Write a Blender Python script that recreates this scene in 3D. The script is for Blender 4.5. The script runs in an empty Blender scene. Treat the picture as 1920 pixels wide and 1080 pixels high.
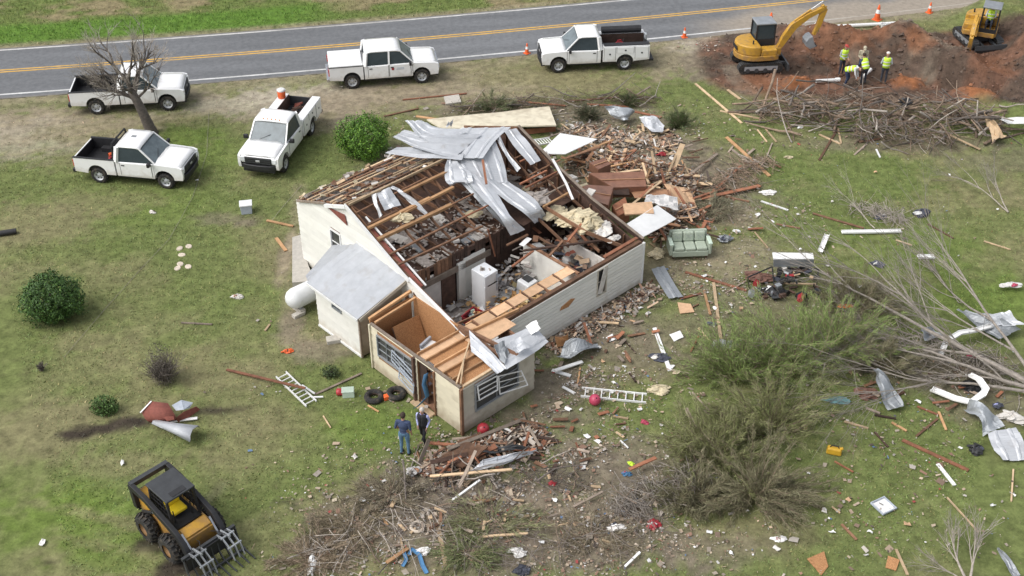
import bpy, bmesh, math, random
import numpy as np
from mathutils import Vector, Matrix

# ------------------------------------------------------------------ camera, sky, sun, exposure
SC = bpy.context.scene
COL = SC.collection
CAM_F, CAM_P, CAM_H = 2250.0, math.radians(36.0), 28.3     # focal length in photo pixels, pitch down, height above the lawn
cam_d = bpy.data.cameras.new('camera')
cam_d.sensor_width = 36.0
cam_d.lens = CAM_F / 1920.0 * 36.0
cam_d.clip_start = 0.5
cam_d.clip_end = 3000
cam = bpy.data.objects.new('camera', cam_d)
cam.location = (0, 0, CAM_H)
cam.rotation_euler = (math.pi / 2 - CAM_P, 0, 0)
COL.objects.link(cam)
SC.camera = cam

SUN_EL, SUN_AZ = math.radians(52), math.radians(250)       # light comes from the left and a little from the front
world = bpy.data.worlds.new('World')
SC.world = world
world.use_nodes = True
wn = world.node_tree
wn.nodes.clear()
sky = wn.nodes.new('ShaderNodeTexSky')
sky.sky_type = 'NISHITA'
sky.sun_disc = False
sky.sun_elevation = SUN_EL
sky.sun_rotation = math.radians(-110)
sky.air_density = 1.0
sky.dust_density = 3.0
hsv = wn.nodes.new('ShaderNodeHueSaturation')              # thin even overcast: the blue is nearly gone
hsv.inputs['Saturation'].default_value = 0.28
bgn = wn.nodes.new('ShaderNodeBackground')
bgn.inputs['Strength'].default_value = 0.15
won = wn.nodes.new('ShaderNodeOutputWorld')
wn.links.new(sky.outputs[0], hsv.inputs['Color'])
wn.links.new(hsv.outputs[0], bgn.inputs['Color'])
wn.links.new(bgn.outputs[0], won.inputs['Surface'])

sun_d = bpy.data.lights.new('sun', 'SUN')
sun_d.energy = 1.3
sun_d.angle = math.radians(38)
sun_d.color = (1.0, 0.97, 0.92)
sun = bpy.data.objects.new('sun', sun_d)
_d = Vector((math.cos(SUN_EL) * math.sin(SUN_AZ), math.cos(SUN_EL) * math.cos(SUN_AZ), math.sin(SUN_EL)))
sun.rotation_euler = _d.to_track_quat('Z', 'Y').to_euler()
sun.location = (-20, 20, 40)
COL.objects.link(sun)

SC.view_settings.view_transform = 'Standard'
SC.view_settings.look = 'None'
SC.view_settings.gamma = 1.0
SC.view_settings.exposure = 0.48
SC.view_settings.use_curve_mapping = False

# ------------------------------------------------------------------ helpers
random.seed(7)
RNG = np.random.default_rng(11)
_c, _s = math.cos(CAM_P), math.sin(CAM_P)

def ray(px, py):
    dx, dy = (px - 960) / CAM_F, -(py - 540) / CAM_F
    return np.array([dx, _c + dy * _s, -_s + dy * _c])

def G(px, py, h=0.0):
    """the place at height h that the photograph shows at a given point"""
    d = ray(px, py)
    t = (h - CAM_H) / d[2]
    return np.array([d[0] * t, d[1] * t, h])

def arr(*a): return np.array(a, float)
def unit(v):
    v = np.asarray(v, float); n = np.linalg.norm(v)
    return v / n if n > 1e-9 else np.array([0, 0, 1.0])
def rotz(a):
    c, s = math.cos(a), math.sin(a)
    return np.array([[c, -s, 0], [s, c, 0], [0, 0, 1]])
def rotx(a):
    c, s = math.cos(a), math.sin(a)
    return np.array([[1, 0, 0], [0, c, -s], [0, s, c]])
def roty(a):
    c, s = math.cos(a), math.sin(a)
    return np.array([[c, 0, s], [0, 1, 0], [-s, 0, c]])

_T = np.random.default_rng(5).random((256, 256))
def vnoise(x, y):
    x = np.asarray(x, float); y = np.asarray(y, float)
    xi = np.floor(x).astype(int); yi = np.floor(y).astype(int)
    fx = x - xi; fy = y - yi
    fx = fx * fx * (3 - 2 * fx); fy = fy * fy * (3 - 2 * fy)
    a = _T[xi & 255, yi & 255]; b = _T[(xi + 1) & 255, yi & 255]
    c = _T[xi & 255, (yi + 1) & 255]; d = _T[(xi + 1) & 255, (yi + 1) & 255]
    return (a * (1 - fx) + b * fx) * (1 - fy) + (c * (1 - fx) + d * fx) * fy
def fbm(x, y, o=4):
    r = 0; a = 0.5; t = 0
    for i in range(o):
        r = r + a * vnoise(x * 2 ** i + 17.3 * i, y * 2 ** i + 9.1 * i); t += a; a *= 0.55
    return r / t
def sstep(a, b, x):
    t = np.clip((x - a) / (b - a), 0, 1)
    return t * t * (3 - 2 * t)

class MB:
    """collects shapes and links them as one mesh object"""
    def __init__(self): self.v = []; self.f = []; self.m = []; self.n = 0
    def add(self, vs, fs, mi=0):
        b = self.n
        for p in vs: self.v.append((float(p[0]), float(p[1]), float(p[2])))
        self.n += len(vs)
        for f in fs: self.f.append(tuple(b + i for i in f)); self.m.append(mi)
        return self
    def box(self, c, s, R=None, mi=0, taper=None):
        c = arr(*c); sx, sy, sz = s[0] / 2, s[1] / 2, s[2] / 2
        tx, ty = taper if taper else (1, 1)
        P = [arr(-sx, -sy, -sz), arr(sx, -sy, -sz), arr(sx, sy, -sz), arr(-sx, sy, -sz),
             arr(-sx * tx, -sy * ty, sz), arr(sx * tx, -sy * ty, sz), arr(sx * tx, sy * ty, sz), arr(-sx * tx, sy * ty, sz)]
        if R is not None: P = [R @ p for p in P]
        return self.add([p + c for p in P], [(0, 3, 2, 1), (4, 5, 6, 7), (0, 1, 5, 4), (1, 2, 6, 5), (2, 3, 7, 6), (3, 0, 4, 7)], mi)
    def beam(self, p0, p1, w, h, mi=0, up=(0, 0, 1), roll=0.0):
        p0, p1 = arr(*p0), arr(*p1)
        x = unit(p1 - p0); u = arr(*up)
        if abs(x @ u) > 0.98: u = arr(1, 0, 0)
        y = unit(np.cross(u, x)); z = np.cross(x, y)
        if roll:
            y, z = y * math.cos(roll) + z * math.sin(roll), z * math.cos(roll) - y * math.sin(roll)
        R = np.stack([x, y, z], 1)
        return self.box((p0 + p1) / 2, (np.linalg.norm(p1 - p0), w, h), R, mi)
    def tube(self, pts, rad, n=6, mi=0, cap=True):
        pts = [arr(*p) for p in pts]
        if not hasattr(rad, '__len__'): rad = [rad] * len(pts)
        t0 = unit(pts[1] - pts[0]); u = np.cross(t0, arr(0, 0, 1))
        if np.linalg.norm(u) < 0.1: u = np.cross(t0, arr(0, 1, 0))
        u = unit(u); vs = []
        for i, p in enumerate(pts):
            t = unit(pts[min(i + 1, len(pts) - 1)] - pts[max(i - 1, 0)])
            u = unit(u - t * (u @ t)); w = np.cross(t, u)
            for k in range(n):
                a = 2 * math.pi * k / n
                vs.append(p + rad[i] * (math.cos(a) * u + math.sin(a) * w))
        fs = []
        for i in range(len(pts) - 1):
            for k in range(n):
                fs.append((i * n + k, i * n + (k + 1) % n, (i + 1) * n + (k + 1) % n, (i + 1) * n + k))
        if cap and n > 2:
            fs.append(tuple(range(n - 1, -1, -1))); fs.append(tuple((len(pts) - 1) * n + k for k in range(n)))
        return self.add(vs, fs, mi)
    def extrude(self, poly, vec, mi=0):
        P = [arr(*p) for p in poly]; vec = arr(*vec); n = len(P)
        fs = [tuple(range(n - 1, -1, -1)), tuple(range(n, 2 * n))]
        fs += [(i, (i + 1) % n, n + (i + 1) % n, n + i) for i in range(n)]
        return self.add(P + [p + vec for p in P], fs, mi)
    def lathe(self, prof, c, axis=(0, 0, 1), n=16, mi=0):
        """prof: list of (radius, offset along the axis)"""
        a = unit(axis); u = np.cross(a, arr(0, 0, 1))
        if np.linalg.norm(u) < 0.1: u = arr(1, 0, 0)
        u = unit(u); w = np.cross(a, u); c = arr(*c); vs = []; fs = []
        for r, h in prof:
            for k in range(n):
                t = 2 * math.pi * k / n
                vs.append(c + a * h + r * (math.cos(t) * u + math.sin(t) * w))
        for i in range(len(prof) - 1):
            for k in range(n):
                fs.append((i * n + k, i * n + (k + 1) % n, (i + 1) * n + (k + 1) % n, (i + 1) * n + k))
        return self.add(vs, fs, mi)
    def ell(self, c, r, nu=12, nv=7, R=None, mi=0):
        c = arr(*c); vs = []; fs = []
        for i in range(nv + 1):
            th = math.pi * i / nv
            for k in range(nu):
                ph = 2 * math.pi * k / nu
                p = arr(r[0] * math.sin(th) * math.cos(ph), r[1] * math.sin(th) * math.sin(ph), r[2] * math.cos(th))
                vs.append((R @ p if R is not None else p) + c)
        for i in range(nv):
            for k in range(nu):
                fs.append((i * nu + k, (i + 1) * nu + k, (i + 1) * nu + (k + 1) % nu, i * nu + (k + 1) % nu))
        return self.add(vs, fs, mi)
    def sheet(self, P, th=0.004, mi=0):
        """P[m][n] grid of points, made into a thin solid sheet"""
        P = np.asarray(P, float); m, n = P.shape[:2]
        du = np.gradient(P, axis=0); dv = np.gradient(P, axis=1)
        N = np.cross(du, dv); N /= np.maximum(np.linalg.norm(N, axis=2, keepdims=True), 1e-9)
        A = (P + N * th / 2).reshape(-1, 3); B = (P - N * th / 2).reshape(-1, 3); k = m * n; fs = []
        for i in range(m - 1):
            for j in range(n - 1):
                a, b, c, d = i * n + j, (i + 1) * n + j, (i + 1) * n + j + 1, i * n + j + 1
                fs.append((a, b, c, d)); fs.append((k + d, k + c, k + b, k + a))
        rim = [(0, j) for j in range(n)] + [(i, n - 1) for i in range(1, m)] + [(m - 1, j) for j in range(n - 2, -1, -1)] + [(i, 0) for i in range(m - 2, 0, -1)]
        rim = [i * n + j for i, j in rim]
        for q in range(len(rim)):
            a, b = rim[q], rim[(q + 1) % len(rim)]
            fs.append((a, b, k + b, k + a))
        return self.add(np.vstack([A, B]), fs, mi)
    def build(self, name, mats, parent=None, smooth=False, bevel=0.0, seg=2):
        me = bpy.data.meshes.new(name)
        me.from_pydata(self.v, [], self.f)
        if not isinstance(mats, (list, tuple)): mats = [mats]
        for m in mats: me.materials.append(M[m] if isinstance(m, str) else m)
        if len(mats) > 1: me.polygons.foreach_set('material_index', self.m)
        if smooth: me.polygons.foreach_set('use_smooth', [True] * len(me.polygons))
        o = bpy.data.objects.new(name, me)
        COL.objects.link(o)
        if parent is not None: o.parent = parent
        if bevel:
            b = o.modifiers.new('bevel', 'BEVEL'); b.width = bevel; b.segments = seg; b.limit_method = 'ANGLE'; b.angle_limit = math.radians(40)
            if smooth is False:
                me.polygons.foreach_set('use_smooth', [True] * len(me.polygons))
                b.harden_normals = True
        return o

def tag(o, label, cat, group=None):
    o['label'] = label; o['category'] = cat; o['kind'] = 'thing'
    if group: o['group'] = group
    return o
def thing(name, label, cat, loc=(0, 0, 0), rz=0.0, group=None):
    o = bpy.data.objects.new(name, None)
    o.empty_display_size = 0.2
    COL.objects.link(o)
    o.location = tuple(float(a) for a in loc); o.rotation_euler = (0, 0, rz)
    return tag(o, label, cat, group)
def dup(root, loc, rz=0.0, label=None, scale=None):
    r = root.copy(); COL.objects.link(r)
    r.location = tuple(float(a) for a in loc); r.rotation_euler = (0, 0, rz)
    if scale: r.scale = (scale,) * 3 if not hasattr(scale, '__len__') else scale
    if label: r['label'] = label
    for ch in list(root.children):
        c = ch.copy(); COL.objects.link(c); c.parent = r
        for g in list(ch.children):
            d = g.copy(); COL.objects.link(d); d.parent = c
    return r

# ------------------------------------------------------------------ materials
M = {}
def nd(nt, t, **kw):
    n = nt.nodes.new(t)
    for k, v in kw.items(): setattr(n, k, v)
    return n
def mat(key, col, rough=0.7, metal=0.0, var=0.15, scale=6.0, col2=None, bump=0.0, bscale=None, rnd=0.12, spec=0.5,
        stretch=None, attr=None, streak=None, coat=0.0, dirt=None):
    m = bpy.data.materials.new(key); m.use_nodes = True; nt = m.node_tree; nt.nodes.clear()
    out = nd(nt, 'ShaderNodeOutputMaterial'); b = nd(nt, 'ShaderNodeBsdfPrincipled')
    nt.links.new(b.outputs[0], out.inputs[0])
    b.inputs['Roughness'].default_value = rough; b.inputs['Metallic'].default_value = metal
    b.inputs['Specular IOR Level'].default_value = spec
    b.inputs['Coat Weight'].default_value = coat
    tc = nd(nt, 'ShaderNodeTexCoord'); oi = nd(nt, 'ShaderNodeObjectInfo')
    mp = nd(nt, 'ShaderNodeMapping'); va = nd(nt, 'ShaderNodeVectorMath', operation='ADD')
    sc = nd(nt, 'ShaderNodeVectorMath', operation='SCALE'); cx = nd(nt, 'ShaderNodeCombineXYZ')
    for i in range(3): nt.links.new(oi.outputs['Random'], cx.inputs[i])
    nt.links.new(cx.outputs[0], sc.inputs[0]); sc.inputs['Scale'].default_value = 37.0
    nt.links.new(tc.outputs['Object'], va.inputs[0]); nt.links.new(sc.outputs[0], va.inputs[1])
    nt.links.new(va.outputs[0], mp.inputs['Vector'])
    if stretch: mp.inputs['Scale'].default_value = stretch
    n1 = nd(nt, 'ShaderNodeTexNoise'); n1.inputs['Scale'].default_value = scale; n1.inputs['Detail'].default_value = 5; n1.inputs['Roughness'].default_value = 0.65
    nt.links.new(mp.outputs[0], n1.inputs['Vector'])
    mx = nd(nt, 'ShaderNodeMix', data_type='RGBA'); rp = nd(nt, 'ShaderNodeMapRange')
    rp.inputs['From Min'].default_value = 0.3; rp.inputs['From Max'].default_value = 0.7
    nt.links.new(n1.outputs['Fac'], rp.inputs[0]); nt.links.new(rp.outputs[0], mx.inputs[0])
    c1 = tuple(max(0, x * (1 - var)) for x in col); c2 = col2 if col2 else tuple(min(1, x * (1 + var)) for x in col)
    mx.inputs[6].default_value = (*c1, 1); mx.inputs[7].default_value = (*c2, 1)
    src = mx.outputs[2]
    if attr:
        at = nd(nt, 'ShaderNodeAttribute', attribute_name=attr)
        mm = nd(nt, 'ShaderNodeMix', data_type='RGBA', blend_type='MULTIPLY'); mm.inputs[0].default_value = 1.0
        nt.links.new(at.outputs['Color'], mm.inputs[6]); nt.links.new(src, mm.inputs[7]); src = mm.outputs[2]
    if dirt:
        dn = nd(nt, 'ShaderNodeTexNoise'); dn.inputs['Scale'].default_value = dirt[1]; dn.inputs['Detail'].default_value = 4
        nt.links.new(va.outputs[0], dn.inputs['Vector'])
        dr = nd(nt, 'ShaderNodeMapRange'); dr.inputs['From Min'].default_value = dirt[2]; dr.inputs['From Max'].default_value = dirt[2] + 0.14
        dr.inputs['To Max'].default_value = dirt[3]
        nt.links.new(dn.outputs['Fac'], dr.inputs[0])
        dm = nd(nt, 'ShaderNodeMix', data_type='RGBA'); dm.inputs[7].default_value = (*dirt[0], 1)
        nt.links.new(dr.outputs[0], dm.inputs[0]); nt.links.new(src, dm.inputs[6]); src = dm.outputs[2]
    if rnd:
        hv = nd(nt, 'ShaderNodeHueSaturation'); r2 = nd(nt, 'ShaderNodeMapRange')
        r2.inputs['To Min'].default_value = 1 - rnd * 1.6; r2.inputs['To Max'].default_value = 1 + rnd
        nt.links.new(oi.outputs['Random'], r2.inputs[0]); nt.links.new(r2.outputs[0], hv.inputs['Value'])
        nt.links.new(src, hv.inputs['Color']); src = hv.outputs[0]
    nt.links.new(src, b.inputs['Base Color'])
    if bump:
        bp = nd(nt, 'ShaderNodeBump'); bp.inputs['Strength'].default_value = bump; bp.inputs['Distance'].default_value = 0.02
        n2 = nd(nt, 'ShaderNodeTexNoise'); n2.inputs['Scale'].default_value = bscale or scale * 3; n2.inputs['Detail'].default_value = 4
        nt.links.new(mp.outputs[0], n2.inputs['Vector']); nt.links.new(n2.outputs['Fac'], bp.inputs['Height'])
        nt.links.new(bp.outputs[0], b.inputs['Normal'])
    M[key] = m
    return m

WOODST = (2, 2, 12)
mat('wood_new', (0.50, 0.27, 0.125), 0.75, var=0.25, scale=3, rnd=0.25, bump=0.3, col2=(0.62, 0.37, 0.19))
mat('wood_pale', (0.55, 0.40, 0.25), 0.8, var=0.25, scale=3, rnd=0.25, bump=0.3)
mat('wood_brown', (0.20, 0.105, 0.06), 0.8, var=0.35, scale=4, rnd=0.3, bump=0.3)
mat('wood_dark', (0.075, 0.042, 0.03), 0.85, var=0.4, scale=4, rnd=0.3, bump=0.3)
mat('wood_grey', (0.30, 0.24, 0.19), 0.85, var=0.3, scale=4, rnd=0.3, bump=0.3)
mat('wood_red', (0.29, 0.12, 0.065), 0.8, var=0.3, scale=4, rnd=0.25, bump=0.3)
mat('osb', (0.40, 0.185, 0.075), 0.8, var=0.35, scale=22, rnd=0.12, bump=0.3, col2=(0.52, 0.27, 0.12))
mat('osb_shade', (0.30, 0.125, 0.05), 0.8, var=0.35, scale=22, rnd=0.1, bump=0.3)
mat('ply', (0.62, 0.40, 0.24), 0.8, var=0.15, scale=5, rnd=0.15)
mat('siding', (0.74, 0.73, 0.68), 0.6, var=0.05, scale=2.5, rnd=0.05, dirt=((0.52, 0.50, 0.44), 1.2, 0.58, 0.28))
mat('siding_cream', (0.66, 0.60, 0.46), 0.6, var=0.06, scale=2.5, rnd=0.03, dirt=((0.42, 0.37, 0.27), 1.5, 0.55, 0.5))
mat('siding_tan', (0.50, 0.46, 0.38), 0.65, var=0.08, scale=3, rnd=0.03, dirt=((0.33, 0.29, 0.22), 2.0, 0.55, 0.5))
mat('trim_white', (0.76, 0.76, 0.75), 0.5, var=0.05, scale=3, rnd=0.05, dirt=((0.5, 0.46, 0.4), 3, 0.6, 0.4))
mat('metal_roof', (0.56, 0.575, 0.60), 0.5, metal=0.25, var=0.10, scale=2.2, rnd=0.06, bump=0.12, bscale=3, dirt=((0.36, 0.33, 0.30), 2.5, 0.60, 0.35))
mat('metal_leanto', (0.40, 0.415, 0.44), 0.55, metal=0.2, var=0.10, scale=2.2, rnd=0.03, bump=0.1, bscale=3, dirt=((0.30, 0.28, 0.26), 2.0, 0.55, 0.35))
mat('metal_dull', (0.33, 0.35, 0.37), 0.5, metal=0.35, var=0.15, scale=3, rnd=0.15, bump=0.15, bscale=4)
mat('metal_dark', (0.055, 0.058, 0.062), 0.5, metal=0.2, var=0.2, scale=4, rnd=0.15)
mat('insul', (0.58, 0.50, 0.34), 0.95, var=0.25, scale=9, rnd=0.15, bump=0.6, bscale=20)
mat('insul_grey', (0.34, 0.30, 0.27), 0.95, var=0.35, scale=9, rnd=0.2, bump=0.6, bscale=20)
mat('drywall', (0.62, 0.59, 0.55), 0.85, var=0.12, scale=4, rnd=0.12, dirt=((0.3, 0.25, 0.2), 3, 0.56, 0.5))
mat('white_board', (0.84, 0.84, 0.83), 0.55, var=0.05, scale=3, rnd=0.06)
mat('furn_brown', (0.23, 0.112, 0.072), 0.45, var=0.25, scale=3, rnd=0.12)
mat('furn_tan', (0.42, 0.22, 0.12), 0.6, var=0.2, scale=3, rnd=0.12)
mat('black', (0.018, 0.018, 0.02), 0.55, var=0.3, scale=5, rnd=0.1)
mat('rubber', (0.022, 0.021, 0.02), 0.85, var=0.35, scale=9, rnd=0.05, bump=0.3, dirt=((0.10, 0.08, 0.06), 8, 0.5, 0.6))
mat('glass', (0.045, 0.06, 0.068), 0.22, var=0.1, spec=0.35, rnd=0.0)
mat('windscreen', (0.13, 0.16, 0.175), 0.25, var=0.25, scale=2.5, spec=0.35, rnd=0.0)  # paler and bluer than the other glass: sky reflection put into the colour
mat('glass_house', (0.055, 0.055, 0.052), 0.3, var=0.3, scale=3, spec=0.6, rnd=0.0)
mat('paint_white', (0.83, 0.83, 0.83), 0.28, var=0.02, scale=2, rnd=0.02, coat=0.5, dirt=((0.62, 0.58, 0.52), 2.2, 0.60, 0.35))
mat('chrome', (0.55, 0.56, 0.58), 0.25, metal=0.9, var=0.1, rnd=0.0)
mat('steel', (0.50, 0.51, 0.52), 0.45, metal=0.3, var=0.15, rnd=0.05)
mat('light_red', (0.45, 0.02, 0.02), 0.2, var=0.1, rnd=0.0)
mat('light_amber', (0.7, 0.25, 0.03), 0.2, var=0.1, rnd=0.0)
mat('light_clear', (0.72, 0.74, 0.76), 0.15, var=0.1, rnd=0.0)
mat('yellow', (0.50, 0.275, 0.035), 0.45, var=0.12, scale=3, rnd=0.03, dirt=((0.26, 0.16, 0.08), 4, 0.53, 0.6))
mat('yellow_seat', (0.75, 0.55, 0.02), 0.5, var=0.1, rnd=0.0)
mat('red', (0.36, 0.03, 0.04), 0.4, var=0.15, rnd=0.1)
mat('orange', (0.75, 0.13, 0.03), 0.5, var=0.12, rnd=0.1)
mat('pink', (0.42, 0.05, 0.10), 0.45, var=0.12, rnd=0.1)
mat('blue', (0.08, 0.21, 0.38), 0.6, var=0.2, rnd=0.1)
mat('teal', (0.17, 0.33, 0.34), 0.6, var=0.2, rnd=0.1)
mat('mint', (0.50, 0.60, 0.50), 0.6, var=0.1, rnd=0.1)
mat('sofa_green', (0.36, 0.41, 0.33), 0.9, var=0.10, scale=10, rnd=0.0, bump=0.3, bscale=40)
mat('cloth_dark', (0.07, 0.075, 0.10), 0.9, var=0.4, scale=7, rnd=0.3, bump=0.5)
mat('cloth_brown', (0.19, 0.10, 0.075), 0.9, var=0.3, scale=7, rnd=0.1, bump=0.5)
mat('cloth_white', (0.72, 0.70, 0.68), 0.9, var=0.15, scale=7, rnd=0.15, bump=0.5)
mat('plastic_white', (0.78, 0.78, 0.77), 0.4, var=0.06, rnd=0.08)
mat('plastic_grey', (0.40, 0.44, 0.50), 0.5, var=0.12, rnd=0.08)
mat('appliance', (0.74, 0.76, 0.78), 0.3, var=0.03, scale=2, rnd=0.0, dirt=((0.45, 0.42, 0.38), 3, 0.6, 0.4))
mat('tank', (0.70, 0.71, 0.71), 0.4, var=0.06, scale=3, rnd=0.0, dirt=((0.45, 0.42, 0.36), 2, 0.56, 0.4))
mat('bark', (0.145, 0.122, 0.105), 0.9, var=0.35, scale=9, rnd=0.25, bump=0.6, bscale=20)
mat('bark_pale', (0.34, 0.30, 0.26), 0.9, var=0.3, scale=9, rnd=0.2, bump=0.5, bscale=20)
mat('bark_brown', (0.22, 0.16, 0.115), 0.9, var=0.4, scale=7, rnd=0.3, bump=0.6, bscale=20)
mat('leaf_bright', (0.075, 0.155, 0.018), 0.6, var=0.4, scale=3, rnd=0.1, attr='Col')
mat('leaf_mix', (1.0, 1.0, 1.0), 0.65, var=0.12, scale=5, rnd=0.0, attr='Col')
mat('litter', (1.0, 1.0, 1.0), 0.75, var=0.12, scale=5, rnd=0.0, attr='Col')
mat('concrete', (0.48, 0.45, 0.40), 0.85, var=0.15, scale=6, rnd=0.05, bump=0.3)
mat('stone', (0.58, 0.50, 0.41), 0.9, var=0.15, scale=6, rnd=0.1, bump=0.3)
mat('brick_red', (0.24, 0.075, 0.055), 0.85, var=0.2, scale=9, rnd=0.1)

def splash(key, z0, z1, colour, strength, scale=5.0):
    """dried mud thrown up from below: thick near the foot of a thing, broken up higher"""
    nt = M[key].node_tree; b = next(n for n in nt.nodes if n.type == 'BSDF_PRINCIPLED'); src = b.inputs['Base Color'].links[0].from_socket
    tc = nd(nt, 'ShaderNodeTexCoord'); sp = nd(nt, 'ShaderNodeSeparateXYZ'); nt.links.new(tc.outputs['Object'], sp.inputs[0])
    n = nd(nt, 'ShaderNodeTexNoise'); n.inputs['Scale'].default_value = scale; n.inputs['Detail'].default_value = 6; nt.links.new(tc.outputs['Object'], n.inputs['Vector'])
    ad = nd(nt, 'ShaderNodeMath', operation='MULTIPLY_ADD'); ad.inputs[1].default_value = -(z1 - z0) * 2.2; nt.links.new(n.outputs['Fac'], ad.inputs[0]); nt.links.new(sp.outputs['Z'], ad.inputs[2])
    r = nd(nt, 'ShaderNodeMapRange'); r.inputs['From Min'].default_value = z1 - (z1 - z0) * 1.1; r.inputs['From Max'].default_value = z0 - (z1 - z0) * 1.1
    r.inputs['To Min'].default_value = 0.0; r.inputs['To Max'].default_value = strength; nt.links.new(ad.outputs[0], r.inputs[0])
    m = nd(nt, 'ShaderNodeMix', data_type='RGBA'); m.inputs[7].default_value = (*colour, 1); nt.links.new(r.outputs[0], m.inputs[0]); nt.links.new(src, m.inputs[6]); nt.links.new(m.outputs[2], b.inputs['Base Color'])
splash('paint_white', .45, .85, (0.40, 0.33, 0.24), .4, 4)
splash('yellow', .4, 1.3, (0.24, 0.14, 0.08), .8, 4)
splash('siding', .05, .45, (0.36, 0.29, 0.20), .5, 3)
splash('siding_cream', .05, .6, (0.33, 0.26, 0.18), .75, 3)
splash('siding_tan', .05, .6, (0.28, 0.23, 0.17), .75, 3)
mat('jug_amber', (0.58, 0.34, 0.03), 0.45, var=0.12, rnd=0.0)
# ------------------------------------------------------------------ ground relief and colour
def seg_d(x, y, a, b):
    ax, ay = a[0], a[1]; bx, by = b[0], b[1]
    L = (bx - ax) ** 2 + (by - ay) ** 2 + 1e-9
    t = np.clip(((x - ax) * (bx - ax) + (y - ay) * (by - ay)) / L, 0, 1)
    return np.hypot(x - ax - t * (bx - ax), y - ay - t * (by - ay))

RELIEF = [  # from, to (photo points), half width m, height m : spoil heaps and the trench of the dig
    ((1475, 82), (1690, 92), 1.5, 1.05), ((1690, 92), (1800, 120), 1.3, 0.75),
    ((1500, 129), (1630, 132), 0.7, -0.5), ((1650, 134), (1870, 168), 0.9, -0.85),
    ((1692, 152), (1722, 150), 0.75, 0.62), ((1478, 163), (1505, 157), 0.7, 0.38),
    ((1820, 178), (1850, 188), 0.9, 0.55), ((1890, 60), (1960, 120), 2.2, 1.2), ((1850, 20), (1930, 25), 2.0, 0.9),
    ((1740, 118), (1850, 150), 0.8, 0.55), ((1905, 215), (1960, 225), 1.0, 0.4),
]
RELIEF = [(G(*a), G(*b), w, h) for a, b, w, h in RELIEF]
CLAY_A, CLAY_B = G(1450, 120), G(1990, 130)

def clay_mask(x, y):
    d = seg_d(x, y, CLAY_A, CLAY_B)
    n = fbm(x * 0.35 + 3, y * 0.35 + 8)
    return sstep(5.4, 4.0, d + (n - 0.5) * 3.0) * sstep(9.6, 10.8, x + (n - 0.5) * 2)

def hz(x, y):
    x = np.asarray(x, float); y = np.asarray(y, float)
    h = 0.05 * (fbm(x * 0.25, y * 0.25) - 0.5) * 2 * 0
    r = 0
    for a, b, w, hh in RELIEF:
        d = seg_d(x, y, a, b)
        n = 0.65 + 0.7 * fbm(x * 0.9 + w * 3, y * 0.9)
        r = r + hh * n * np.exp(-(d / w) ** 2 * 1.4)
    c = clay_mask(x, y)
    r = r + c * (0.20 * (fbm(x * 1.3, y * 1.3, 5) - 0.5) * 2 + 0.16 * np.abs(fbm(x * 3.1 + 4, y * 3.1, 4) - 0.5) * 2)
    off = np.abs(y - road_y(x)) * 0.97
    return r * sstep(3.2, 4.4, off) + h

# the road's centre line: a gentle curve away to the right
_rp = [G(0, 134), G(300, 111.7), G(640, 85), G(950, 57.5), G(1240, 31.5), G(1500, 2.5)]
_k = np.polyfit([p[0] for p in _rp], [p[1] for p in _rp], 2)
def road_y(x):
    x = np.asarray(x, float); xc = np.clip(x, -45, 32)
    return np.polyval(_k, xc) + (2 * _k[0] * xc + _k[1]) * (x - xc)
def Pt(px, py, h=0.0):
    p = G(px, py, h)
    for _ in range(4): p = G(px, py, h + float(hz(p[0], p[1])))
    return p

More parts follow.
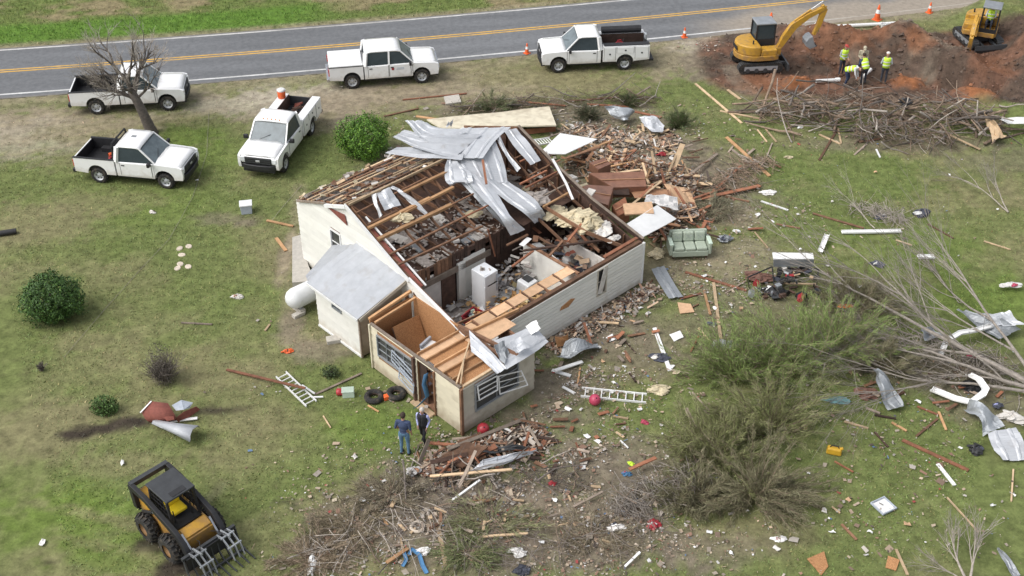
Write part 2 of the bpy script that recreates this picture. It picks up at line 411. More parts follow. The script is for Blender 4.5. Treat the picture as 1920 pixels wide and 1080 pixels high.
C_OLIVE, C_TANGR = arr(0.136, 0.162, 0.056), arr(0.205, 0.185, 0.100)
C_GREEN, C_VIV = arr(0.125, 0.160, 0.048), arr(0.125, 0.185, 0.036)
C_TAN, C_BROWN, C_GRAVEL = arr(0.265, 0.220, 0.155), arr(0.185, 0.152, 0.116), arr(0.37, 0.325, 0.255)
C_CLAY, C_CLAYD, C_ORANGE, C_SOIL = arr(0.150, 0.082, 0.055), arr(0.088, 0.062, 0.047), arr(0.29, 0.118, 0.052), arr(0.050, 0.040, 0.030)
BLOBS = [  # px, py, rx m, ry m, colour, strength, ragged
    # verge along the road and the worn ground by the parked trucks
    (40, 235, 7, 2.0, C_TAN, .9, 1), (30, 262, 6, 2.2, C_GRAVEL, .55, 1), (200, 250, 5, 1.2, C_TANGR, .8, 1),
    (480, 195, 6, 1.5, C_GRAVEL, .75, 1), (600, 178, 4.5, 1.5, C_GRAVEL, .85, 1), (640, 205, 4, 1.6, C_TAN, .8, 1), (760, 180, 6, 1.6, C_TAN, .85, 1),
    (900, 160, 6, 2.0, C_TAN, .75, 1), (1060, 150, 5, 1.8, C_TANGR, .9, 1), (1250, 110, 4, 2.6, C_TAN, .8, 1), (1330, 85, 2.6, 1.4, C_GRAVEL, .9, 1),
    (1340, 130, 2.2, 2.4, C_BROWN, .7, 1), (560, 225, 4, 1.6, C_TAN, .6, 1), (330, 178, 3, .9, C_TAN, .7, 1),
    (350, 255, 2.2, 1.4, C_VIV, .75, 1), (400, 300, 2.0, 1.6, C_VIV, .45, 1), (180, 300, 3, 1.2, C_TANGR, .5, 1),
    # lawn on the left
    (300, 390, 3.0, 2.0, C_VIV, .35, 1), (420, 412, 1.6, .7, C_BROWN, .55, 1), (455, 420, .8, .4, C_BROWN, .6, 1), (120, 470, 4, 1.5, C_GREEN, .6, 1), (60, 420, 3, 2, C_TANGR, .7, 1),
    (180, 380, 3, 1.2, C_TANGR, .5, 1), (535, 480, .35, 2.4, C_TAN, .9, .6), (548, 610, .6, 1.2, C_BROWN, .8, .6), (600, 655, 1.5, .9, C_BROWN, .7, 1), (560, 640, 1.2, .8, C_TAN, .5, 1),
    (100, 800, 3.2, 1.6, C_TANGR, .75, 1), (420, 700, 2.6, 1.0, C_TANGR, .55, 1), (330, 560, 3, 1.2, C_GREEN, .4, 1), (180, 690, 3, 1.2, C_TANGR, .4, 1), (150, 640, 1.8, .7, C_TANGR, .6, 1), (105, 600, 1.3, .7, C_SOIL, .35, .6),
    (130, 960, 2.2, 1.8, C_VIV, .75, 1), (220, 1040, 2.0, 1.0, C_VIV, .55, 1), (470, 860, 2.0, 1.6, C_TANGR, .45, 1), (680, 800, 2.2, 1.1, C_VIV, .55, 1), (560, 900, 2.0, 1.2, C_GREEN, .5, 1),
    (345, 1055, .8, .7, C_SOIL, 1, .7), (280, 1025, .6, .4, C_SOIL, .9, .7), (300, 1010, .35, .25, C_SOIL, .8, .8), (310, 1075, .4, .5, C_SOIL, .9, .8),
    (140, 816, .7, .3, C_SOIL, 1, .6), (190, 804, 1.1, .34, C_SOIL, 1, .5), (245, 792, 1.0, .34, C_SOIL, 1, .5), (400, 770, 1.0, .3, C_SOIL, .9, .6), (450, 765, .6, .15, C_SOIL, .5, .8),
    (100, 1052, .45, .12, C_SOIL, .6, .8), (540, 940, .5, .12, C_SOIL, .5, 1),
    # ground round the wreck
    (1180, 300, 4.5, 3.6, C_BROWN, .9, 1), (1330, 360, 3.5, 3.0, C_BROWN, .75, 1), (960, 215, 7, 1.6, C_BROWN, .7, 1), (1150, 225, 4, 1.8, C_BROWN, .6, 1), (760, 300, 2.5, 2.2, C_BROWN, .6, 1),
    (1250, 500, 3, 2.0, C_TAN, .7, 1), (1380, 480, 2.8, 1.8, C_TAN, .65, 1), (1350, 410, 3.0, 1.2, C_TAN, .7, 1), (1080, 620, 2.4, 1.6, C_BROWN, .8, 1), (1040, 720, 2.0, 1.4, C_BROWN, .9, 1), (1190, 680, 2.4, 1.6, C_TANGR, .6, 1),
    (1200, 780, 2.0, 1.0, C_GREEN, .5, 1), (1230, 560, 1.8, 1.0, C_GREEN, .5, 1),
    (900, 960, 4.2, 2.4, C_BROWN, .95, 1), (700, 980, 2.4, 1.6, C_BROWN, .8, 1), (1120, 900, 3.0, 2.2, C_BROWN, .85, 1), (1150, 1010, 3.2, 1.6, C_BROWN, .8, 1), (620, 1040, 1.4, 1.0, C_BROWN, .85, 1), (800, 1060, 2.6, .8, C_TANGR, .8, 1),
    (960, 830, 2.0, .9, C_BROWN, .9, 1), (1060, 960, 1.8, 1.0, C_TAN, .5, 1),
    # lawn on the right
    (1600, 330, 5, 2.4, C_GREEN, .85, 1), (1720, 470, 4, 2.4, C_VIV, .5, 1), (1560, 420, 3.2, 1.6, C_GREEN, .7, 1), (1850, 560, 2.5, 1.6, C_VIV, .6, 1), (1480, 300, 3, 2, C_GREEN, .6, 1), (1390, 240, 2.6, 1.6, C_GREEN, .6, 1),
    (1460, 620, 3.0, 1.6, C_BROWN, .4, 1), (1750, 690, 3.4, 1.6, C_BROWN, .65, 1), (1850, 760, 1.8, 1.2, C_BROWN, .6, 1), (1650, 900, 4, 2, C_GREEN, .45, 1), (1720, 1000, 4, 1.6, C_OLIVE, .5, 1), (1400, 1000, 2.4, 1.0, C_TANGR, .7, 1), (1860, 420, 2.5, 1.6, C_OLIVE, .6, 1),
    (1700, 270, 6, 1.0, C_BROWN, .6, 1), (1880, 300, 3, 1.4, C_BROWN, .45, 1), (1430, 205, 2.0, .9, C_BROWN, .45, 1),
]
BLOBS += [(1120, 560, 3.0, .8, C_BROWN, .7, 1), (1160, 650, 3.0, 2.0, C_BROWN, .6, 1), (1280, 620, 2.6, 1.6, C_BROWN, .45, 1), (1180, 860, 3.0, 1.4, C_BROWN, .6, 1), (1000, 1040, 4.5, 1.2, C_BROWN, .75, 1), (1320, 1030, 2.5, .9, C_BROWN, .5, 1),
          (780, 930, 2.4, 1.4, C_BROWN, .7, 1), (1400, 560, 2.6, 1.4, C_BROWN, .5, 1), (1320, 300, 2.6, 2.0, C_BROWN, .5, 1), (1060, 560, 1.2, .8, C_BROWN, .8, 1), (1020, 780, 2.4, 1.0, C_BROWN, .8, 1), (240, 870, 2.2, .9, C_TANGR, .6, 1), (500, 790, 2.4, .8, C_TANGR, .5, 1)]
BLOBS = [(G(b[0], b[1]), *b[2:]) for b in BLOBS]
TRACKS = [((0, 270), (420, 205), .35, C_TAN, .5), ((20, 292), (300, 240), .3, C_TAN, .45), ((330, 1000), (420, 905), .22, C_BROWN, .35), ((60, 940), (260, 985), .2, C_TANGR, .6), ((80, 1000), (290, 1045), .2, C_TANGR, .5),
          ((620, 215), (450, 345), .25, C_TANGR, .5), ((560, 350), (540, 600), .3, C_TAN, .45), ((660, 190), (1000, 165), .3, C_TAN, .5), ((700, 200), (1200, 150), .25, C_TANGR, .5), ((430, 1000), (600, 930), .3, C_TANGR, .4)]
TRACKS = [(G(*a), G(*b), w, c, s_) for a, b, w, c, s_ in TRACKS]

def ground_colour(x, y):
    n1 = fbm(x * 0.22, y * 0.22, 4); n2 = fbm(x * 0.9 + 31, y * 0.9 + 7, 4); n3 = fbm(x * 3.1 + 5, y * 3.1 + 3, 3)
    t = sstep(0.42, 0.74, 0.62 * n1 + 0.38 * n2)
    c = C_OLIVE[None] * (1 - t[:, None]) + C_TANGR[None] * t[:, None]
    t = sstep(0.52, 0.68, n2)[:, None] * 0.35
    c = c * (1 - t) + C_GREEN * t
    # the field across the road: greener, with dead brown weeds
    yr = road_y(x)
    far = sstep(3.0, 3.6, y - yr)
    g = sstep(0.42, 0.6, fbm(x * 0.30 + 50, y * 0.55 + 4, 4))
    fc = C_VIV[None] * arr(1.0, .86, 1.3) * (1 - g[:, None]) + (C_TANGR * arr(1.05, .98, 1.0))[None] * g[:, None]
    strip = (sstep(2.2, 1.2, np.abs(y - yr - 4.6)) * sstep(-8, -14, x))[:, None]
    fc = fc * (1 - strip) + arr(0.10, 0.18, 0.03) * strip
    e = sstep(3.9, 3.2, y - yr)[:, None] * 0.8
    fc = fc * (1 - e) + C_TAN * e
    c = c * (1 - far[:, None]) + fc * far[:, None]
    nr = sstep(-5.2, -3.6, y - yr) * (1 - far)
    nr = (nr * sstep(0.25, 0.6, 0.5 * n2 + 0.5 * n3 + 0.08))[:, None] * 0.7
    c = c * (1 - nr) + C_TAN * nr
    for p, rx, ry, col, st, rag in BLOBS:
        near = (np.abs(x - p[0]) < rx * 2) & (np.abs(y - p[1]) < ry * 2)
        if not near.any(): continue
        xx, yy = x[near], y[near]
        d = np.hypot((xx - p[0]) / rx, (yy - p[1]) / ry) + rag * (0.9 * (n2[near] - 0.5) + 0.9 * (n3[near] - 0.5))
        w = (st * sstep(1.15, 0.45, d))[:, None]
        c[near] = c[near] * (1 - w) + col * w
    for a_, b_, w_, col, st in TRACKS:
        w = (st * sstep(w_ * 1.5, w_ * .3, seg_d(x, y, a_, b_) + .5 * (n2 - .5)) * sstep(.3, .55, n3 + .1))[:, None]
        c = c * (1 - w) + col * w
    cm = clay_mask(x, y)[:, None]
    a = sstep(0.42, 0.62, fbm(x * 0.55 + 9, y * 0.8 + 2, 4))[:, None]
    cc = C_CLAY * (1 - a) + C_CLAYD * a
    k = sstep(0.55, 0.7, fbm(x * 0.5 + 70, y * 0.5 + 40, 3))[:, None] * 0.75
    cc = cc * (1 - k) + C_BROWN * 0.9 * k
    for q, r, s_ in ((G(1700, 150), 1.3, 1), (G(1492, 160), .9, .9), (G(1835, 182), 1.1, .9), (G(1620, 85), 1.6, .35), (G(1720, 105), 1.0, .5), (G(1430, 160), 1.6, .35), (G(1560, 95), 2.0, .3), (G(1850, 130), 1.5, .3)):
        w = (s_ * sstep(1.2, 0.3, np.hypot(x - q[0], y - q[1]) / r + (n3 - .5) * 1.0))[:, None]
        cc = cc * (1 - w) + C_ORANGE * w
    w = sstep(12, 15, x)[:, None] * sstep(-5.4, -3.8, y - yr)[:, None] * 0.75
    cc = cc * (1 - w) + C_BROWN * 1.25 * w
    c = c * (1 - cm) + cc * cm
    # mottling of bare specks and lush specks; real differences of plant cover
    c = c * (0.80 + 0.40 * n3[:, None])
    return np.clip(c, 0.01, 1)

def grass_amount(x, y):
    c = ground_colour(x, y)
    return np.clip((c[:, 1] - c[:, 0]) * 16 + 0.75, 0.03, 1)

def axis(lo, hi, step, far):
    core = np.arange(lo, hi + 1e-6, step); a = [core]
    ext = step * np.cumsum(1.28 ** np.arange(1, 34)); ext = ext[ext < far]
    return np.concatenate([(lo - ext)[::-1], core, hi + ext])
gx = axis(-32, 32, 0.17, 1500); gy = axis(23.5, 72, 0.17, 1500)
X, Y = np.meshgrid(gx, gy, indexing='ij'); nx_, ny_ = X.shape
xf, yf = X.ravel(), Y.ravel()
micro = (fbm(xf * 2.2, yf * 2.2, 3) - 0.5) * 0.05
micro *= (np.abs(xf) < 40) & (yf > 20) & (yf < 80)
zf = hz(xf, yf) + micro
zf = np.where(np.abs(yf - road_y(xf)) < 3.4, -0.03, zf)
def grid_object(name, pts, m, n, col, material):
    me = bpy.data.meshes.new(name)
    I = np.arange(m * n).reshape(m, n)
    q = np.stack([I[:-1, :-1], I[1:, :-1], I[1:, 1:], I[:-1, 1:]], -1).reshape(-1, 4)
    me.vertices.add(m * n); me.vertices.foreach_set('co', pts.ravel())
    me.loops.add(q.size); me.loops.foreach_set('vertex_index', q.ravel().astype(np.int32))
    me.polygons.add(len(q)); me.polygons.foreach_set('loop_start', (np.arange(len(q)) * 4).astype(np.int32))
    me.update(calc_edges=True); me.validate()
    me.polygons.foreach_set('use_smooth', np.ones(len(q), bool))
    if col is not None:
        at = me.color_attributes.new('Col', 'FLOAT_COLOR', 'POINT')
        at.data.foreach_set('color', np.concatenate([col, np.ones((len(col), 1))], 1).astype(np.float32).ravel())
    me.materials.append(M[material])
    o = bpy.data.objects.new(name, me); COL.objects.link(o)
    return o

def soil_mat(key, scale, lo, hi, bump, rough=0.95):
    m = bpy.data.materials.new(key); m.use_nodes = True; nt = m.node_tree; b = nt.nodes['Principled BSDF']
    b.inputs['Roughness'].default_value = rough; b.inputs['Specular IOR Level'].default_value = 0.15
    tc = nd(nt, 'ShaderNodeTexCoord'); at = nd(nt, 'ShaderNodeAttribute', attribute_name='Col')
    n1 = nd(nt, 'ShaderNodeTexNoise'); n1.inputs['Scale'].default_value = scale; n1.inputs['Detail'].default_value = 8; n1.inputs['Roughness'].default_value = 0.75
    n2 = nd(nt, 'ShaderNodeTexNoise'); n2.inputs['Scale'].default_value = scale * 0.28; n2.inputs['Detail'].default_value = 5
    nt.links.new(tc.outputs['Object'], n1.inputs['Vector']); nt.links.new(tc.outputs['Object'], n2.inputs['Vector'])
    ad = nd(nt, 'ShaderNodeMath', operation='MULTIPLY_ADD'); ad.inputs[1].default_value = 0.5
    nt.links.new(n2.outputs['Fac'], ad.inputs[0])
    hf = nd(nt, 'ShaderNodeMath', operation='MULTIPLY'); hf.inputs[1].default_value = 0.5
    nt.links.new(n1.outputs['Fac'], hf.inputs[0]); nt.links.new(hf.outputs[0], ad.inputs[2])
    r = nd(nt, 'ShaderNodeMapRange'); r.inputs['From Min'].default_value = 0.34; r.inputs['From Max'].default_value = 0.66
    r.inputs['To Min'].default_value = lo; r.inputs['To Max'].default_value = hi
    nt.links.new(ad.outputs[0], r.inputs[0])
    mm = nd(nt, 'ShaderNodeMix', data_type='RGBA', blend_type='MULTIPLY'); mm.inputs[0].default_value = 1
    nt.links.new(at.outputs['Color'], mm.inputs[6]); nt.links.new(r.outputs[0], mm.inputs[7])
    nt.links.new(mm.outputs[2], b.inputs['Base Color'])
    bp = nd(nt, 'ShaderNodeBump'); bp.inputs['Strength'].default_value = bump; bp.inputs['Distance'].default_value = 0.04
    nt.links.new(ad.outputs[0], bp.inputs['Height']); nt.links.new(bp.outputs[0], b.inputs['Normal'])
    M[key] = m
soil_mat('ground', 9.0, 0.55, 1.45, 0.8)
soil_mat('asphalt', 14.0, 0.80, 1.20, 0.15, 0.85)
def crack(key):
    nt = M[key].node_tree; b = nt.nodes['Principled BSDF']; src = b.inputs['Base Color'].links[0].from_socket
    tc = nd(nt, 'ShaderNodeTexCoord'); ns = nd(nt, 'ShaderNodeTexNoise'); ns.inputs['Scale'].default_value = 1.3; nt.links.new(tc.outputs['Object'], ns.inputs['Vector'])
    mx = nd(nt, 'ShaderNodeMix', data_type='RGBA'); mx.inputs[0].default_value = .35; nt.links.new(tc.outputs['Object'], mx.inputs[6]); nt.links.new(ns.outputs['Color'], mx.inputs[7])
    v = nd(nt, 'ShaderNodeTexVoronoi', feature='DISTANCE_TO_EDGE'); v.inputs['Scale'].default_value = .42; nt.links.new(mx.outputs[2], v.inputs['Vector'])
    r = nd(nt, 'ShaderNodeMapRange'); r.inputs['From Min'].default_value = .004; r.inputs['From Max'].default_value = .016; r.inputs['To Min'].default_value = .92; nt.links.new(v.outputs['Distance'], r.inputs[0])
    m = nd(nt, 'ShaderNodeMix', data_type='RGBA', blend_type='MULTIPLY'); m.inputs[0].default_value = 1; nt.links.new(src, m.inputs[6]); nt.links.new(r.outputs[0], m.inputs[7]); nt.links.new(m.outputs[2], b.inputs['Base Color'])
crack('asphalt')
gcol = ground_colour(xf, yf)
g_o = grid_object('ground', np.stack([xf, yf, zf], 1), nx_, ny_, gcol, 'ground'); g_o['kind'] = 'structure'

# ------------------------------------------------------------------ road
def strip(name, o0, o1, z, colf, material, x0=-400, x1=400, nlat=3, structure=True, step=1.0):
    xs = np.concatenate([np.arange(x0, -60, 12.0), np.arange(-60, 60, step), np.arange(60, x1 + 1, 12.0)])
    xs = xs[(xs >= x0) & (xs <= x1)]
    lat = np.linspace(o0, o1, nlat)
    XX, LL = np.meshgrid(xs, lat, indexing='ij')
    s = np.gradient(road_y(xs), xs)[:, None]; L = np.sqrt(1 + s * s)
    PX = XX - LL * s / L; PY = road_y(xs)[:, None] + LL / L
    pts = np.stack([PX.ravel(), PY.ravel(), np.full(PX.size, z)], 1)
    col = colf(pts[:, 0], pts[:, 1], LL.ravel())
    o = grid_object(name, pts, len(xs), nlat, col, material)
    if structure: o['kind'] = 'structure'
    return o
def asphalt_col(x, y, l):
    base = np.repeat(arr(0.165, 0.170, 0.178)[None], len(x), 0)
    w = np.exp(-((np.abs(np.abs(l) - 1.45) - 0.75) / 0.35) ** 2) * 0.12     # darker wheel paths
    base *= (1 - w)[:, None]
    base *= (0.82 + 0.36 * fbm(x * 0.15, y * 1.2, 4))[:, None]
    d = sstep(0.30, 0.75, fbm(x * 0.45 + 3, y * 0.45, 4) + 0.35 * sstep(0, -2.4, l)) * sstep(9, 14, x) * sstep(1.2, -1.5, l)
    base = base * (1 - 0.8 * d[:, None]) + arr(0.34, 0.29, 0.23) * 0.8 * d[:, None]
    e = sstep(2.95, 3.15, np.abs(l + 0.15))[:, None] * 0.35
    return base * (1 - e) + C_TAN * e
strip('road', -3.35, 2.98, 0.0, asphalt_col, 'asphalt', nlat=26, step=0.5)
def paint(c, wear):
    def f(x, y, l):
        w = (wear * sstep(0.35, 0.7, fbm(x * 1.6, y * 1.6 + l, 3)))[:, None]
        dirt = (sstep(14, 20, x) * 0.8 * sstep(0, -1, l))[:, None]
        cc = arr(*c)[None] * (1 - w) + arr(0.20, 0.19, 0.175) * w
        return cc * (1 - dirt) + arr(0.33, 0.28, 0.22) * dirt
    return f
strip('white_edge_line', -2.92, -2.78, 0.005, paint((0.62, 0.62, 0.61), .3), 'asphalt', step=.4)
strip('white_edge_line', 2.66, 2.80, 0.005, paint((0.55, 0.54, 0.52), .5), 'asphalt', step=.4)
strip('yellow_centre_line', 0.07, 0.19, 0.005, paint((0.62, 0.37, 0.085), .25), 'asphalt', step=.4)
strip('yellow_centre_line', -0.19, -0.07, 0.005, paint((0.62, 0.37, 0.085), .25), 'asphalt', step=.4)

# ------------------------------------------------------------------ grass tufts and litter: masses nobody could count
def tri_cloud(name, pts, tris, col, material, kind='stuff', parent=None):
    me = bpy.data.meshes.new(name)
    me.vertices.add(len(pts)); me.vertices.foreach_set('co', np.asarray(pts, np.float32).ravel())
    k = tris.shape[1]
    me.loops.add(tris.size); me.loops.foreach_set('vertex_index', tris.ravel().astype(np.int32))
    me.polygons.add(len(tris)); me.polygons.foreach_set('loop_start', (np.arange(len(tris)) * k).astype(np.int32))
    me.update(calc_edges=True)
    at = me.color_attributes.new('Col', 'FLOAT_COLOR', 'POINT')
    at.data.foreach_set('color', np.concatenate([col, np.ones((len(col), 1))], 1).astype(np.float32).ravel())
    me.materials.append(M[material])
    o = bpy.data.objects.new(name, me); COL.objects.link(o)
    if kind: o['kind'] = kind
    if parent is not None: o.parent = parent
    return o

HOUSE_O = G(571, 495)[:2]; HOUSE_A = math.radians(43.5)
HU = arr(math.cos(HOUSE_A), math.sin(HOUSE_A)); HV = arr(math.sin(HOUSE_A), -math.cos(HOUSE_A))
def in_house(x, y):
    u = (x - HOUSE_O[0]) * HU[0] + (y - HOUSE_O[1]) * HU[1]; v = (x - HOUSE_O[0]) * HV[0] + (y - HOUSE_O[1]) * HV[1]
    return ((u > 0) & (u < 9) & (v > 0) & (v < 10.5)) | ((u > -2.1) & (u <= 0) & (v > 3.8) & (v < 6.5)) | ((u > -2.1) & (u < 1.35) & (v > 7.2) & (v < 12.2))
def visible_xy(n):
    """random spots on the lawn the photograph looks at, more of them near the camera"""
    x = RNG.uniform(-33, 33, n); y = RNG.uniform(23.6, 73, n)
    w = (np.abs(x) < 2 + y * 0.47) & (RNG.random(n) < (44 / y) ** 1.2)
    return x[w], y[w]
x, y = visible_xy(560000)
ga = grass_amount(x, y)
ok = (RNG.random(len(x)) < ga * (0.35 + 0.9 * fbm(x * 1.7 + 20, y * 1.7 + 9, 3))) & ~in_house(x, y) & (np.abs(y - road_y(x) + 0.15) > 3.3)
x, y = x[ok], y[ok]; n = len(x)
ang = RNG.uniform(0, 2 * np.pi, n); hh = RNG.uniform(0.025, 0.075, n) * (0.7 + 0.8 * fbm(x * 0.8, y * 0.8, 3)); ww = RNG.uniform(0.012, 0.032, n)
far = y > road_y(x) + 3
hh = np.where(far, hh * 1.8, hh)
zb = hz(x, y) - 0.012 + (fbm(x * 2.2, y * 2.2, 3) - 0.5) * 0.05
lean = RNG.normal(0, 0.06, (n, 2))
b0 = np.stack([x - np.cos(ang) * ww, y - np.sin(ang) * ww, zb], 1); b1 = np.stack([x + np.cos(ang) * ww, y + np.sin(ang) * ww, zb], 1)
tp = np.stack([x + lean[:, 0], y + lean[:, 1], zb + hh], 1)
pts = np.stack([b0, b1, tp], 1).reshape(-1, 3)
gc = ground_colour(x, y) * RNG.uniform(0.75, 1.75, (n, 1))
dry = (RNG.random((n, 1)) < 0.22)
gc = np.where(dry, gc * arr(1.5, 1.25, 1.25), gc * arr(0.92, 1.06, 0.85))
tri_cloud('grass', pts, np.arange(3 * n).reshape(-1, 3), np.repeat(np.clip(gc, 0, 1), 3, 0), 'leaf_mix')

def litter(name, spots, n, pal, smin, smax, flat=True):
    """loose chips, splinters, shreds; spots: px, py, rx m, ry m, weight"""
    W = np.array([s[4] for s in spots]); W = W / W.sum()
    k = RNG.choice(len(spots), n, p=W)
    C = np.array([G(s[0], s[1])[:2] for s in spots]); R = np.array([[s[2], s[3]] for s in spots])
    p = C[k] + RNG.normal(0, 0.8, (n, 2)) * R[k]
    keep = RNG.random(n) < np.clip((fbm(p[:, 0] * 1.1 + 60, p[:, 1] * 1.1 + 13, 3) - 0.32) * 3.2, 0.06, 1); p = p[keep]; n = len(p)
    ok = ~in_house(p[:, 0], p[:, 1]) & (p[:, 1] < road_y(p[:, 0]) - 3.5); p = p[ok]; n = len(p)
    a = RNG.uniform(0, np.pi, n); l = np.clip(smin * np.exp(RNG.normal(0.35, 0.62, n)), smin * .5, smax); w = l * RNG.uniform(0.08, 1.0, n) ** 1.4
    ca, sa = np.cos(a), np.sin(a); z = hz(p[:, 0], p[:, 1]) + RNG.uniform(0.015, 0.06, n)
    t1 = RNG.uniform(-0.35, 0.35, n) * l; t2 = RNG.uniform(-0.2, 0.2, n) * w
    q = []
    for s1, s2 in ((-1, -1), (1, -1), (1, 1), (-1, 1)):
        j = RNG.uniform(0.7, 1.1, n)
        q.append(np.stack([p[:, 0] + j * (s1 * l * ca - s2 * w * sa) / 2, p[:, 1] + j * (s1 * l * sa + s2 * w * ca) / 2, z + s1 * t1 / 2 + s2 * t2 / 2 + 0.02], 1))
    pts = np.stack(q, 1).reshape(-1, 3)
    pal = np.array(pal); ci = RNG.integers(0, len(pal), n)
    col = pal[ci] * RNG.uniform(0.7, 1.15, (n, 1))
    return tri_cloud(name, pts, np.arange(4 * n).reshape(-1, 4), np.repeat(np.clip(col, 0, 1), 4, 0), 'litter')
PAL_WOOD = [(.42, .32, .23), (.30, .21, .15), (.52, .42, .31), (.20, .14, .10), (.40, .35, .30), (.27, .16, .11), (.13, .10, .08), (.46, .42, .37), (.33, .28, .22)]
PAL_TRASH = [(.72, .71, .70), (.60, .58, .55), (.75, .74, .74), (.45, .42, .38), (.55, .47, .35), (.12, .12, .14), (.60, .50, .40), (.40, .08, .07), (.62, .45, .33), (.14, .22, .36)]
SPOTS = [(1180, 300, 3.6, 2.6, 5), (1290, 370, 2.8, 2.4, 4), (1230, 500, 2.2, 1.8, 3), (1090, 610, 2.0, 1.4, 3), (1030, 720, 1.8, 1.2, 3), (1150, 720, 2.4, 1.6, 3), (960, 820, 2.4, 1.0, 4),
         (880, 900, 3.2, 1.4, 6), (1000, 960, 3.2, 1.6, 6), (1180, 960, 2.6, 1.6, 4), (1200, 850, 1.8, 1.0, 2), (720, 960, 2.0, 1.2, 3), (1000, 1060, 4.0, .8, 3), (640, 1040, 1.2, .8, 2), (1380, 400, 2.8, 1.8, 2),
         (1350, 560, 2.2, 1.4, 2), (1450, 540, 2.2, 1.2, 1.5), (1780, 700, 3.0, 1.2, 2.4), (1700, 830, 3.2, 1.4, 1.6), (1500, 980, 3.6, 1.4, 1.6), (1760, 960, 3.4, 1.6, .8), (1600, 430, 4.0, 2.0, .7), (950, 220, 5.0, 1.2, 2.5),
         (1150, 225, 3.4, 1.4, 2.5), (1330, 260, 3.0, 1.8, 1.2), (760, 250, 2.0, 1.2, .8), (1650, 260, 5, 1.2, 1.5), (720, 740, 1.2, .8, .3), (1330, 85, 1.4, .5, .7), (500, 730, 1.6, .6, .15), (545, 500, .4, 2.0, .2)]
litter('wood_litter', SPOTS, 34000, PAL_WOOD, 0.035, 0.30)
litter('rubbish_litter', SPOTS, 7000, PAL_TRASH, 0.03, 0.18)

# clods of dug earth over the dig
n = 5200; cx_ = RNG.uniform(9.5, 33, n); cy_ = RNG.uniform(52, 68, n)
ok = (RNG.random(n) < clay_mask(cx_, cy_)) & (np.abs(cy_ - road_y(cx_)) > 3.6); cx_, cy_ = cx_[ok], cy_[ok]; n = len(cx_)
r_ = np.clip(.035 * np.exp(RNG.normal(.3, .55, n)), .02, .22); zz = hz(cx_, cy_) + r_ * .2
q = np.stack([np.stack([cx_, cy_, zz], 1) + r_[:, None] * (np.array(d_) + RNG.normal(0, .28, (n, 3))) for d_ in ((1, 0, 0), (0, 1, 0), (-1, 0, 0), (0, -1, 0), (0, 0, .8))], 1).reshape(-1, 3)
tr_ = (np.arange(n)[:, None, None] * 5 + np.array([(0, 1, 4), (1, 2, 4), (2, 3, 4), (3, 0, 4)])[None]).reshape(-1, 3)
tri_cloud('earth_clods', q, tr_, np.repeat(np.clip(ground_colour(cx_, cy_) * RNG.uniform(.7, 1.5, (n, 1)), 0, 1), 5, 0), 'litter')
# ------------------------------------------------------------------ the wrecked house
HZ = thing('house', 'wrecked white and cream wooden house with its metal roof torn open', 'house', (HOUSE_O[0], HOUSE_O[1], 0), HOUSE_A)
def L(u, v, z=0.0): return arr(u, -v, z)                        # u along the ridge, v across it towards the low rear rooms
def loc(p):                                                    # world point -> the house's own axes
    d = p[:2] - HOUSE_O
    return arr(d @ HU, -(d @ HV), p[2])
def hg(px, py, z): return loc(G(px, py, z))
def roof_z(v):
    if v < 3.45: return 4.45 - 0.377 * (3.45 - v)
    return 4.45 - 0.5 * (v - 3.45) if v < 5.5 else 3.425 - 0.3 * (v - 5.5)
def onroof(px, py, off=0.0):
    lo, hi = 0.0, 6.0
    for _ in range(40):
        m_ = (lo + hi) / 2; p = hg(px, py, m_)
        if roof_z(-p[1]) + off > m_: lo = m_
        else: hi = m_
    return hg(px, py, lo)

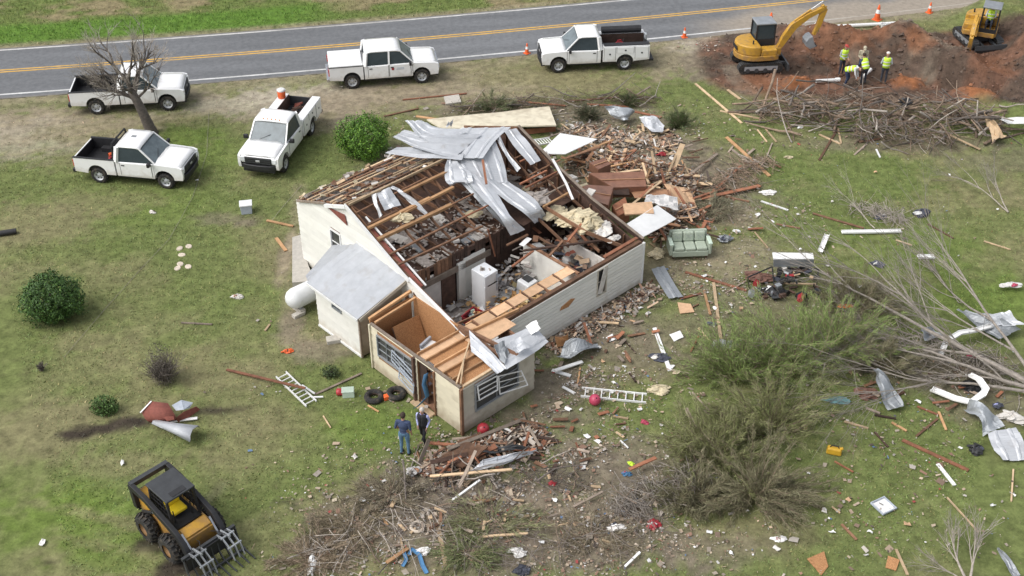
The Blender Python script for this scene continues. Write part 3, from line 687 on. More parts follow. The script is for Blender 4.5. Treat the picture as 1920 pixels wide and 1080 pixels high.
def span(poly, z):
    """interval of a convex outline [(s,z)] at height z"""
    xs = []
    for i in range(len(poly)):
        (s0, z0), (s1, z1) = poly[i], poly[(i + 1) % len(poly)]
        if (z0 - z) * (z1 - z) <= 0 and abs(z1 - z0) > 1e-6:
            xs.append(s0 + (s1 - s0) * (z - z0) / (z1 - z0))
    return (min(xs), max(xs)) if len(xs) >= 2 else None
def lap_wall(P0, d, nrm, poly, course, openings, material, back='wood_brown', thick=0.09, name='wall', proud=0.02, lap=.022, gap=.008):
    """a wall with lapped boards: the backing is the part, every board a piece of its own"""
    P0 = arr(*P0); d = arr(*d); nrm = arr(*nrm); zs = [z for s, z in poly]
    mb = MB()
    lo, hi = min(zs), max(zs)
    cuts_s = sorted({s for s, z in poly} | {o[0] for o in openings} | {o[1] for o in openings})
    def colz(s):
        lo_, hi_ = [], []
        for i in range(len(poly)):
            (s0, z0), (s1, z1) = poly[i], poly[(i + 1) % len(poly)]
            if (s0 - s) * (s1 - s) <= 0 and abs(s1 - s0) > 1e-6: lo_.append(z0 + (z1 - z0) * (s - s0) / (s1 - s0))
        return min(lo_), max(lo_)
    for a, b in zip(cuts_s[:-1], cuts_s[1:]):
        if b - a < 1e-4: continue
        la, ha = colz(a + 1e-5); lb, hb = colz(b - 1e-5)
        bands = [(la, ha, lb, hb)]
        for o in openings:
            if o[0] <= a + 1e-6 and o[1] >= b - 1e-6:
                nb = []
                for (x0, x1, y0, y1) in bands:
                    if o[2] > x0 + .01: nb.append((x0, o[2], y0, o[2]))
                    if o[3] < min(x1, y1) - .01: nb.append((o[3], x1, o[3], y1))
                bands = nb
        for (x0, x1, y0, y1) in bands:
            q = [P0 + d * a + arr(0, 0, x0), P0 + d * b + arr(0, 0, y0), P0 + d * b + arr(0, 0, y1), P0 + d * a + arr(0, 0, x1)]
            mb.extrude(q, -nrm * thick)
    w = mb.build(name, back, HZ)
    z = lo
    while z < hi - 0.02:
        z1 = min(z + course - gap, hi - 0.004)  # open gap bares the dark backing, standing in for the lap's shadow line
        s0, s1 = span(poly, z + .002), span(poly, z1 - .002)
        if s0 and s1:
            a0, b0, a1, b1 = s0[0], s0[1], s1[0], s1[1]
            cuts = [(a0, b0, a1, b1)]
            for o in openings:
                if min(z1, o[3]) - max(z, o[2]) > course * 0.35:
                    nc = []
                    for (c0, d0, c1, d1) in cuts:
                        if o[0] > max(c0, c1) + .03: nc.append((c0, min(d0, o[0]), c1, min(d1, o[0])))
                        if o[1] < min(d0, d1) - .03: nc.append((max(c0, o[1]), d0, max(c1, o[1]), d1))
                    cuts = nc
            for (c0, d0, c1, d1) in cuts:
                if d0 - c0 < 0.05: continue
                m_ = MB(); f = P0
                o_, i_ = proud + lap, .004
                vs = [f + d * c0 + arr(0, 0, z) + nrm * o_, f + d * d0 + arr(0, 0, z) + nrm * o_, f + d * d1 + arr(0, 0, z1) + nrm * (o_ - lap), f + d * c1 + arr(0, 0, z1) + nrm * (o_ - lap),
                      f + d * c0 + arr(0, 0, z) + nrm * i_, f + d * d0 + arr(0, 0, z) + nrm * i_, f + d * d1 + arr(0, 0, z1) + nrm * i_, f + d * c1 + arr(0, 0, z1) + nrm * i_]
                m_.add(vs, [(0, 1, 2, 3), (7, 6, 5, 4), (4, 5, 1, 0), (5, 6, 2, 1), (6, 7, 3, 2), (7, 4, 0, 3)])
                m_.build('siding_board', material, w)
        z += course
    return w
EU, EV = L(1, 0), L(0, 1)
def win(P0, d, nrm, s0, s1, z0, z1, bars=(1, 1), frame='trim_white', glass='glass_house', fw=0.05, name='window'):
    P0 = arr(*P0); d = arr(*d); nrm = arr(*nrm); mb = MB(); p = lambda s, z, o=0.0: P0 + d * s + arr(0, 0, z) + nrm * o
    c = 0.03
    for a, b in (((s0, z0), (s1, z0)), ((s0, z1), (s1, z1))): mb.beam(p(a[0] - fw / 2, a[1], c), p(b[0] + fw / 2, b[1], c), fw, fw * 1.5, up=nrm)
    for s in (s0, s1): mb.beam(p(s, z0 + .04, c), p(s, z1 - .04, c), fw, fw * 1.4, up=nrm)
    w = mb.build(name, frame, HZ)
    g = MB().beam(p((s0 + s1) / 2, z0 + .02, -.02), p((s0 + s1) / 2, z1 - .02, -.02), s1 - s0 - .04, .01, up=nrm); g.build('pane', glass, w)
    for k in range(1, bars[0]):
        s = s0 + (s1 - s0) * k / bars[0]; MB().beam(p(s, z0 + .03, .012), p(s, z1 - .03, .012), .03, .03, up=nrm).build('window_bar', frame, w)
    for k in range(1, bars[1]):
        z = z0 + (z1 - z0) * k / bars[1]; MB().beam(p(s0 + .03, z, .014), p(s1 - .03, z, .014), .03, .03, up=nrm).build('window_bar', frame, w)
    return w

# floors
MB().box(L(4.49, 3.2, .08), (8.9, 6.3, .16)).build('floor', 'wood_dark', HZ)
MB().box(L(4.49, 8.4, .07), (8.9, 4.0, .14)).build('kitchen_floor', 'insul_grey', HZ)
MB().box(L(-1.03, 9.65, .05), (2.0, 4.8, .1)).build('porch_floor', 'wood_brown', HZ)

# gable end wall, high eave on the outer side
GP = [(0, 0.12), (0, 3.12), (2.1, 3.90), (3.45, 4.36), (5.5, 3.36), (7.2, 2.85), (7.2, 0.12)]
lap_wall(L(0, 0, 0), EV, L(-1, 0), GP, 0.2, [(2.22, 2.86, 1.75, 2.82)], 'siding', proud=.012)
win(L(0, 0, 0), EV, L(-1, 0), 2.22, 2.86, 1.75, 2.82, (1, 2))
mb = MB(); mb.beam(L(-.10, 3.45, 4.47), L(-.10, 7.1, 2.86), .05, .17); mb.build('rake_trim', 'trim_white', HZ)
MB().beam(L(-.11, 2.15, 3.86), L(-.11, 3.5, 4.42), .09, .13).build('rake_trim', 'trim_white', HZ)
MB().beam(L(-.06, 0.15, 3.16), L(-.06, 2.1, 3.92), .1, .07).build('rake_trim', 'wood_grey', HZ)
# torn soffit: the red-brown boards and white ribbon along the open rake
q = [L(-.055, 2.2, 3.83), L(-.055, 3.35, 3.98), L(-.055, 3.45, 3.55)]
MB().extrude(q, L(-.02, 0)).build('exposed_sheathing', 'brick_red', HZ)
MB().beam(L(.18, 4.5, 3.78), L(.18, 7.4, 2.62), .26, .04).build('soffit_board', 'brick_red', HZ)
MB().beam(L(.36, 4.1, 4.05), L(.36, 7.5, 2.66), .06, .05).build('soffit_trim', 'trim_white', HZ)
# siding strip of the gable over the porch
lap_wall(L(0, 0, 0), EV, L(-1, 0), [(7.2, 2.32), (7.2, 2.84), (10.3, 1.93), (10.3, 1.78)], 0.16, [], 'siding', name='gable_wall', proud=.012)
MB().beam(L(-.05, 7.0, 2.93), L(-.05, 10.35, 1.97), .12, .05).build('rake_trim', 'trim_white', HZ)
MB().beam(L(-.02, 9.6, 2.17), L(-.02, 12.2, 2.12), .16, .14).build('porch_beam', 'wood_brown', HZ)
# outer long wall and far end
MB().box(L(4.49, .06, 1.6), (8.98, .12, 2.95)).build('wall', 'siding', HZ)
lap_wall(L(8.98, 0, 0), EV, L(1, 0), [(0, .12), (0, 2.6), (6.2, 2.2), (6.2, .12)], 0.2, [], 'siding')
q = [L(8.86, .1, .1), L(8.86, .1, 3.0), L(8.86, 3.45, 4.25), L(8.86, 5.5, 3.22), L(8.86, 10.35, 1.85), L(8.86, 10.35, .1)]
MB().extrude(q, L(.06, 0)).build('far_gable_boarding', 'wood_dark', HZ)
for i in range(16): MB().beam(L(8.82, .3 + i * .62, 1.5), L(8.82, .3 + i * .62, roof_z(.3 + i * .62) - .15), .05, .09).build('stud', 'wood_brown', HZ)

# rear wall with lapped siding and its battered narrow window
RO = [(6.36, 6.86, .72, 1.93)]
lap_wall(L(0, 10.46, 0), EU, L(0, 1), [(1.3, .10), (1.3, 1.93), (8.98, 2.0), (8.98, .10)], 0.165, RO, 'siding', thick=.1, lap=.010, gap=.024, proud=.035)
win(L(0, 10.46, 0), EU, L(0, 1), 6.36, 6.86, .72, 1.93, (1, 2), frame='siding_tan')
MB().beam(L(6.5, 10.53, .8), L(6.78, 10.54, 1.9), .26, .02, up=L(0, 1)).build('torn_screen', 'drywall', HZ)
q = [L(4.3, 10.50, 1.12), L(4.75, 10.50, 1.06), L(5.1, 10.50, 1.28), L(4.9, 10.50, 1.36), L(4.4, 10.50, 1.25)]
MB().extrude(q, L(0, .03)).build('bare_sheathing_patch', 'osb', HZ)
MB().box(L(9.0, 10.48, 1.03), (.1, .1, 1.95)).build('corner_trim', 'trim_white', HZ)
# top of the rear wall: plate, blocks of plywood ceiling left on it
MB().beam(L(1.3, 10.36, 2.02), L(8.9, 10.36, 2.05), .16, .09).build('wall_plate', 'wood_brown', HZ)
for i in range(6):
    u = .7 + i * .82
    MB().box(L(u + .38, 9.86, 2.06 + .01 * (i % 2)), (.74, .42, .02)).build('ceiling_panel', 'ply', HZ)
    MB().beam(L(u, 9.6, 2.04), L(u, 10.3, 2.0), .05, .12).build('joist', 'wood_brown', HZ)
MB().beam(L(.4, 9.62, 1.99), L(5.6, 9.62, 1.99), .05, .14).build('joist', 'wood_new', HZ)
MB().beam(L(.1, 9.2, 1.88), L(2.2, 9.55, 1.95), .05, .1).build('joist', 'wood_brown', HZ)

# wall between the tall front part and the rear rooms
mb = MB()
mb.box(L(.55, 6.4, 1.0), (1.0, .1, 1.9)); mb.box(L(1.5, 6.4, 1.0), (.85, .1, 1.9)); mb.build('partition', 'drywall', HZ)
MB().box(L(2.28, 6.45, 1.0), (.7, .06, 1.9)).build('doorway_shade_panel', 'wood_dark', HZ)  # dark sheet standing in for the shade of the open doorway
mb = MB(); mb.box(L(2.9, 6.52, 1.03), (.36, .14, 1.9)); mb.box(L(3.6, 6.5, 1.05), (1.1, .08, 2.0)); mb.build('partition', 'siding', HZ)
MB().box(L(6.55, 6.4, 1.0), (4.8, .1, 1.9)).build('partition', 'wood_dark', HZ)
for i in range(46):
    u = .15 + i * .19 + random.uniform(-.02, .02)
    if random.random() < .08: continue
    z0 = 1.72 if u < 3.0 else random.uniform(1.2, 1.75)
    MB().box(L(u, 6.47, (z0 + 2.5) / 2 + random.uniform(-.05, .05)), (.165, .025, 2.5 - z0)).build('wall_plank', 'wood_dark' if u > 2.6 else 'wood_brown', HZ)
MB().beam(L(.2, 6.55, 1.83), L(4.4, 6.55, 1.78), .08, .24).build('beam', 'wood_grey', HZ)
MB().beam(L(.2, 6.42, 2.30), L(8.9, 6.42, 2.35), .1, .2).build('beam', 'wood_dark', HZ)
# dividers of the rear rooms
MB().box(L(5.63, 8.65, 1.05), (.1, 2.9, 1.82)).build('partition', 'siding', HZ)
MB().beam(L(5.63, 7.1, 2.0), L(5.6, 10.2, 2.02), .12, .07).build('wall_plate', 'wood_brown', HZ)
MB().box(L(7.4, 9.0, .9), (.08, 2.6, 1.5)).build('partition', 'drywall', HZ)

# attic floor joists and what lies between them
for i in range(15):
    u = .3 + i * .61
    e = 6.35 if u < 6.2 else random.uniform(5.2, 6.3)
    MB().beam(L(u, .1, 2.17), L(u + random.uniform(-.04, .04), e, 2.17 + random.uniform(-.03, .03)), .05, .15).build('joist', 'wood_brown', HZ)
for i in range(95):
    u, v = random.uniform(.3, 8.6), random.uniform(3.3, 6.2)
    w, d = random.uniform(.18, .6), random.uniform(.2, .85)
    R = rotz(random.gauss(0, .2)) @ rotx(random.gauss(0, .12)) @ roty(random.gauss(0, .12))
    m_ = random.choice(['insul_grey', 'drywall', 'insul_grey', 'wood_dark', 'metal_dull', 'insul_grey', 'wood_dark', 'insul_grey'])
    MB().box(L(u, v, 2.12 + random.uniform(0, .16)), (w, d, random.uniform(.015, .10)), R).build('attic_rubble', m_, HZ)
mb = MB()
for i in range(600):
    u, v = random.uniform(.2, 8.7), random.uniform(3.0, 6.3)
    mb.box(L(u, v, 2.2 + random.uniform(0, .13)), (random.uniform(.03, .2), random.uniform(.02, .09), .02), rotz(random.uniform(0, 3)) @ rotx(random.gauss(0, .4)))
o = mb.build('attic_dust', 'insul_grey', HZ); o['kind'] = 'stuff'
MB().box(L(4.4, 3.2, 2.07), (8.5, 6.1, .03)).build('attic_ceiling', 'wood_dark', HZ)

# rafters and purlins: the outer slope is laths side by side, the inner slope open
for i in range(15):
    u = .12 + i * .625
    MB().beam(L(u, .05, 3.10), L(u, 3.42, 4.37), .045, .12).build('rafter', 'wood_brown', HZ)
    ve = 6.3 if u < 5.5 else random.uniform(4.6, 6.2)
    if 0 < i < 14 and random.random() < .18: continue
    mz = roof_z(ve) - .08
    if ve > 5.5:
        mb = MB().beam(L(u, 3.48, 4.36), L(u, 5.5, 3.34), .045, .12); mb.beam(L(u, 5.5, 3.335), L(u, ve, mz), .045, .12)
    else: mb = MB().beam(L(u, 3.48, 4.36), L(u, ve, mz), .045, .12)
    mb.build('rafter', 'wood_dark' if i % 2 else 'wood_brown', HZ)
for j in range(10):
    v = .06 + j * .375
    a, b = random.uniform(-.15, .12), random.uniform(6.5, 8.9)
    z = roof_z(v) + .02
    n_ = 3
    cuts = sorted([a, b] + [a + (b - a) * (k + random.uniform(.3, .7)) / n_ for k in range(n_ - 1)])
    for c0, c1 in zip(cuts[:-1], cuts[1:]):
        if random.random() < .06: continue
        k = random.uniform(-.05, .05)
        MB().beam(L(c0 + .03, v + k, z + random.uniform(-.01, .02)), L(c1 - .03, v + random.uniform(-.04, .04), z + random.uniform(-.01, .03)), .10, .04, up=L(0, -.35, 1), roll=random.gauss(0, .12)).build('purlin', random.choice(['wood_grey', 'wood_pale', 'wood_brown', 'wood_pale']), HZ)
for (p0, p1, wdt, h, m_) in (
    ((654, 384), (838, 296), .07, .09, 'wood_pale'), ((668, 399), (800, 333), .06, .05, 'wood_brown'),
    ((690, 428), (806, 371), .13, .09, 'wood_new'), ((752, 363), (838, 322), .12, .08, 'wood_new'), ((757, 399), (850, 351), .13, .09, 'wood_new'),
    ((709, 449), (846, 384), .15, .11, 'wood_new'), ((846, 384), (890, 362), .05, .05, 'wood_brown'),
    ((729, 478), (870, 407), .08, .06, 'wood_brown'), ((870, 407), (930, 378), .05, .05, 'wood_red'),
    ((745, 497), (905, 424), .08, .06, 'wood_brown'), ((690, 421), (745, 395), .1, .06, 'wood_brown'),
    ((985, 352), (1045, 322), .07, .06, 'wood_red'), ((975, 345), (1025, 320), .07, .06, 'wood_red'), ((1018, 388), (1065, 362), .07, .06, 'wood_new'), ((975, 303), (1000, 292), .07, .05, 'wood_red')):
    MB().beam(onroof(*p0, .05), onroof(*p1, .05), wdt, h).build('purlin', m_, HZ)
# shreds of felt, insulation and splinters along the outer eave and ridge
for i in range(70):
    u = random.uniform(0, 6.8); v = random.choice([random.uniform(-.1, .5), random.uniform(0, 3.4)])
    MB().box(L(u, v, roof_z(v) + .07), (random.uniform(.08, .4), random.uniform(.04, .16), random.uniform(.02, .06)), rotz(random.uniform(-.6, .6)) @ rotx(.35 + random.gauss(0, .3)) @ roty(random.gauss(0, .25))).build('torn_felt', random.choice(['insul', 'wood_grey', 'wood_brown', 'insul_grey', 'wood_pale', 'drywall']), HZ)
# rubble and planks lying about on the inner slope
for (x0, y0, x1, y1, z0, z1, m_) in ((915, 430, 928, 480, 2.9, 1.6, 'wood_red'), (800, 322, 838, 362, 4.2, 3.6, 'wood_brown'), (905, 300, 912, 345, 4.4, 4.0, 'wood_red'), (950, 460, 990, 440, 2.2, 2.3, 'wood_brown'),
    (1030, 480, 1055, 452, 2.1, 2.4, 'wood_brown'), (980, 470, 1148, 448, 2.35, 2.2, 'wood_dark'), (1065, 452, 1090, 420, 2.4, 2.6, 'wood_red'), (1090, 440, 1105, 460, 2.4, 2.1, 'wood_red'), (960, 500, 1000, 470, 1.8, 2.1, 'wood_red'), (1010, 445, 1050, 470, 2.2, 2.1, 'wood_brown')):
    MB().beam(hg(x0, y0, z0), hg(x1, y1, z1), .09, .06).build('broken_rafter', m_, HZ)
# far gable rafters that still stand
for (pts, m_) in ((((972, 240), (1035, 306), (1110, 377), (1206, 452)), 'wood_dark'),):
    P = [onroof(*p, .02) for p in pts]
    for a, b in zip(P[:-1], P[1:]):
        MB().beam(a, b, .05, .22).build('gable_rafter', m_, HZ)
        MB().beam(a + arr(0, 0, .12), b + arr(0, 0, .12), .12, .03).build('rake_board', 'wood_grey', HZ)
P = [hg(1018, 386, 2.95), hg(1100, 436, 2.5), hg(1178, 466, 2.0)]
for a, b in zip(P[:-1], P[1:]): MB().beam(a, b, .05, .15).build('rafter', 'wood_brown', HZ)
MB().beam(L(7.0, 10.2, 2.12), L(8.9, 10.2, 2.14), .14, .05).build('wall_plate', 'wood_red', HZ)
for u, v0, v1 in ((7.4, 7.4, 9.6), (6.5, 7.0, 8.8), (8.5, 6.5, 10.2)):
    MB().beam(L(u, v0, roof_z(v0) - .3), L(u, v1, roof_z(v1) - .3), .05, .12).build('rafter', 'wood_brown', HZ)

# cream insulation and drywall slumped across the far rear room
def lump(name, material, parent, c, r, seed, flat=.35, n=(16, 10), rough=.1):
    """a soft irregular heap or wad"""
    rg = np.random.default_rng(seed); mb = MB(); vs = []; fs = []; nu, nv = n
    ph = rg.uniform(0, 6, 6)
    for i in range(nv + 1):
        th = math.pi * i / nv
        for k in range(nu):
            f = 2 * math.pi * k / nu
            q = 1 + .22 * math.sin(2 * f + ph[0]) + .16 * math.sin(3 * f + ph[1] + th * 2) + .12 * math.sin(5 * f + ph[2] + 3 * th) + rg.uniform(-rough, rough)
            z = math.cos(th)
            vs.append(arr(c[0] + r[0] * q * math.sin(th) * math.cos(f), c[1] + r[1] * q * math.sin(th) * math.sin(f), c[2] + r[2] * (z if z > 0 else z * flat) * (1 + .2 * math.sin(4 * f + ph[3]))))
    for i in range(nv):
        for k in range(nu): fs.append((i * nu + k, (i + 1) * nu + k, (i + 1) * nu + (k + 1) % nu, i * nu + (k + 1) % nu))
    mb.add(vs, fs)
    return mb.build(name, material, parent, smooth=rough < .2)
lump('insulation_wad', 'insul', HZ, hg(1075, 408, 2.5), (.75, .5, .2), 1, n=(30, 16), rough=.3)
lump('insulation_wad', 'insul', HZ, hg(1108, 425, 2.4), (.45, .42, .36), 2, n=(28, 16), rough=.3)
lump('insulation_wad', 'insul', HZ, hg(1040, 400, 2.6), (.5, .35, .16), 3, n=(26, 14), rough=.3)
lump('insulation_wad', 'drywall', HZ, hg(1130, 430, 2.35), (.5, .3, .16), 4, n=(26, 14), rough=.3)
lump('insulation_wad', 'insul_grey', HZ, hg(1000, 375, 3.0), (.8, .45, .2), 5, n=(26, 14), rough=.3)
lump('insulation_wad', 'insul', HZ, L(1.55, 4.75, 3.75), (.32, .26, .2), 6, n=(24, 14), rough=.3)
lump('insulation_wad', 'insul', HZ, hg(888, 402, 2.6), (.3, .22, .16), 7, n=(20, 12), rough=.3)
lump('insulation_wad', 'drywall', HZ, hg(1150, 448, 2.2), (.26, .18, .12), 8, n=(20, 12), rough=.3)
for i in range(60):
    px, py = random.uniform(960, 1180), random.uniform(385, 500)
    if py < 385 + (px - 960) * .28 or py > 480 + (1080 - px) * .35: continue
    MB().box(hg(px, py, random.uniform(1.0, 2.2)), (random.uniform(.15, .7), random.uniform(.08, .4), random.uniform(.01, .06)), rotz(random.uniform(0, 3)) @ rotx(random.gauss(0, .35)) @ roty(random.gauss(0, .3))).build('rubble', random.choice(['drywall', 'wood_brown', 'wood_dark', 'insul_grey', 'wood_red', 'cloth_dark', 'white_board']), HZ)

# broken ceiling and attic fill over the far rooms
for i in range(120):
    px, py = random.uniform(985, 1110), random.uniform(285, 420)
    if py < 250 + (px - 985) * .9 or py > 380 + (px - 985) * .5: continue
    z = 3.0 - .010 * (py - 300)
    m_ = random.choice(['insul_grey', 'insul_grey', 'drywall', 'wood_brown', 'wood_dark', 'insul', 'wood_grey', 'wood_red'])
    MB().box(hg(px, py, z + random.uniform(-.15, .1)), (random.uniform(.12, .55), random.uniform(.06, .35), random.uniform(.015, .07)), rotz(random.uniform(0, 3)) @ rotx(random.gauss(0, .3)) @ roty(random.gauss(0, .3))).build('ceiling_rubble', m_, HZ)
MB().box(L(7.3, 5.9, 2.45), (3.0, 2.2, .03), rotx(-.12)).build('sagging_ceiling', 'wood_dark', HZ)
for (x0, y0, x1, y1) in ((960, 300, 1010, 276), (990, 330, 1050, 300), (1000, 352, 1065, 318), (1010, 372, 1080, 336), (1030, 300, 1075, 345), (1000, 310, 1060, 372)):
    MB().beam(onroof(x0, y0, -.1), onroof(x1, y1, -.1), .07, .05).build('broken_rafter', random.choice(['wood_brown', 'wood_red', 'wood_grey']), HZ)
MB().beam(onroof(1036, 298, .25), onroof(1062, 345, .2), .1, .03).build('bent_trim', 'trim_white', HZ); MB().beam(onroof(1062, 345, .2), onroof(1074, 374, .1), .1, .03).build('bent_trim', 'trim_white', HZ)

# ------------------------------------------------------------------ torn metal roofing still on the roof
def ribbed(rows, ribs, hgt=.025, parent=HZ, name='roof_sheet', material='metal_roof', nn=None, wob=.03, seed=0, rib_w=.16):
    """rows: list of (left point, right point) down the sheet; ribs run down it"""
    rg = np.random.default_rng(seed)
    Lp = np.array([r[0] for r in rows], float); Rp = np.array([r[1] for r in rows], float)
    m = 7 * (len(rows) - 1) + 1
    t = np.linspace(0, len(rows) - 1, m); i0 = np.minimum(t.astype(int), len(rows) - 2); f = (t - i0)[:, None]
    if len(rows) > 2:
        def cr(P):
            P = np.vstack([2 * P[0] - P[1], P, 2 * P[-1] - P[-2]]); a, b, c, d = P[i0], P[i0 + 1], P[i0 + 2], P[i0 + 3]
            return .5 * ((2 * b) + (c - a) * f + (2 * a - 5 * b + 4 * c - d) * f ** 2 + (3 * b - a - 3 * c + d) * f ** 3)
        A, B = cr(Lp), cr(Rp)
    else: A, B = Lp[0] + (Lp[1] - Lp[0]) * f, Rp[0] + (Rp[1] - Rp[0]) * f
    s = [0.0]
    for k in range(ribs):
        a = k / ribs; w = 1 / ribs
        s += [a + w * (.5 - rib_w), a + w * (.5 - rib_w * .4), a + w * (.5 + rib_w * .4), a + w * (.5 + rib_w)]
    s.append(1.0); s = np.array(s); up = np.zeros(len(s)); up[2::4] = 1; up[3::4] = 1; up[-1] = 0
    P = A[:, None] * (1 - s[None, :, None]) + B[:, None] * s[None, :, None]
    du = np.gradient(P, axis=0); dv = B - A
    N = np.cross(du, np.repeat(dv[:, None], P.shape[1], 1)); N /= np.maximum(np.linalg.norm(N, axis=2, keepdims=True), 1e-9)
    N *= np.where(N[..., 2:3] < 0, -1, 1)
    ph = rg.uniform(0, 6, 4)
    q = np.sin(3.1 * t[:, None] / max(1, len(rows) - 1) * 2 + ph[0] + 3 * s[None]) + .6 * np.sin(7 * s[None] + ph[1] + t[:, None])
    cr_ = np.abs(np.sin(2.3 * t[:, None] + 2.1 * s[None] * (1 + ribs) + ph[2])) + .7 * np.abs(np.sin(3.7 * t[:, None] - 2.9 * s[None] * (1 + ribs) + ph[3]))
    P = P + N * (hgt * up[None, :, None] + wob * q[..., None] + min(wob, .06) * .9 * (cr_[..., None] - .9))
    P += rg.normal(0, min(wob, .05) * .12, P.shape)
    return MB().sheet(P, .006).build(name, material, parent)
h = hg
ribbed([(h(722, 287, 4.75), h(744, 276, 4.85)), (h(790, 296, 4.6), h(806, 276, 4.65)), (h(866, 301, 4.5), h(880, 262, 4.55))], 2, seed=1, wob=.022)
ribbed([(h(736, 259, 5.05), h(758, 243, 5.1)), (h(790, 280, 4.8), h(814, 254, 4.9)), (h(850, 298, 4.52), h(905, 250, 4.6))], 3, seed=2, wob=.03)
ribbed([(h(759, 228, 5.2), h(790, 226, 5.1)), (h(786, 256, 5.0), h(824, 240, 4.8)), (h(832, 278, 4.65), h(876, 244, 4.62))], 3, seed=3, wob=.035)
ribbed([(h(786, 234, 4.9), h(800, 230, 4.7)), (h(826, 262, 4.7), h(838, 250, 4.55))], 1, seed=4)
ribbed([(h(832, 297, 4.47), h(905, 297, 4.40)), (h(848, 270, 4.60), h(930, 262, 4.52)), (h(866, 240, 4.35), h(958, 239, 4.35))], 3, seed=5, wob=.012)
ribbed([(h(836, 240, 4.7), h(851, 222, 5.0)), (h(840, 226, 4.95), h(846, 240, 4.6))], 1, seed=6)
# the tongue that hangs down the inner slope, split in two
r = onroof
ribbed([(r(850, 299, .06), r(928, 262, .06)), (r(862, 318, .12), r(946, 310, .14)), (r(884, 340, .14), r(952, 343, .16))], 4, seed=7, wob=.02)
ribbed([(r(900, 334, .17), r(953, 340, .14)), (r(938, 368, .20), r(994, 368, .18)), (r(980, 398, .22), r(1015, 390, .18)), (h(1002, 419, 2.55), h(1024, 404, 2.6))], 2, seed=8, wob=.025)
ribbed([(r(864, 318, .14), r(910, 336, .16)), (r(896, 364, .22), r(936, 368, .20)), (r(935, 405, .30), r(958, 405, .25)), (h(958, 442, 2.45), h(984, 430, 2.5))], 1, seed=9, wob=.02)
ribbed([(r(862, 340, -.05), r(872, 330, .12)), (r(905, 385, -.1), r(912, 375, .18)), (h(950, 428, 2.2), h(960, 435, 2.6))], 1, seed=10, material='metal_dull')
ribbed([(r(838, 300, .1), r(862, 305, .12)), (r(834, 320, .12), r(880, 318, .30)), (r(838, 342, .05), r(886, 340, .25)), (r(856, 346, -.2), r(880, 348, -.1))], 2, seed=11, wob=.06)
ribbed([(r(944, 246, .06), r(968, 240, .08)), (r(965, 275, .08), r(990, 268, .12)), (r(994, 311, .10), r(1014, 300, .16))], 1, seed=12, wob=.03, rib_w=.1)
ribbed([(r(930, 258, .05), r(937, 254, .06)), (r(948, 292, .05), r(953, 287, .1)), (r(970, 322, .02), r(976, 316, .08))], 1, seed=13)
ribbed([(r(706, 362, .02), r(730, 352, .12)), (r(712, 378, .1), r(742, 368, .12)), (r(722, 394, .05), r(752, 385, .08))], 1, seed=14)
ribbed([(r(732, 350, .15), r(738, 349, .3)), (r(765, 376, .08), r(772, 370, .3)), (r(797, 404, -.05), r(803, 398, .15))], 1, seed=15)
ribbed([(r(697, 365, .12), r(705, 362, .1)), (r(701, 382, .15), r(708, 380, .1)), (r(712, 408, .1), r(718, 402, .05))], 1, seed=16, material='trim_white')

# ------------------------------------------------------------------ lean-to with the sound metal roof
lap_wall(L(-2.0, 0, 0), EV, L(-1, 0), [(3.8, .08), (3.8, 2.02), (6.48, 2.02), (6.48, .08)], 0.24, [(4.88, 5.42, 1.5, 1.87)], 'siding', name='lean_to_wall', proud=.01)
lap_wall(L(0, 3.8, 0), EU, L(0, -1), [(-2.0, .08), (-2.0, 2.02), (-.02, 2.75), (-.02, .08)], 0.24, [], 'siding', name='lean_to_wall', proud=.01)
lap_wall(L(0, 6.48, 0), EU, L(0, 1), [(-2.0, .08), (-2.0, 2.02), (-.02, 2.72), (-.02, .08)], 0.24, [], 'siding_tan', name='lean_to_wall', proud=.01)
win(L(-2.0, 0, 0), EV, L(-1, 0), 4.88, 5.42, 1.5, 1.87, (2, 2), frame='metal_dull', glass='glass')
MB().beam(L(-2.04, 6.52, .06), L(-2.04, 6.52, 2.0), .07, .07).build('corner_trim', 'wood_grey', HZ)
MB().beam(L(-2.05, 3.82, .07), L(-2.05, 6.5, .07), .05, .08).build('skirt_trim', 'trim_white', HZ)
ribbed([(L(-2.25, 3.65, 2.08), L(-2.25, 6.75, 2.06)), (L(-1.1, 3.65, 2.52), L(-1.1, 6.78, 2.42)), (L(.03, 3.9, 2.98), L(.03, 6.85, 2.78))], 4, hgt=.016, seed=21, wob=.004, name='lean_to_roof', material='metal_leanto')
ribbed([(L(-1.95, 3.15, 1.98), L(-2.2, 3.7, 2.03)), (L(-.02, 2.25, 2.05), L(-.02, 3.92, 2.90))], 2, hgt=.012, seed=22, wob=.004, name='lean_to_roof', material='metal_leanto')
MB().beam(L(-2.2, 6.8, 2.0), L(.02, 6.86, 2.72), .03, .14).build('fascia', 'siding_tan', HZ)
MB().beam(L(-2.27, 3.7, 2.03), L(-2.27, 6.74, 2.01), .03, .09).build('fascia', 'trim_white', HZ)
MB().beam(L(.02, 3.9, 3.02), L(.02, 7.0, 2.84), .1, .04).build('flashing', 'trim_white', HZ)
MB().beam(L(-.1, 6.9, .1), L(-.1, 6.9, 2.3), .08, .08).build('corner_post', 'wood_brown', HZ)
MB().extrude([L(.55, -1.6, .04), L(1.04, -1.5, .04), L(-.12, .45, .04), L(-.62, 1.6, .04), L(-1.35, 1.1, .04)], (0, 0, .26)).build('step_slab', 'concrete', HZ)

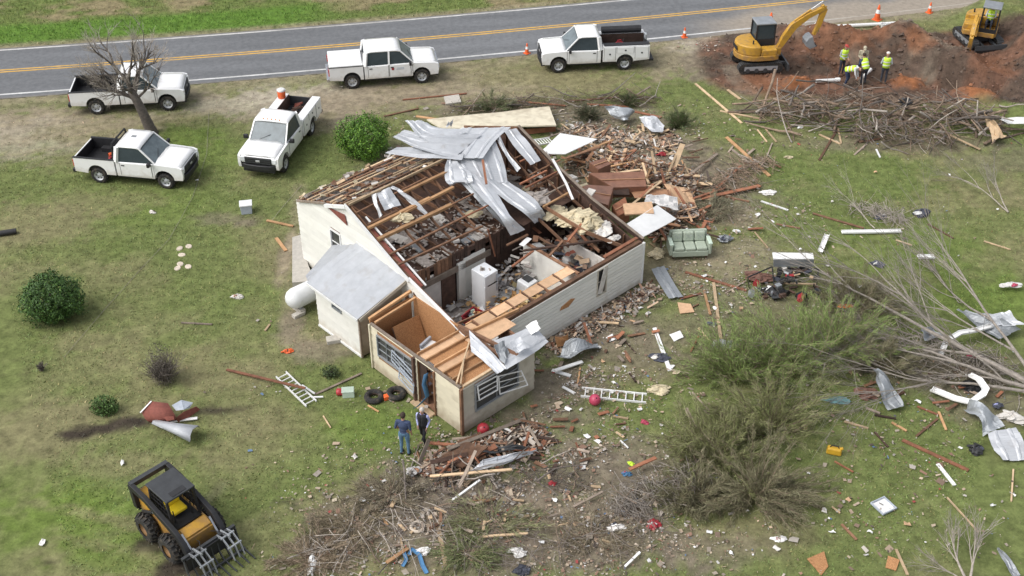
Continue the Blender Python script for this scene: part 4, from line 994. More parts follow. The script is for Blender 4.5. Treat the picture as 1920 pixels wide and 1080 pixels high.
# ------------------------------------------------------------------ enclosed porch, roof gone
PF = [(7.25, .05), (7.25, 2.02), (12.1, 2.02), (12.1, .05)]
lap_wall(L(-2.07, 0, 0), EV, L(-1, 0), PF, 0.32, [(7.65, 9.62, .86, 1.78), (9.85, 10.78, 0, 1.98)], 'siding_cream', name='porch_wall', back='osb', proud=.004)
lap_wall(L(0, 12.15, 0), EU, L(0, 1), [(-2.05, .05), (-2.05, 2.02), (1.34, 2.02), (1.34, .05)], 0.32, [(-1.48, .54, .72, 1.88)], 'siding_tan', name='porch_wall', back='osb', proud=.004)
lap_wall(L(1.36, 0, 0), EV, L(1, 0), [(10.5, .05), (10.5, 2.0), (12.15, 2.0), (12.15, .05)], 0.32, [], 'siding_tan', name='porch_wall', proud=.004)
MB().beam(L(-2.1, 12.18, .02), L(-2.1, 12.18, 2.06), .1, .1).build('corner_post', 'wood_brown', HZ)
MB().beam(L(-2.12, 7.25, .05), L(-2.12, 7.25, 2.05), .06, .06).build('corner_trim', 'siding_cream', HZ)
MB().beam(L(-2.05, 7.25, 2.06), L(-2.05, 12.1, 2.06), .1, .06).build('wall_plate', 'wood_grey', HZ)
MB().beam(L(-1.95, 12.1, 2.06), L(1.3, 12.1, 2.06), .1, .06).build('wall_plate', 'wood_pale', HZ)
MB().box(L(-.06, 8.5, 1.2), (.05, 2.45, 2.2)).build('inner_panel', 'osb', HZ)
MB().box(L(-1.05, 7.14, 1.13), (1.9, .05, 2.05)).build('inner_panel', 'osb', HZ)
MB().beam(L(-2.0, 7.1, 2.14), L(-.05, 7.1, 2.4), .1, .1).build('joist', 'wood_new', HZ)
MB().beam(L(-1.95, 7.38, 2.10), L(-.05, 7.38, 2.26), .08, .08).build('joist', 'wood_new', HZ)
MB().beam(L(-.05, 9.7, .1), L(-.05, 9.7, 2.1), .1, .16).build('stud', 'wood_dark', HZ)
win(L(-2.07, 0, 0), EV, L(-1, 0), 7.65, 9.62, .86, 1.78, (4, 3), frame='metal_dull', glass='glass_house')
w2 = win(L(0, 12.15, 0), EU, L(0, 1), -1.48, .54, .72, 1.88, (2, 3), frame='metal_dull', glass='glass_house')
# sagging window sashes knocked out of the frames
def sash(P, mat_='plastic_grey', name='loose_sash', bars=2):
    P = [arr(*p) for p in P]; mb = MB()
    for i in range(4): mb.beam(P[i], P[(i + 1) % 4], .035, .035)
    for k in range(1, bars + 1):
        t = k / (bars + 1); mb.beam(P[0] + (P[3] - P[0]) * t, P[1] + (P[2] - P[1]) * t, .022, .022)
    return mb.build(name, mat_, HZ)
sash([L(-2.16, 8.5, 1.15), L(-2.2, 9.75, .75), L(-2.12, 9.65, 1.25), L(-2.12, 8.5, 1.6)])
sash([L(-2.2, 8.9, .62), L(-2.22, 9.72, .42), L(-2.15, 9.7, .85), L(-2.12, 8.9, 1.05)])
sash([L(-.45, 12.3, .95), L(.75, 12.45, .75), L(.62, 12.25, 1.35), L(-.45, 12.24, 1.72)], 'plastic_white')
sash([L(-1.4, 12.3, 1.25), L(-.55, 12.3, 1.2), L(-.5, 12.22, 1.75), L(-1.4, 12.22, 1.82)], 'plastic_white')
MB().beam(L(-2.11, 9.72, .03), L(-2.11, 9.72, 2.0), .1, .16).build('door_jamb', 'wood_dark', HZ)
MB().box(L(-1.97, 10.05, .98), (.04, .42, 1.9)).build('door', 'wood_dark', HZ)
MB().beam(L(-2.11, 10.80, .03), L(-2.11, 10.80, 2.0), .05, .1).build('door_jamb', 'wood_brown', HZ)
MB().box(L(-2.22, 10.2, .03), (.25, 1.1, .06)).build('door_sill', 'wood_pale', HZ)
for i in range(5):
    v = 9.78 + i * .46
    MB().box(L(-.98 + .05 * (i % 2), v + .22, 2.03 + .006 * (i % 2)), (1.9 - .1 * (i > 3), .44, .018)).build('ceiling_panel', 'ply' if i in (0, 2) else 'osb', HZ)
    MB().beam(L(-2.0, v, 2.09), L(.1 - .1 * i, v + .03, 2.10), .05, .12).build('joist', 'wood_new', HZ)
MB().box(L(.1, 9.95, 2.05), (1.0, .5, .02), rotz(.05)).build('ceiling_panel', 'ply', HZ)
MB().box(L(.7, 10.55, 2.08), (1.9, .75, .02), rotz(.02)).build('ceiling_panel', 'ply', HZ)
MB().beam(L(-2.0, 12.05, 2.16), L(-1.1, 11.2, 2.22), .05, .07).build('brace', 'wood_pale', HZ)
MB().beam(L(-2.05, 11.9, 2.12), L(-.3, 10.6, 2.2), .05, .07).build('brace', 'wood_pale', HZ)
MB().beam(L(.2, 10.15, 2.16), L(2.3, 10.35, 2.12), .07, .12).build('joist', 'wood_new', HZ)
MB().beam(L(-.02, 9.6, 2.22), L(.4, 12.3, 2.18), .14, .1).build('beam', 'wood_brown', HZ)
ribbed([(h(879, 618, 2.35), h(884, 660, 2.2)), (h(912, 650, 2.32), h(910, 680, 2.2)), (h(950, 690, 2.2), h(932, 702, 2.15))], 2, seed=23, wob=.02, name='porch_roof_sheet')
ribbed([(h(925, 640, 2.2), h(950, 692, 2.2)), (h(965, 625, 2.25), h(992, 668, 2.15)), (h(1000, 610, 2.2), h(1029, 640, 2.05))], 2, seed=24, wob=.02, name='porch_roof_sheet')
ribbed([(h(953, 645, 2.55), h(968, 662, 2.45)), (h(975, 632, 2.6), h(994, 652, 2.5))], 1, seed=25, wob=.03, name='porch_roof_sheet')
ribbed([(h(925, 648, 2.5), h(945, 684, 2.22)), (h(945, 640, 2.4), h(955, 660, 2.25))], 1, seed=26, wob=.05, name='porch_roof_sheet', material='metal_dull')
ribbed([(h(985, 612, 2.3), h(997, 628, 2.2)), (h(1005, 600, 2.6), h(1014, 616, 2.5))], 1, seed=27, wob=.02, name='porch_roof_sheet', material='trim_white')
# ------------------------------------------------------------------ pickups
def arch(cx, r, x0, x1, zb, n=9):
    """points of a wheel arch, from x0 side to x1 side"""
    return [(cx + r * math.cos(math.pi - math.pi * k / n), zb + r * 0.0 + max(0, r * math.sin(math.pi * k / n))) for k in range(n + 1)]
def wheel(parent, x, y, r=.39, w=.27, steel='steel', n=20, name='wheel'):
    s = 1 if y > 0 else -1
    t = MB().lathe([(r * .60, -w / 2), (r * .86, -w / 2), (r * .97, -w * .38), (r, -w * .2), (r, w * .2), (r * .97, w * .38), (r * .86, w / 2), (r * .60, w / 2)], (x, y, r), (0, 1, 0), n)
    for k in range(n):                                          # tread blocks
        a = 2 * math.pi * (k + .5) / n
        t.box((x + (r + .004) * math.cos(a), y, r + (r + .004) * math.sin(a)), (.03, w * .72, .05), roty(-a))
    o = t.build(name, 'rubber', parent, smooth=False)
    m_ = MB().lathe([(0, s * w * .26), (r * .16, s * w * .30), (r * .2, s * w * .22), (r * .44, s * w * .16), (r * .58, s * w * .34), (r * .68, s * w * .47), (r * .68, -s * w * .4), (0, -s * w * .4)], (x, y, r), (0, 1, 0), n)
    m_.build('rim', steel, o, smooth=True)
    for k in range(6):
        a = 2 * math.pi * k / 6
        MB().box((x + r * .4 * math.cos(a), y + s * w * .2, r + r * .4 * math.sin(a)), (.05, .012, .05), roty(-a)).build('rim_hole', 'black', o)
    return o

def pickup(name, label, pos, heading, wb=3.2, cab='regular', bed='open', grille='black', rear=1.08, w=2.0, roof=1.95, belt=1.20, extra=None, group='white utility trucks parked by the wrecked house'):
    T = thing(name, label, 'pickup truck', pos, heading, group)
    fx, rx = wb / 2, -wb / 2; nose, tail = fx + .92, rx - rear
    hw = w / 2; zb = .47
    cowl = fx - .46                                            # foot of the windscreen
    rf = cowl - .62                                            # front edge of the roof
    cabL = 1.55 if cab == 'regular' else 2.25
    cr = cowl - cabL - .25                                     # back of the cab
    bedf = cr - .05
    W = 'paint_white'
    # front clip: fenders with wheel arches, bonnet, cheeks
    for s in (-1, 1):
        poly = [(cowl + .02, zb + .03), (fx - .46, zb + .03)] + [(a, b) for a, b in arch(fx, .46, 0, 0, zb + .03)] + [(fx + .46, zb + .03), (nose - .06, zb + .05), (nose - .02, .78), (nose - .05, 1.10), (nose - .25, 1.17), (cowl + .25, 1.22), (cowl + .02, 1.23)]
        MB().extrude([(a, s * (hw - .02), b) for a, b in poly], (0, -s * .14, 0)).build('fender', W, T, bevel=.03)
    P = []
    for i in range(7):
        t = i / 6; x = cowl + .05 + (nose - .10 - cowl - .05) * t
        row = []
        for j in range(9):
            q = -1 + 2 * j / 8; yy = q * (hw - .13)
            z = 1.265 - .05 * t ** 1.5 - .07 * max(0, t - .88) / .12 - .045 * abs(q) ** 3 + .018 * (1 if abs(abs(q) - .6) < .13 else 0)
            row.append((x, yy, z))
        P.append(row)
    MB().sheet(P, .03).build('bonnet', W, T, smooth=True)
    MB().box((nose - .12, 0, .93), (.12, w - .36, .34)).build('front_panel', W, T, bevel=.03)
    g = MB().box((nose - .045, 0, .92), (.07, w - .72, .30)).build('grille', grille, T, bevel=.015)
    for k in range(3): MB().box((nose - .005, 0, .82 + k * .1), (.02, w - .78, .03)).build('grille_bar', 'metal_dark' if grille == 'black' else 'chrome', g)
    MB().box((nose + .005, 0, .92), (.02, .2, .085)).build('badge', 'steel', g, bevel=.01)
    for s in (-1, 1):
        hl = MB().box((nose - .075, s * (hw - .24), .95), (.10, .26, .22), rotz(s * -.18)).build('headlight', 'light_clear', T, bevel=.02)
        MB().box((nose - .09, s * (hw - .12), .95), (.09, .06, .18), rotz(s * -.3)).build('indicator', 'light_amber', hl)
    MB().extrude([(nose - .30, -hw + .02, .48), (nose - .06, -hw + .16, .48), (nose + .06, -hw + .42, .48), (nose + .10, 0, .48), (nose + .06, hw - .42, .48), (nose - .06, hw - .16, .48), (nose - .30, hw - .02, .48)], (0, 0, .25)).build('front_bumper', 'black' if grille == 'black' else 'chrome', T, bevel=.04)
    MB().box((nose - .12, 0, .42), (.2, w - .5, .16)).build('air_dam', 'black', T, bevel=.02)
    # cab
    MB().box(((cowl + cr) / 2, 0, (zb + belt) / 2 + .02), (cowl - cr, w - .06, belt - zb)).build('cab', W, T, bevel=.03)
    MB().box(((cowl + cr) / 2 - .05, 0, .43), (cowl - cr, w - .3, .12)).build('sill', 'black', T)
    rw, bw = hw - .20, hw - .06
    base = [(cr + .02, bw), (cowl + .06, bw)]; top = [(cr + .12, rw), (rf, rw)]
    gl = MB()
    vs = [(cr + .03, -bw, belt), (cowl + .08, -bw + .05, belt), (cowl + .08, bw - .05, belt), (cr + .03, bw, belt), (cr + .13, -rw, roof - .05), (rf, -rw, roof - .05), (rf, rw, roof - .05), (cr + .13, rw, roof - .05)]
    gl.add(vs, [(0, 1, 5, 4), (1, 2, 6, 5), (2, 3, 7, 6), (3, 0, 4, 7), (4, 5, 6, 7)])
    gl.build('window_glass', 'glass', T)
    MB().add([arr(*vs[1]) + arr(.012, .06, .03), arr(*vs[2]) + arr(.012, -.06, .03), arr(*vs[6]) + arr(.016, -.05, -.02), arr(*vs[5]) + arr(.016, .05, -.02)], [(0, 1, 2, 3)]).build('windscreen', 'windscreen', T)
    R_ = []
    for i in range(7):
        t = i / 6; x = cr + .06 + (rf + .06 - cr - .06) * t; row = []
        for j in range(9):
            q = -1 + 2 * j / 8
            row.append((x, q * (rw + .03), roof + .012 - .05 * abs(q) ** 4 - .06 * max(0, abs(t - .5) - .33) / .17))
        R_.append(row)
    MB().sheet(R_, .05).build('roof', W, T, smooth=True)
    V = [arr(*v) for v in vs]
    for s in (0, 1):
        a, b = (V[1], V[5]) if s == 0 else (V[2], V[6]); MB().beam(a, b, .07, .06).build('pillar', W, T, bevel=.01)
        a, b = (V[0], V[4]) if s == 0 else (V[3], V[7]); MB().beam(a, b, .22, .12).build('pillar', W, T, bevel=.01)
        y0, y1 = (-bw, -rw) if s == 0 else (bw, rw)
        n_out = -1 if s == 0 else 1
        if cab != 'regular':
            x = cowl - 1.22; MB().beam((x, y0 + n_out * .004, belt), (x + .03, y1 + n_out * .004, roof - .04), .07, .09).build('pillar', W, T)
        xs = [(cowl - .1, cr + .22)] if cab == 'regular' else [(cowl - .1, cowl - 1.20), (cowl - 1.25, cr + .2)]
        for (a, b) in xs:                                       # doors, a thin shadow gap round each
            d = MB().box(((a + b) / 2, n_out * (hw - .025), (zb + belt) / 2 + .05), (abs(a - b) - .02, .022, belt - zb - .12)).build('door', W, T, bevel=.008)
            MB().box((b + .14, n_out * (hw - .008), belt - .13), (.16, .03, .05)).build('handle', 'black', d, bevel=.01)
            for xg in (a + .004, b - .004): MB().box((xg, n_out * (hw - .026), (zb + belt) / 2 + .05), (.014, .012, belt - zb - .1)).build('door_gap', 'black', d)
        m_ = MB().box((cowl - .12, n_out * (hw + .13), belt + .09), (.13, .22, .2)).build('mirror', 'black', T, bevel=.03)
        MB().box((cowl - .12, n_out * (hw + .01), belt + .03), (.05, .1, .05)).build('mirror_arm', 'black', m_)
    MB().beam((cowl + .09, -.55, belt + .02), (cowl - .15, .1, belt + .29), .02, .012).build('wiper', 'black', T)
    # chassis
    MB().box((-.1, 0, .40), (wb + 1.2, .9, .14)).build('chassis', 'black', T)
    for s in (-1, 1):
        for x in (fx, rx): wheel(T, x, s * (hw - .17), .385 if wb < 3.5 else .40)
        MB().box((fx, s * (hw - .42), .62), (.9, .3, .5)).build('wheel_well', 'black', T)
    # load bed
    bl = bedf - tail; bz = 1.26
    if bed in ('open', 'cover'):
        for s in (-1, 1):
            poly = [(tail + .02, zb + .1), (rx - .46, zb + .04)] + arch(rx, .45, 0, 0, zb + .04) + [(rx + .46, zb + .04), (bedf, zb + .04), (bedf, bz), (tail + .02, bz)]
            sd = MB().extrude([(a, s * (hw - .015), b) for a, b in poly], (0, -s * .10, 0)).build('bed_side', W, T, bevel=.02)
            MB().box(((tail + bedf) / 2, s * (hw - .06), bz + .012), (bl, .11, .03)).build('bed_rail', 'black', sd)
            MB().box((rx, s * (hw - .3), .75), (.95, .28, .4)).build('wheel_well', 'black', T)
            MB().box((tail + .0, s * (hw - .1), .98), (.06, .14, .34)).build('tail_light', 'light_red', T, bevel=.01)
        MB().box((tail + .05, 0, .95), (.07, w - .34, .60)).build('tailgate', W, T, bevel=.015)
        MB().box(((tail + bedf) / 2, 0, .72), (bl - .06, w - .22, .06)).build('bed_floor', 'black', T)
        lin = MB()
        for s in (-1, 1): lin.box(((tail + bedf) / 2, s * (hw - .135), 1.0), (bl - .1, .02, .55))
        lin.box((bedf - .02, 0, 1.0), (.03, w - .28, .56)); lin.box((tail + .10, 0, 1.0), (.02, w - .3, .5))
        if bed == 'open': lin.build('bed_liner', 'black', T)
        else:
            MB().box(((tail + bedf) / 2, 0, bz + .05), (bl - .03, w - .06, .10)).build('bed_cover', W, T, bevel=.04)
        MB().box((tail - .06, 0, .56), (.16, w - .1, .18)).build('rear_bumper', 'black' if bed == 'open' else 'chrome', T, bevel=.03)
    else:                                                       # utility body with side lockers
        tail -= .05; bl = bedf - .05 - tail; top_ = 1.42
        for s in (-1, 1):
            poly = [(tail, .62), (rx - .47, .56)] + arch(rx, .46, 0, 0, .50) + [(rx + .47, .56), (bedf - .05, .56), (bedf - .05, top_), (tail, top_)]
            bx = MB().extrude([(a, s * (hw + .02), b) for a, b in poly], (0, -s * .42, 0)).build('locker_box', W, T, bevel=.015)
            for (a, b, z0, z1) in ((bedf - .1, rx + .52, .62, 1.36), (rx + .46, rx - .46, 1.02, 1.36), (rx - .52, tail + .06, .68, 1.36)):
                d = MB().box(((a + b) / 2, s * (hw + .027), (z0 + z1) / 2), (abs(a - b) - .03, .02, z1 - z0)).build('locker_door', W, T, bevel=.008)
                MB().box(((a + b) / 2, s * (hw + .042), (z0 + z1) / 2), (.09, .015, .08)).build('latch', 'metal_dark', d)
                for xg in (a - .004, b + .004): MB().box((xg, s * (hw + .022), (z0 + z1) / 2), (.012, .012, z1 - z0)).build('door_gap', 'black', d)
            MB().box((rx, s * (hw - .25), .72), (.95, .3, .4)).build('wheel_well', 'black', T)
            MB().box((tail - .01, s * (hw - .12), .95), (.03, .12, .22)).build('tail_light', 'light_red', T)
        MB().box(((tail + bedf) / 2, 0, .80), (bl, w - .7, .06)).build('bed_floor', 'metal_dark', T)
        MB().box((bedf - .07, 0, 1.12), (.05, w - .75, .66)).build('bed_front_wall', 'metal_dark', T)
        MB().box((tail + .03, 0, 1.08), (.05, w - .8, .5)).build('tailgate', 'metal_dark', T)
        ln = MB()
        for s in (-1, 1): ln.box(((tail + bedf) / 2, s * (hw - .415), 1.12), (bl - .05, .02, .6))
        ln.build('bed_liner', 'wood_dark', T)
        MB().box((tail - .12, 0, .56), (.25, w - .05, .14)).build('rear_bumper', 'black', T, bevel=.03)
    if extra: extra(T, dict(fx=fx, rx=rx, nose=nose, tail=tail, bedf=bedf, hw=hw, roof=roof, belt=belt, cr=cr, cowl=cowl, rf=rf))
    return T

def head(a, b): return math.atan2(b[1] - a[1], b[0] - a[0])
def mid(a, b): return ((a[0] + b[0]) / 2, (a[1] + b[1]) / 2, 0)
def truck_at(rear_px, front_px, side, hw=.83):
    """side wheels seen in the photo -> centre and heading; side +1 when those wheels are on the truck's left"""
    a, b = G(*rear_px), G(*front_px); h_ = head(a, b); c = mid(a, b)
    n = arr(-math.sin(h_), math.cos(h_)) * (-side * hw)
    return (c[0] + n[0], c[1] + n[1], 0), h_

# the pickup on the lawn: headache rack, black liner, a saw and cans in the bed
def ex_lawn(T, d):
    r_ = MB(); x = d['cr'] - .12
    for s in (-1, 1): r_.beam((x, s * (d['hw'] - .14), 1.27), (x, s * (d['hw'] - .30), d['roof'] + .05), .06, .06)
    r_.beam((x, -d['hw'] + .3, d['roof'] + .05), (x, d['hw'] - .3, d['roof'] + .05), .06, .06)
    for k in range(5): r_.beam((x, -d['hw'] + .2, 1.36 + k * .11), (x, d['hw'] - .2, 1.36 + k * .11), .02, .05)
    r_.build('headache_rack', 'black', T)
    MB().box((d['cowl'] - 1.2, .1, d['roof'] + .03), (.22, .16, .05)).build('roof_vent', 'metal_dull', T, bevel=.01)
p, hd = truck_at((191, 341), (315, 352), -1)
TR1 = pickup('pickup_truck', 'white pickup with black grille and headache rack parked on the lawn below the bare tree', p, hd, wb=3.2, extra=ex_lawn)
# the pickup by the road behind the bare tree
p, hd = truck_at((184, 213), (318, 206), -1)
TR2 = pickup('pickup_truck', 'white pickup with an empty black bed, parked on the road edge behind the bare tree', p, hd, wb=3.5, cab='regular', rear=1.2, grille='black')
# the road-side truck with two rows of seats and a flat white bed cover
def ex_cover(T, d):
    s = -1
    MB().box((.32, s * (d['hw'] - .008), .98), (.13, .008, .13)).build('door_emblem', 'red', T)
    for k, (x, wd) in enumerate(((.72, .36), (.70, .40))):
        MB().box((x, s * (d['hw'] - .008), 1.02 - k * .07), (wd, .008, .03)).build('door_lettering', 'plastic_grey', T)
p, hd = truck_at((663, 165), (790, 155), -1)
TR3 = pickup('pickup_truck', 'white extended cab pickup with a white bed cover and a red emblem on its door', p, hd, wb=3.62, cab='ext', bed='cover', grille='chrome', rear=1.15, extra=ex_cover)
# utility truck side on by the road
def ex_util(T, d):
    t = MB().tube([(d['tail'] + .2, -d['hw'] + .3, 1.62), (d['bedf'] - .2, -d['hw'] + .3, 1.62)], .19, 12); t.build('long_black_tank', 'black', T, smooth=False)
    MB().beam((d['tail'], d['hw'] - .2, 1.45), (d['bedf'] - .1, d['hw'] - .2, 1.45), .36, .03).build('locker_lid', 'black', T)
    MB().box((d['tail'] + .08, .1, 1.55), (.12, .3, .3)).build('vise', 'metal_dull', T, bevel=.03)
p, hd = truck_at((1166, 130), (1050, 135), 1)
TR4 = pickup('utility_truck', 'white utility truck with a long black tank on its side-locker body, by the road', p, hd, wb=3.55, bed='service', rear=1.25, extra=ex_util)
TR4['category'] = 'utility truck'
# utility truck facing the house
def ex_face(T, d):
    for k in range(7):
        a = (d['tail'] + .25 + k * .22, random.uniform(-.35, 0), 1.0); b = (a[0] + random.uniform(-.3, .5), random.uniform(.1, .4), 1.2 + random.uniform(-.1, .2))
        MB().beam(a, b, .08, .08).build('gear', random.choice(['wood_dark', 'wood_brown', 'metal_dark', 'brick_red']), T)
    for k in range(5): MB().box((d['rf'] - .04, -.4 + k * .2, d['roof'] + .02), (.07, .05, .03)).build('marker_light', 'light_amber', T)
p, hd = truck_at((584, 250), (532, 322), 1)
TR5 = pickup('utility_truck', 'white utility truck with open dark gear well behind its cab, facing the fallen house', p, hd, wb=3.58, bed='service', rear=1.2, roof=1.98, extra=ex_face)
TR5['category'] = 'utility truck'

# loose loads on the trucks
def at_truck(T, x, y, z):
    a = T.rotation_euler[2]; return (T.location[0] + x * math.cos(a) - y * math.sin(a), T.location[1] + x * math.sin(a) + y * math.cos(a), z)
def drum_cooler(name, label, loc_, body, lid, r=.19, h_=.48):
    t = thing(name, label, 'water cooler', loc_)
    MB().lathe([(0, 0), (r * .9, 0), (r, .03), (r * 1.04, h_ * .8), (r * .98, h_ * .82)], (0, 0, 0), n=18).build('barrel', body, t, smooth=True)
    MB().lathe([(r * 1.06, h_ * .8), (r * 1.06, h_ * .93), (r * .8, h_), (0, h_)], (0, 0, 0), n=18).build('lid', lid, t, smooth=True)
    MB().tube([(r * 1.1, 0, h_ * .75), (r * 1.15, 0, h_ * .95), (0, 0, h_ * 1.1), (-r * 1.15, 0, h_ * .95), (-r * 1.1, 0, h_ * .75)], .012, 5).build('handle', lid, t)
    return t
drum_cooler('water_cooler', 'orange and white drum cooler on the utility truck facing the house', at_truck(TR5, -2.55, -.78, 1.42), 'orange', 'plastic_white')
def fuel_can(label, loc_, material, rz=0., s=1.0, grp=None):
    t = thing('fuel_can', label, 'fuel can', loc_, rz, grp)
    MB().box((0, 0, .15 * s), (.34 * s, .18 * s, .30 * s), taper=(.86, .9)).build('tank_body', material, t, bevel=.04)
    MB().tube([(-.1 * s, 0, .30 * s), (-.08 * s, 0, .38 * s), (.06 * s, 0, .38 * s), (.09 * s, 0, .30 * s)], .018 * s, 6).build('handle', material, t)
    MB().tube([(.12 * s, 0, .29 * s), (.19 * s, 0, .40 * s)], [.025 * s, .014 * s], 6).build('spout', 'black', t)
    return t
fuel_can('red fuel can lying among the gear of the roadside utility truck', at_truck(TR4, -1.6, .1, .83), 'red', .4, 1.4)
fuel_can('red fuel can in the bed of the pickup on the lawn', at_truck(TR1, -1.25, -.2, .75), 'red', 1.2, .8)
t = thing('chainsaw', 'orange chainsaw in the black bed of the lawn pickup', 'chainsaw', at_truck(TR1, -1.35, .2, .75), .6)
MB().box((0, 0, .12), (.36, .2, .2)).build('motor', 'orange', t, bevel=.03); MB().box((.42, 0, .1), (.5, .02, .08)).build('guide_bar', 'steel', t)
MB().tube([(-.18, 0, .15), (-.26, 0, .26), (0, 0, .3), (.14, 0, .2)], .018, 6).build('handle', 'black', t)
t = thing('storage_bin', 'brown tool box standing in the bed of the lawn pickup', 'tool box', at_truck(TR1, -.95, .35, .75), .1)
MB().box((0, 0, .16), (.4, .3, .3)).build('box', 'furn_brown', t, bevel=.02); MB().box((0, 0, .34), (.42, .32, .05)).build('lid', 'black', t, bevel=.01)
# ------------------------------------------------------------------ excavators
def track_unit(T, y, L_, w, h, name='track'):
    """one crawler: belt with shoes, rollers inside"""
    r = h / 2; P = []
    n = 10
    for k in range(n + 1): a = -math.pi / 2 + math.pi * k / n; P.append((L_ / 2 - r + r * math.cos(a), r + r * math.sin(a)))
    for k in range(n + 1): a = math.pi / 2 + math.pi * k / n; P.append((-L_ / 2 + r + r * math.cos(a), r + r * math.sin(a)))
    o = MB().extrude([(a, y - w / 2, b) for a, b in P], (0, w, 0)).build(name, 'rubber', T)
    per = 2 * (L_ - h) + math.pi * h; ns = int(per / .11); sh = MB()
    for k in range(ns):
        s = per * k / ns
        if s < L_ - h: x, z, a = -L_ / 2 + r + s, h, 0
        elif s < L_ - h + math.pi * r: q = (s - L_ + h) / r; x, z, a = L_ / 2 - r + r * math.sin(q), r + r * math.cos(q), q
        elif s < 2 * (L_ - h) + math.pi * r: x, z, a = L_ / 2 - r - (s - L_ + h - math.pi * r), 0, 0
        else: q = (s - 2 * (L_ - h) - math.pi * r) / r; x, z, a = -L_ / 2 + r - r * math.sin(q), r - r * math.cos(q), q
        sh.box((x, y, z), (.06, w + .02, .035), roty(a))
    sh.build('track_shoes', 'metal_dark', o)
    fr = MB().box((0, y + (.02 if y > 0 else -.02), r), (L_ - h * 1.1, w * 1.02, h * .42)); fr.build('track_frame', 'metal_dull', o)
    for k in range(4):
        x = -L_ * .3 + k * L_ * .2
        MB().lathe([(0, -.02), (r * .45, -.02), (r * .45, .02), (0, .02)], (x, y + math.copysign(w / 2 + .015, y), r * .6), (0, 1, 0), 10).build('roller', 'metal_dark', o)

def bar_box(mb, pts, w, hs, mi=0):
    """boxy arm through points in the x-z plane, with a depth at each"""
    n = len(pts); top, bot = [], []
    for i, p in enumerate(pts):
        a = arr(*pts[max(i - 1, 0)]); b = arr(*pts[min(i + 1, n - 1)]); t = unit(b - a); q = arr(-t[1], t[0])
        top.append(arr(*p) + q * hs[i] / 2); bot.append(arr(*p) - q * hs[i] / 2)
    poly = top + bot[::-1]
    mb.extrude([(p[0], -w / 2, p[1]) for p in poly], (0, w, 0), mi)

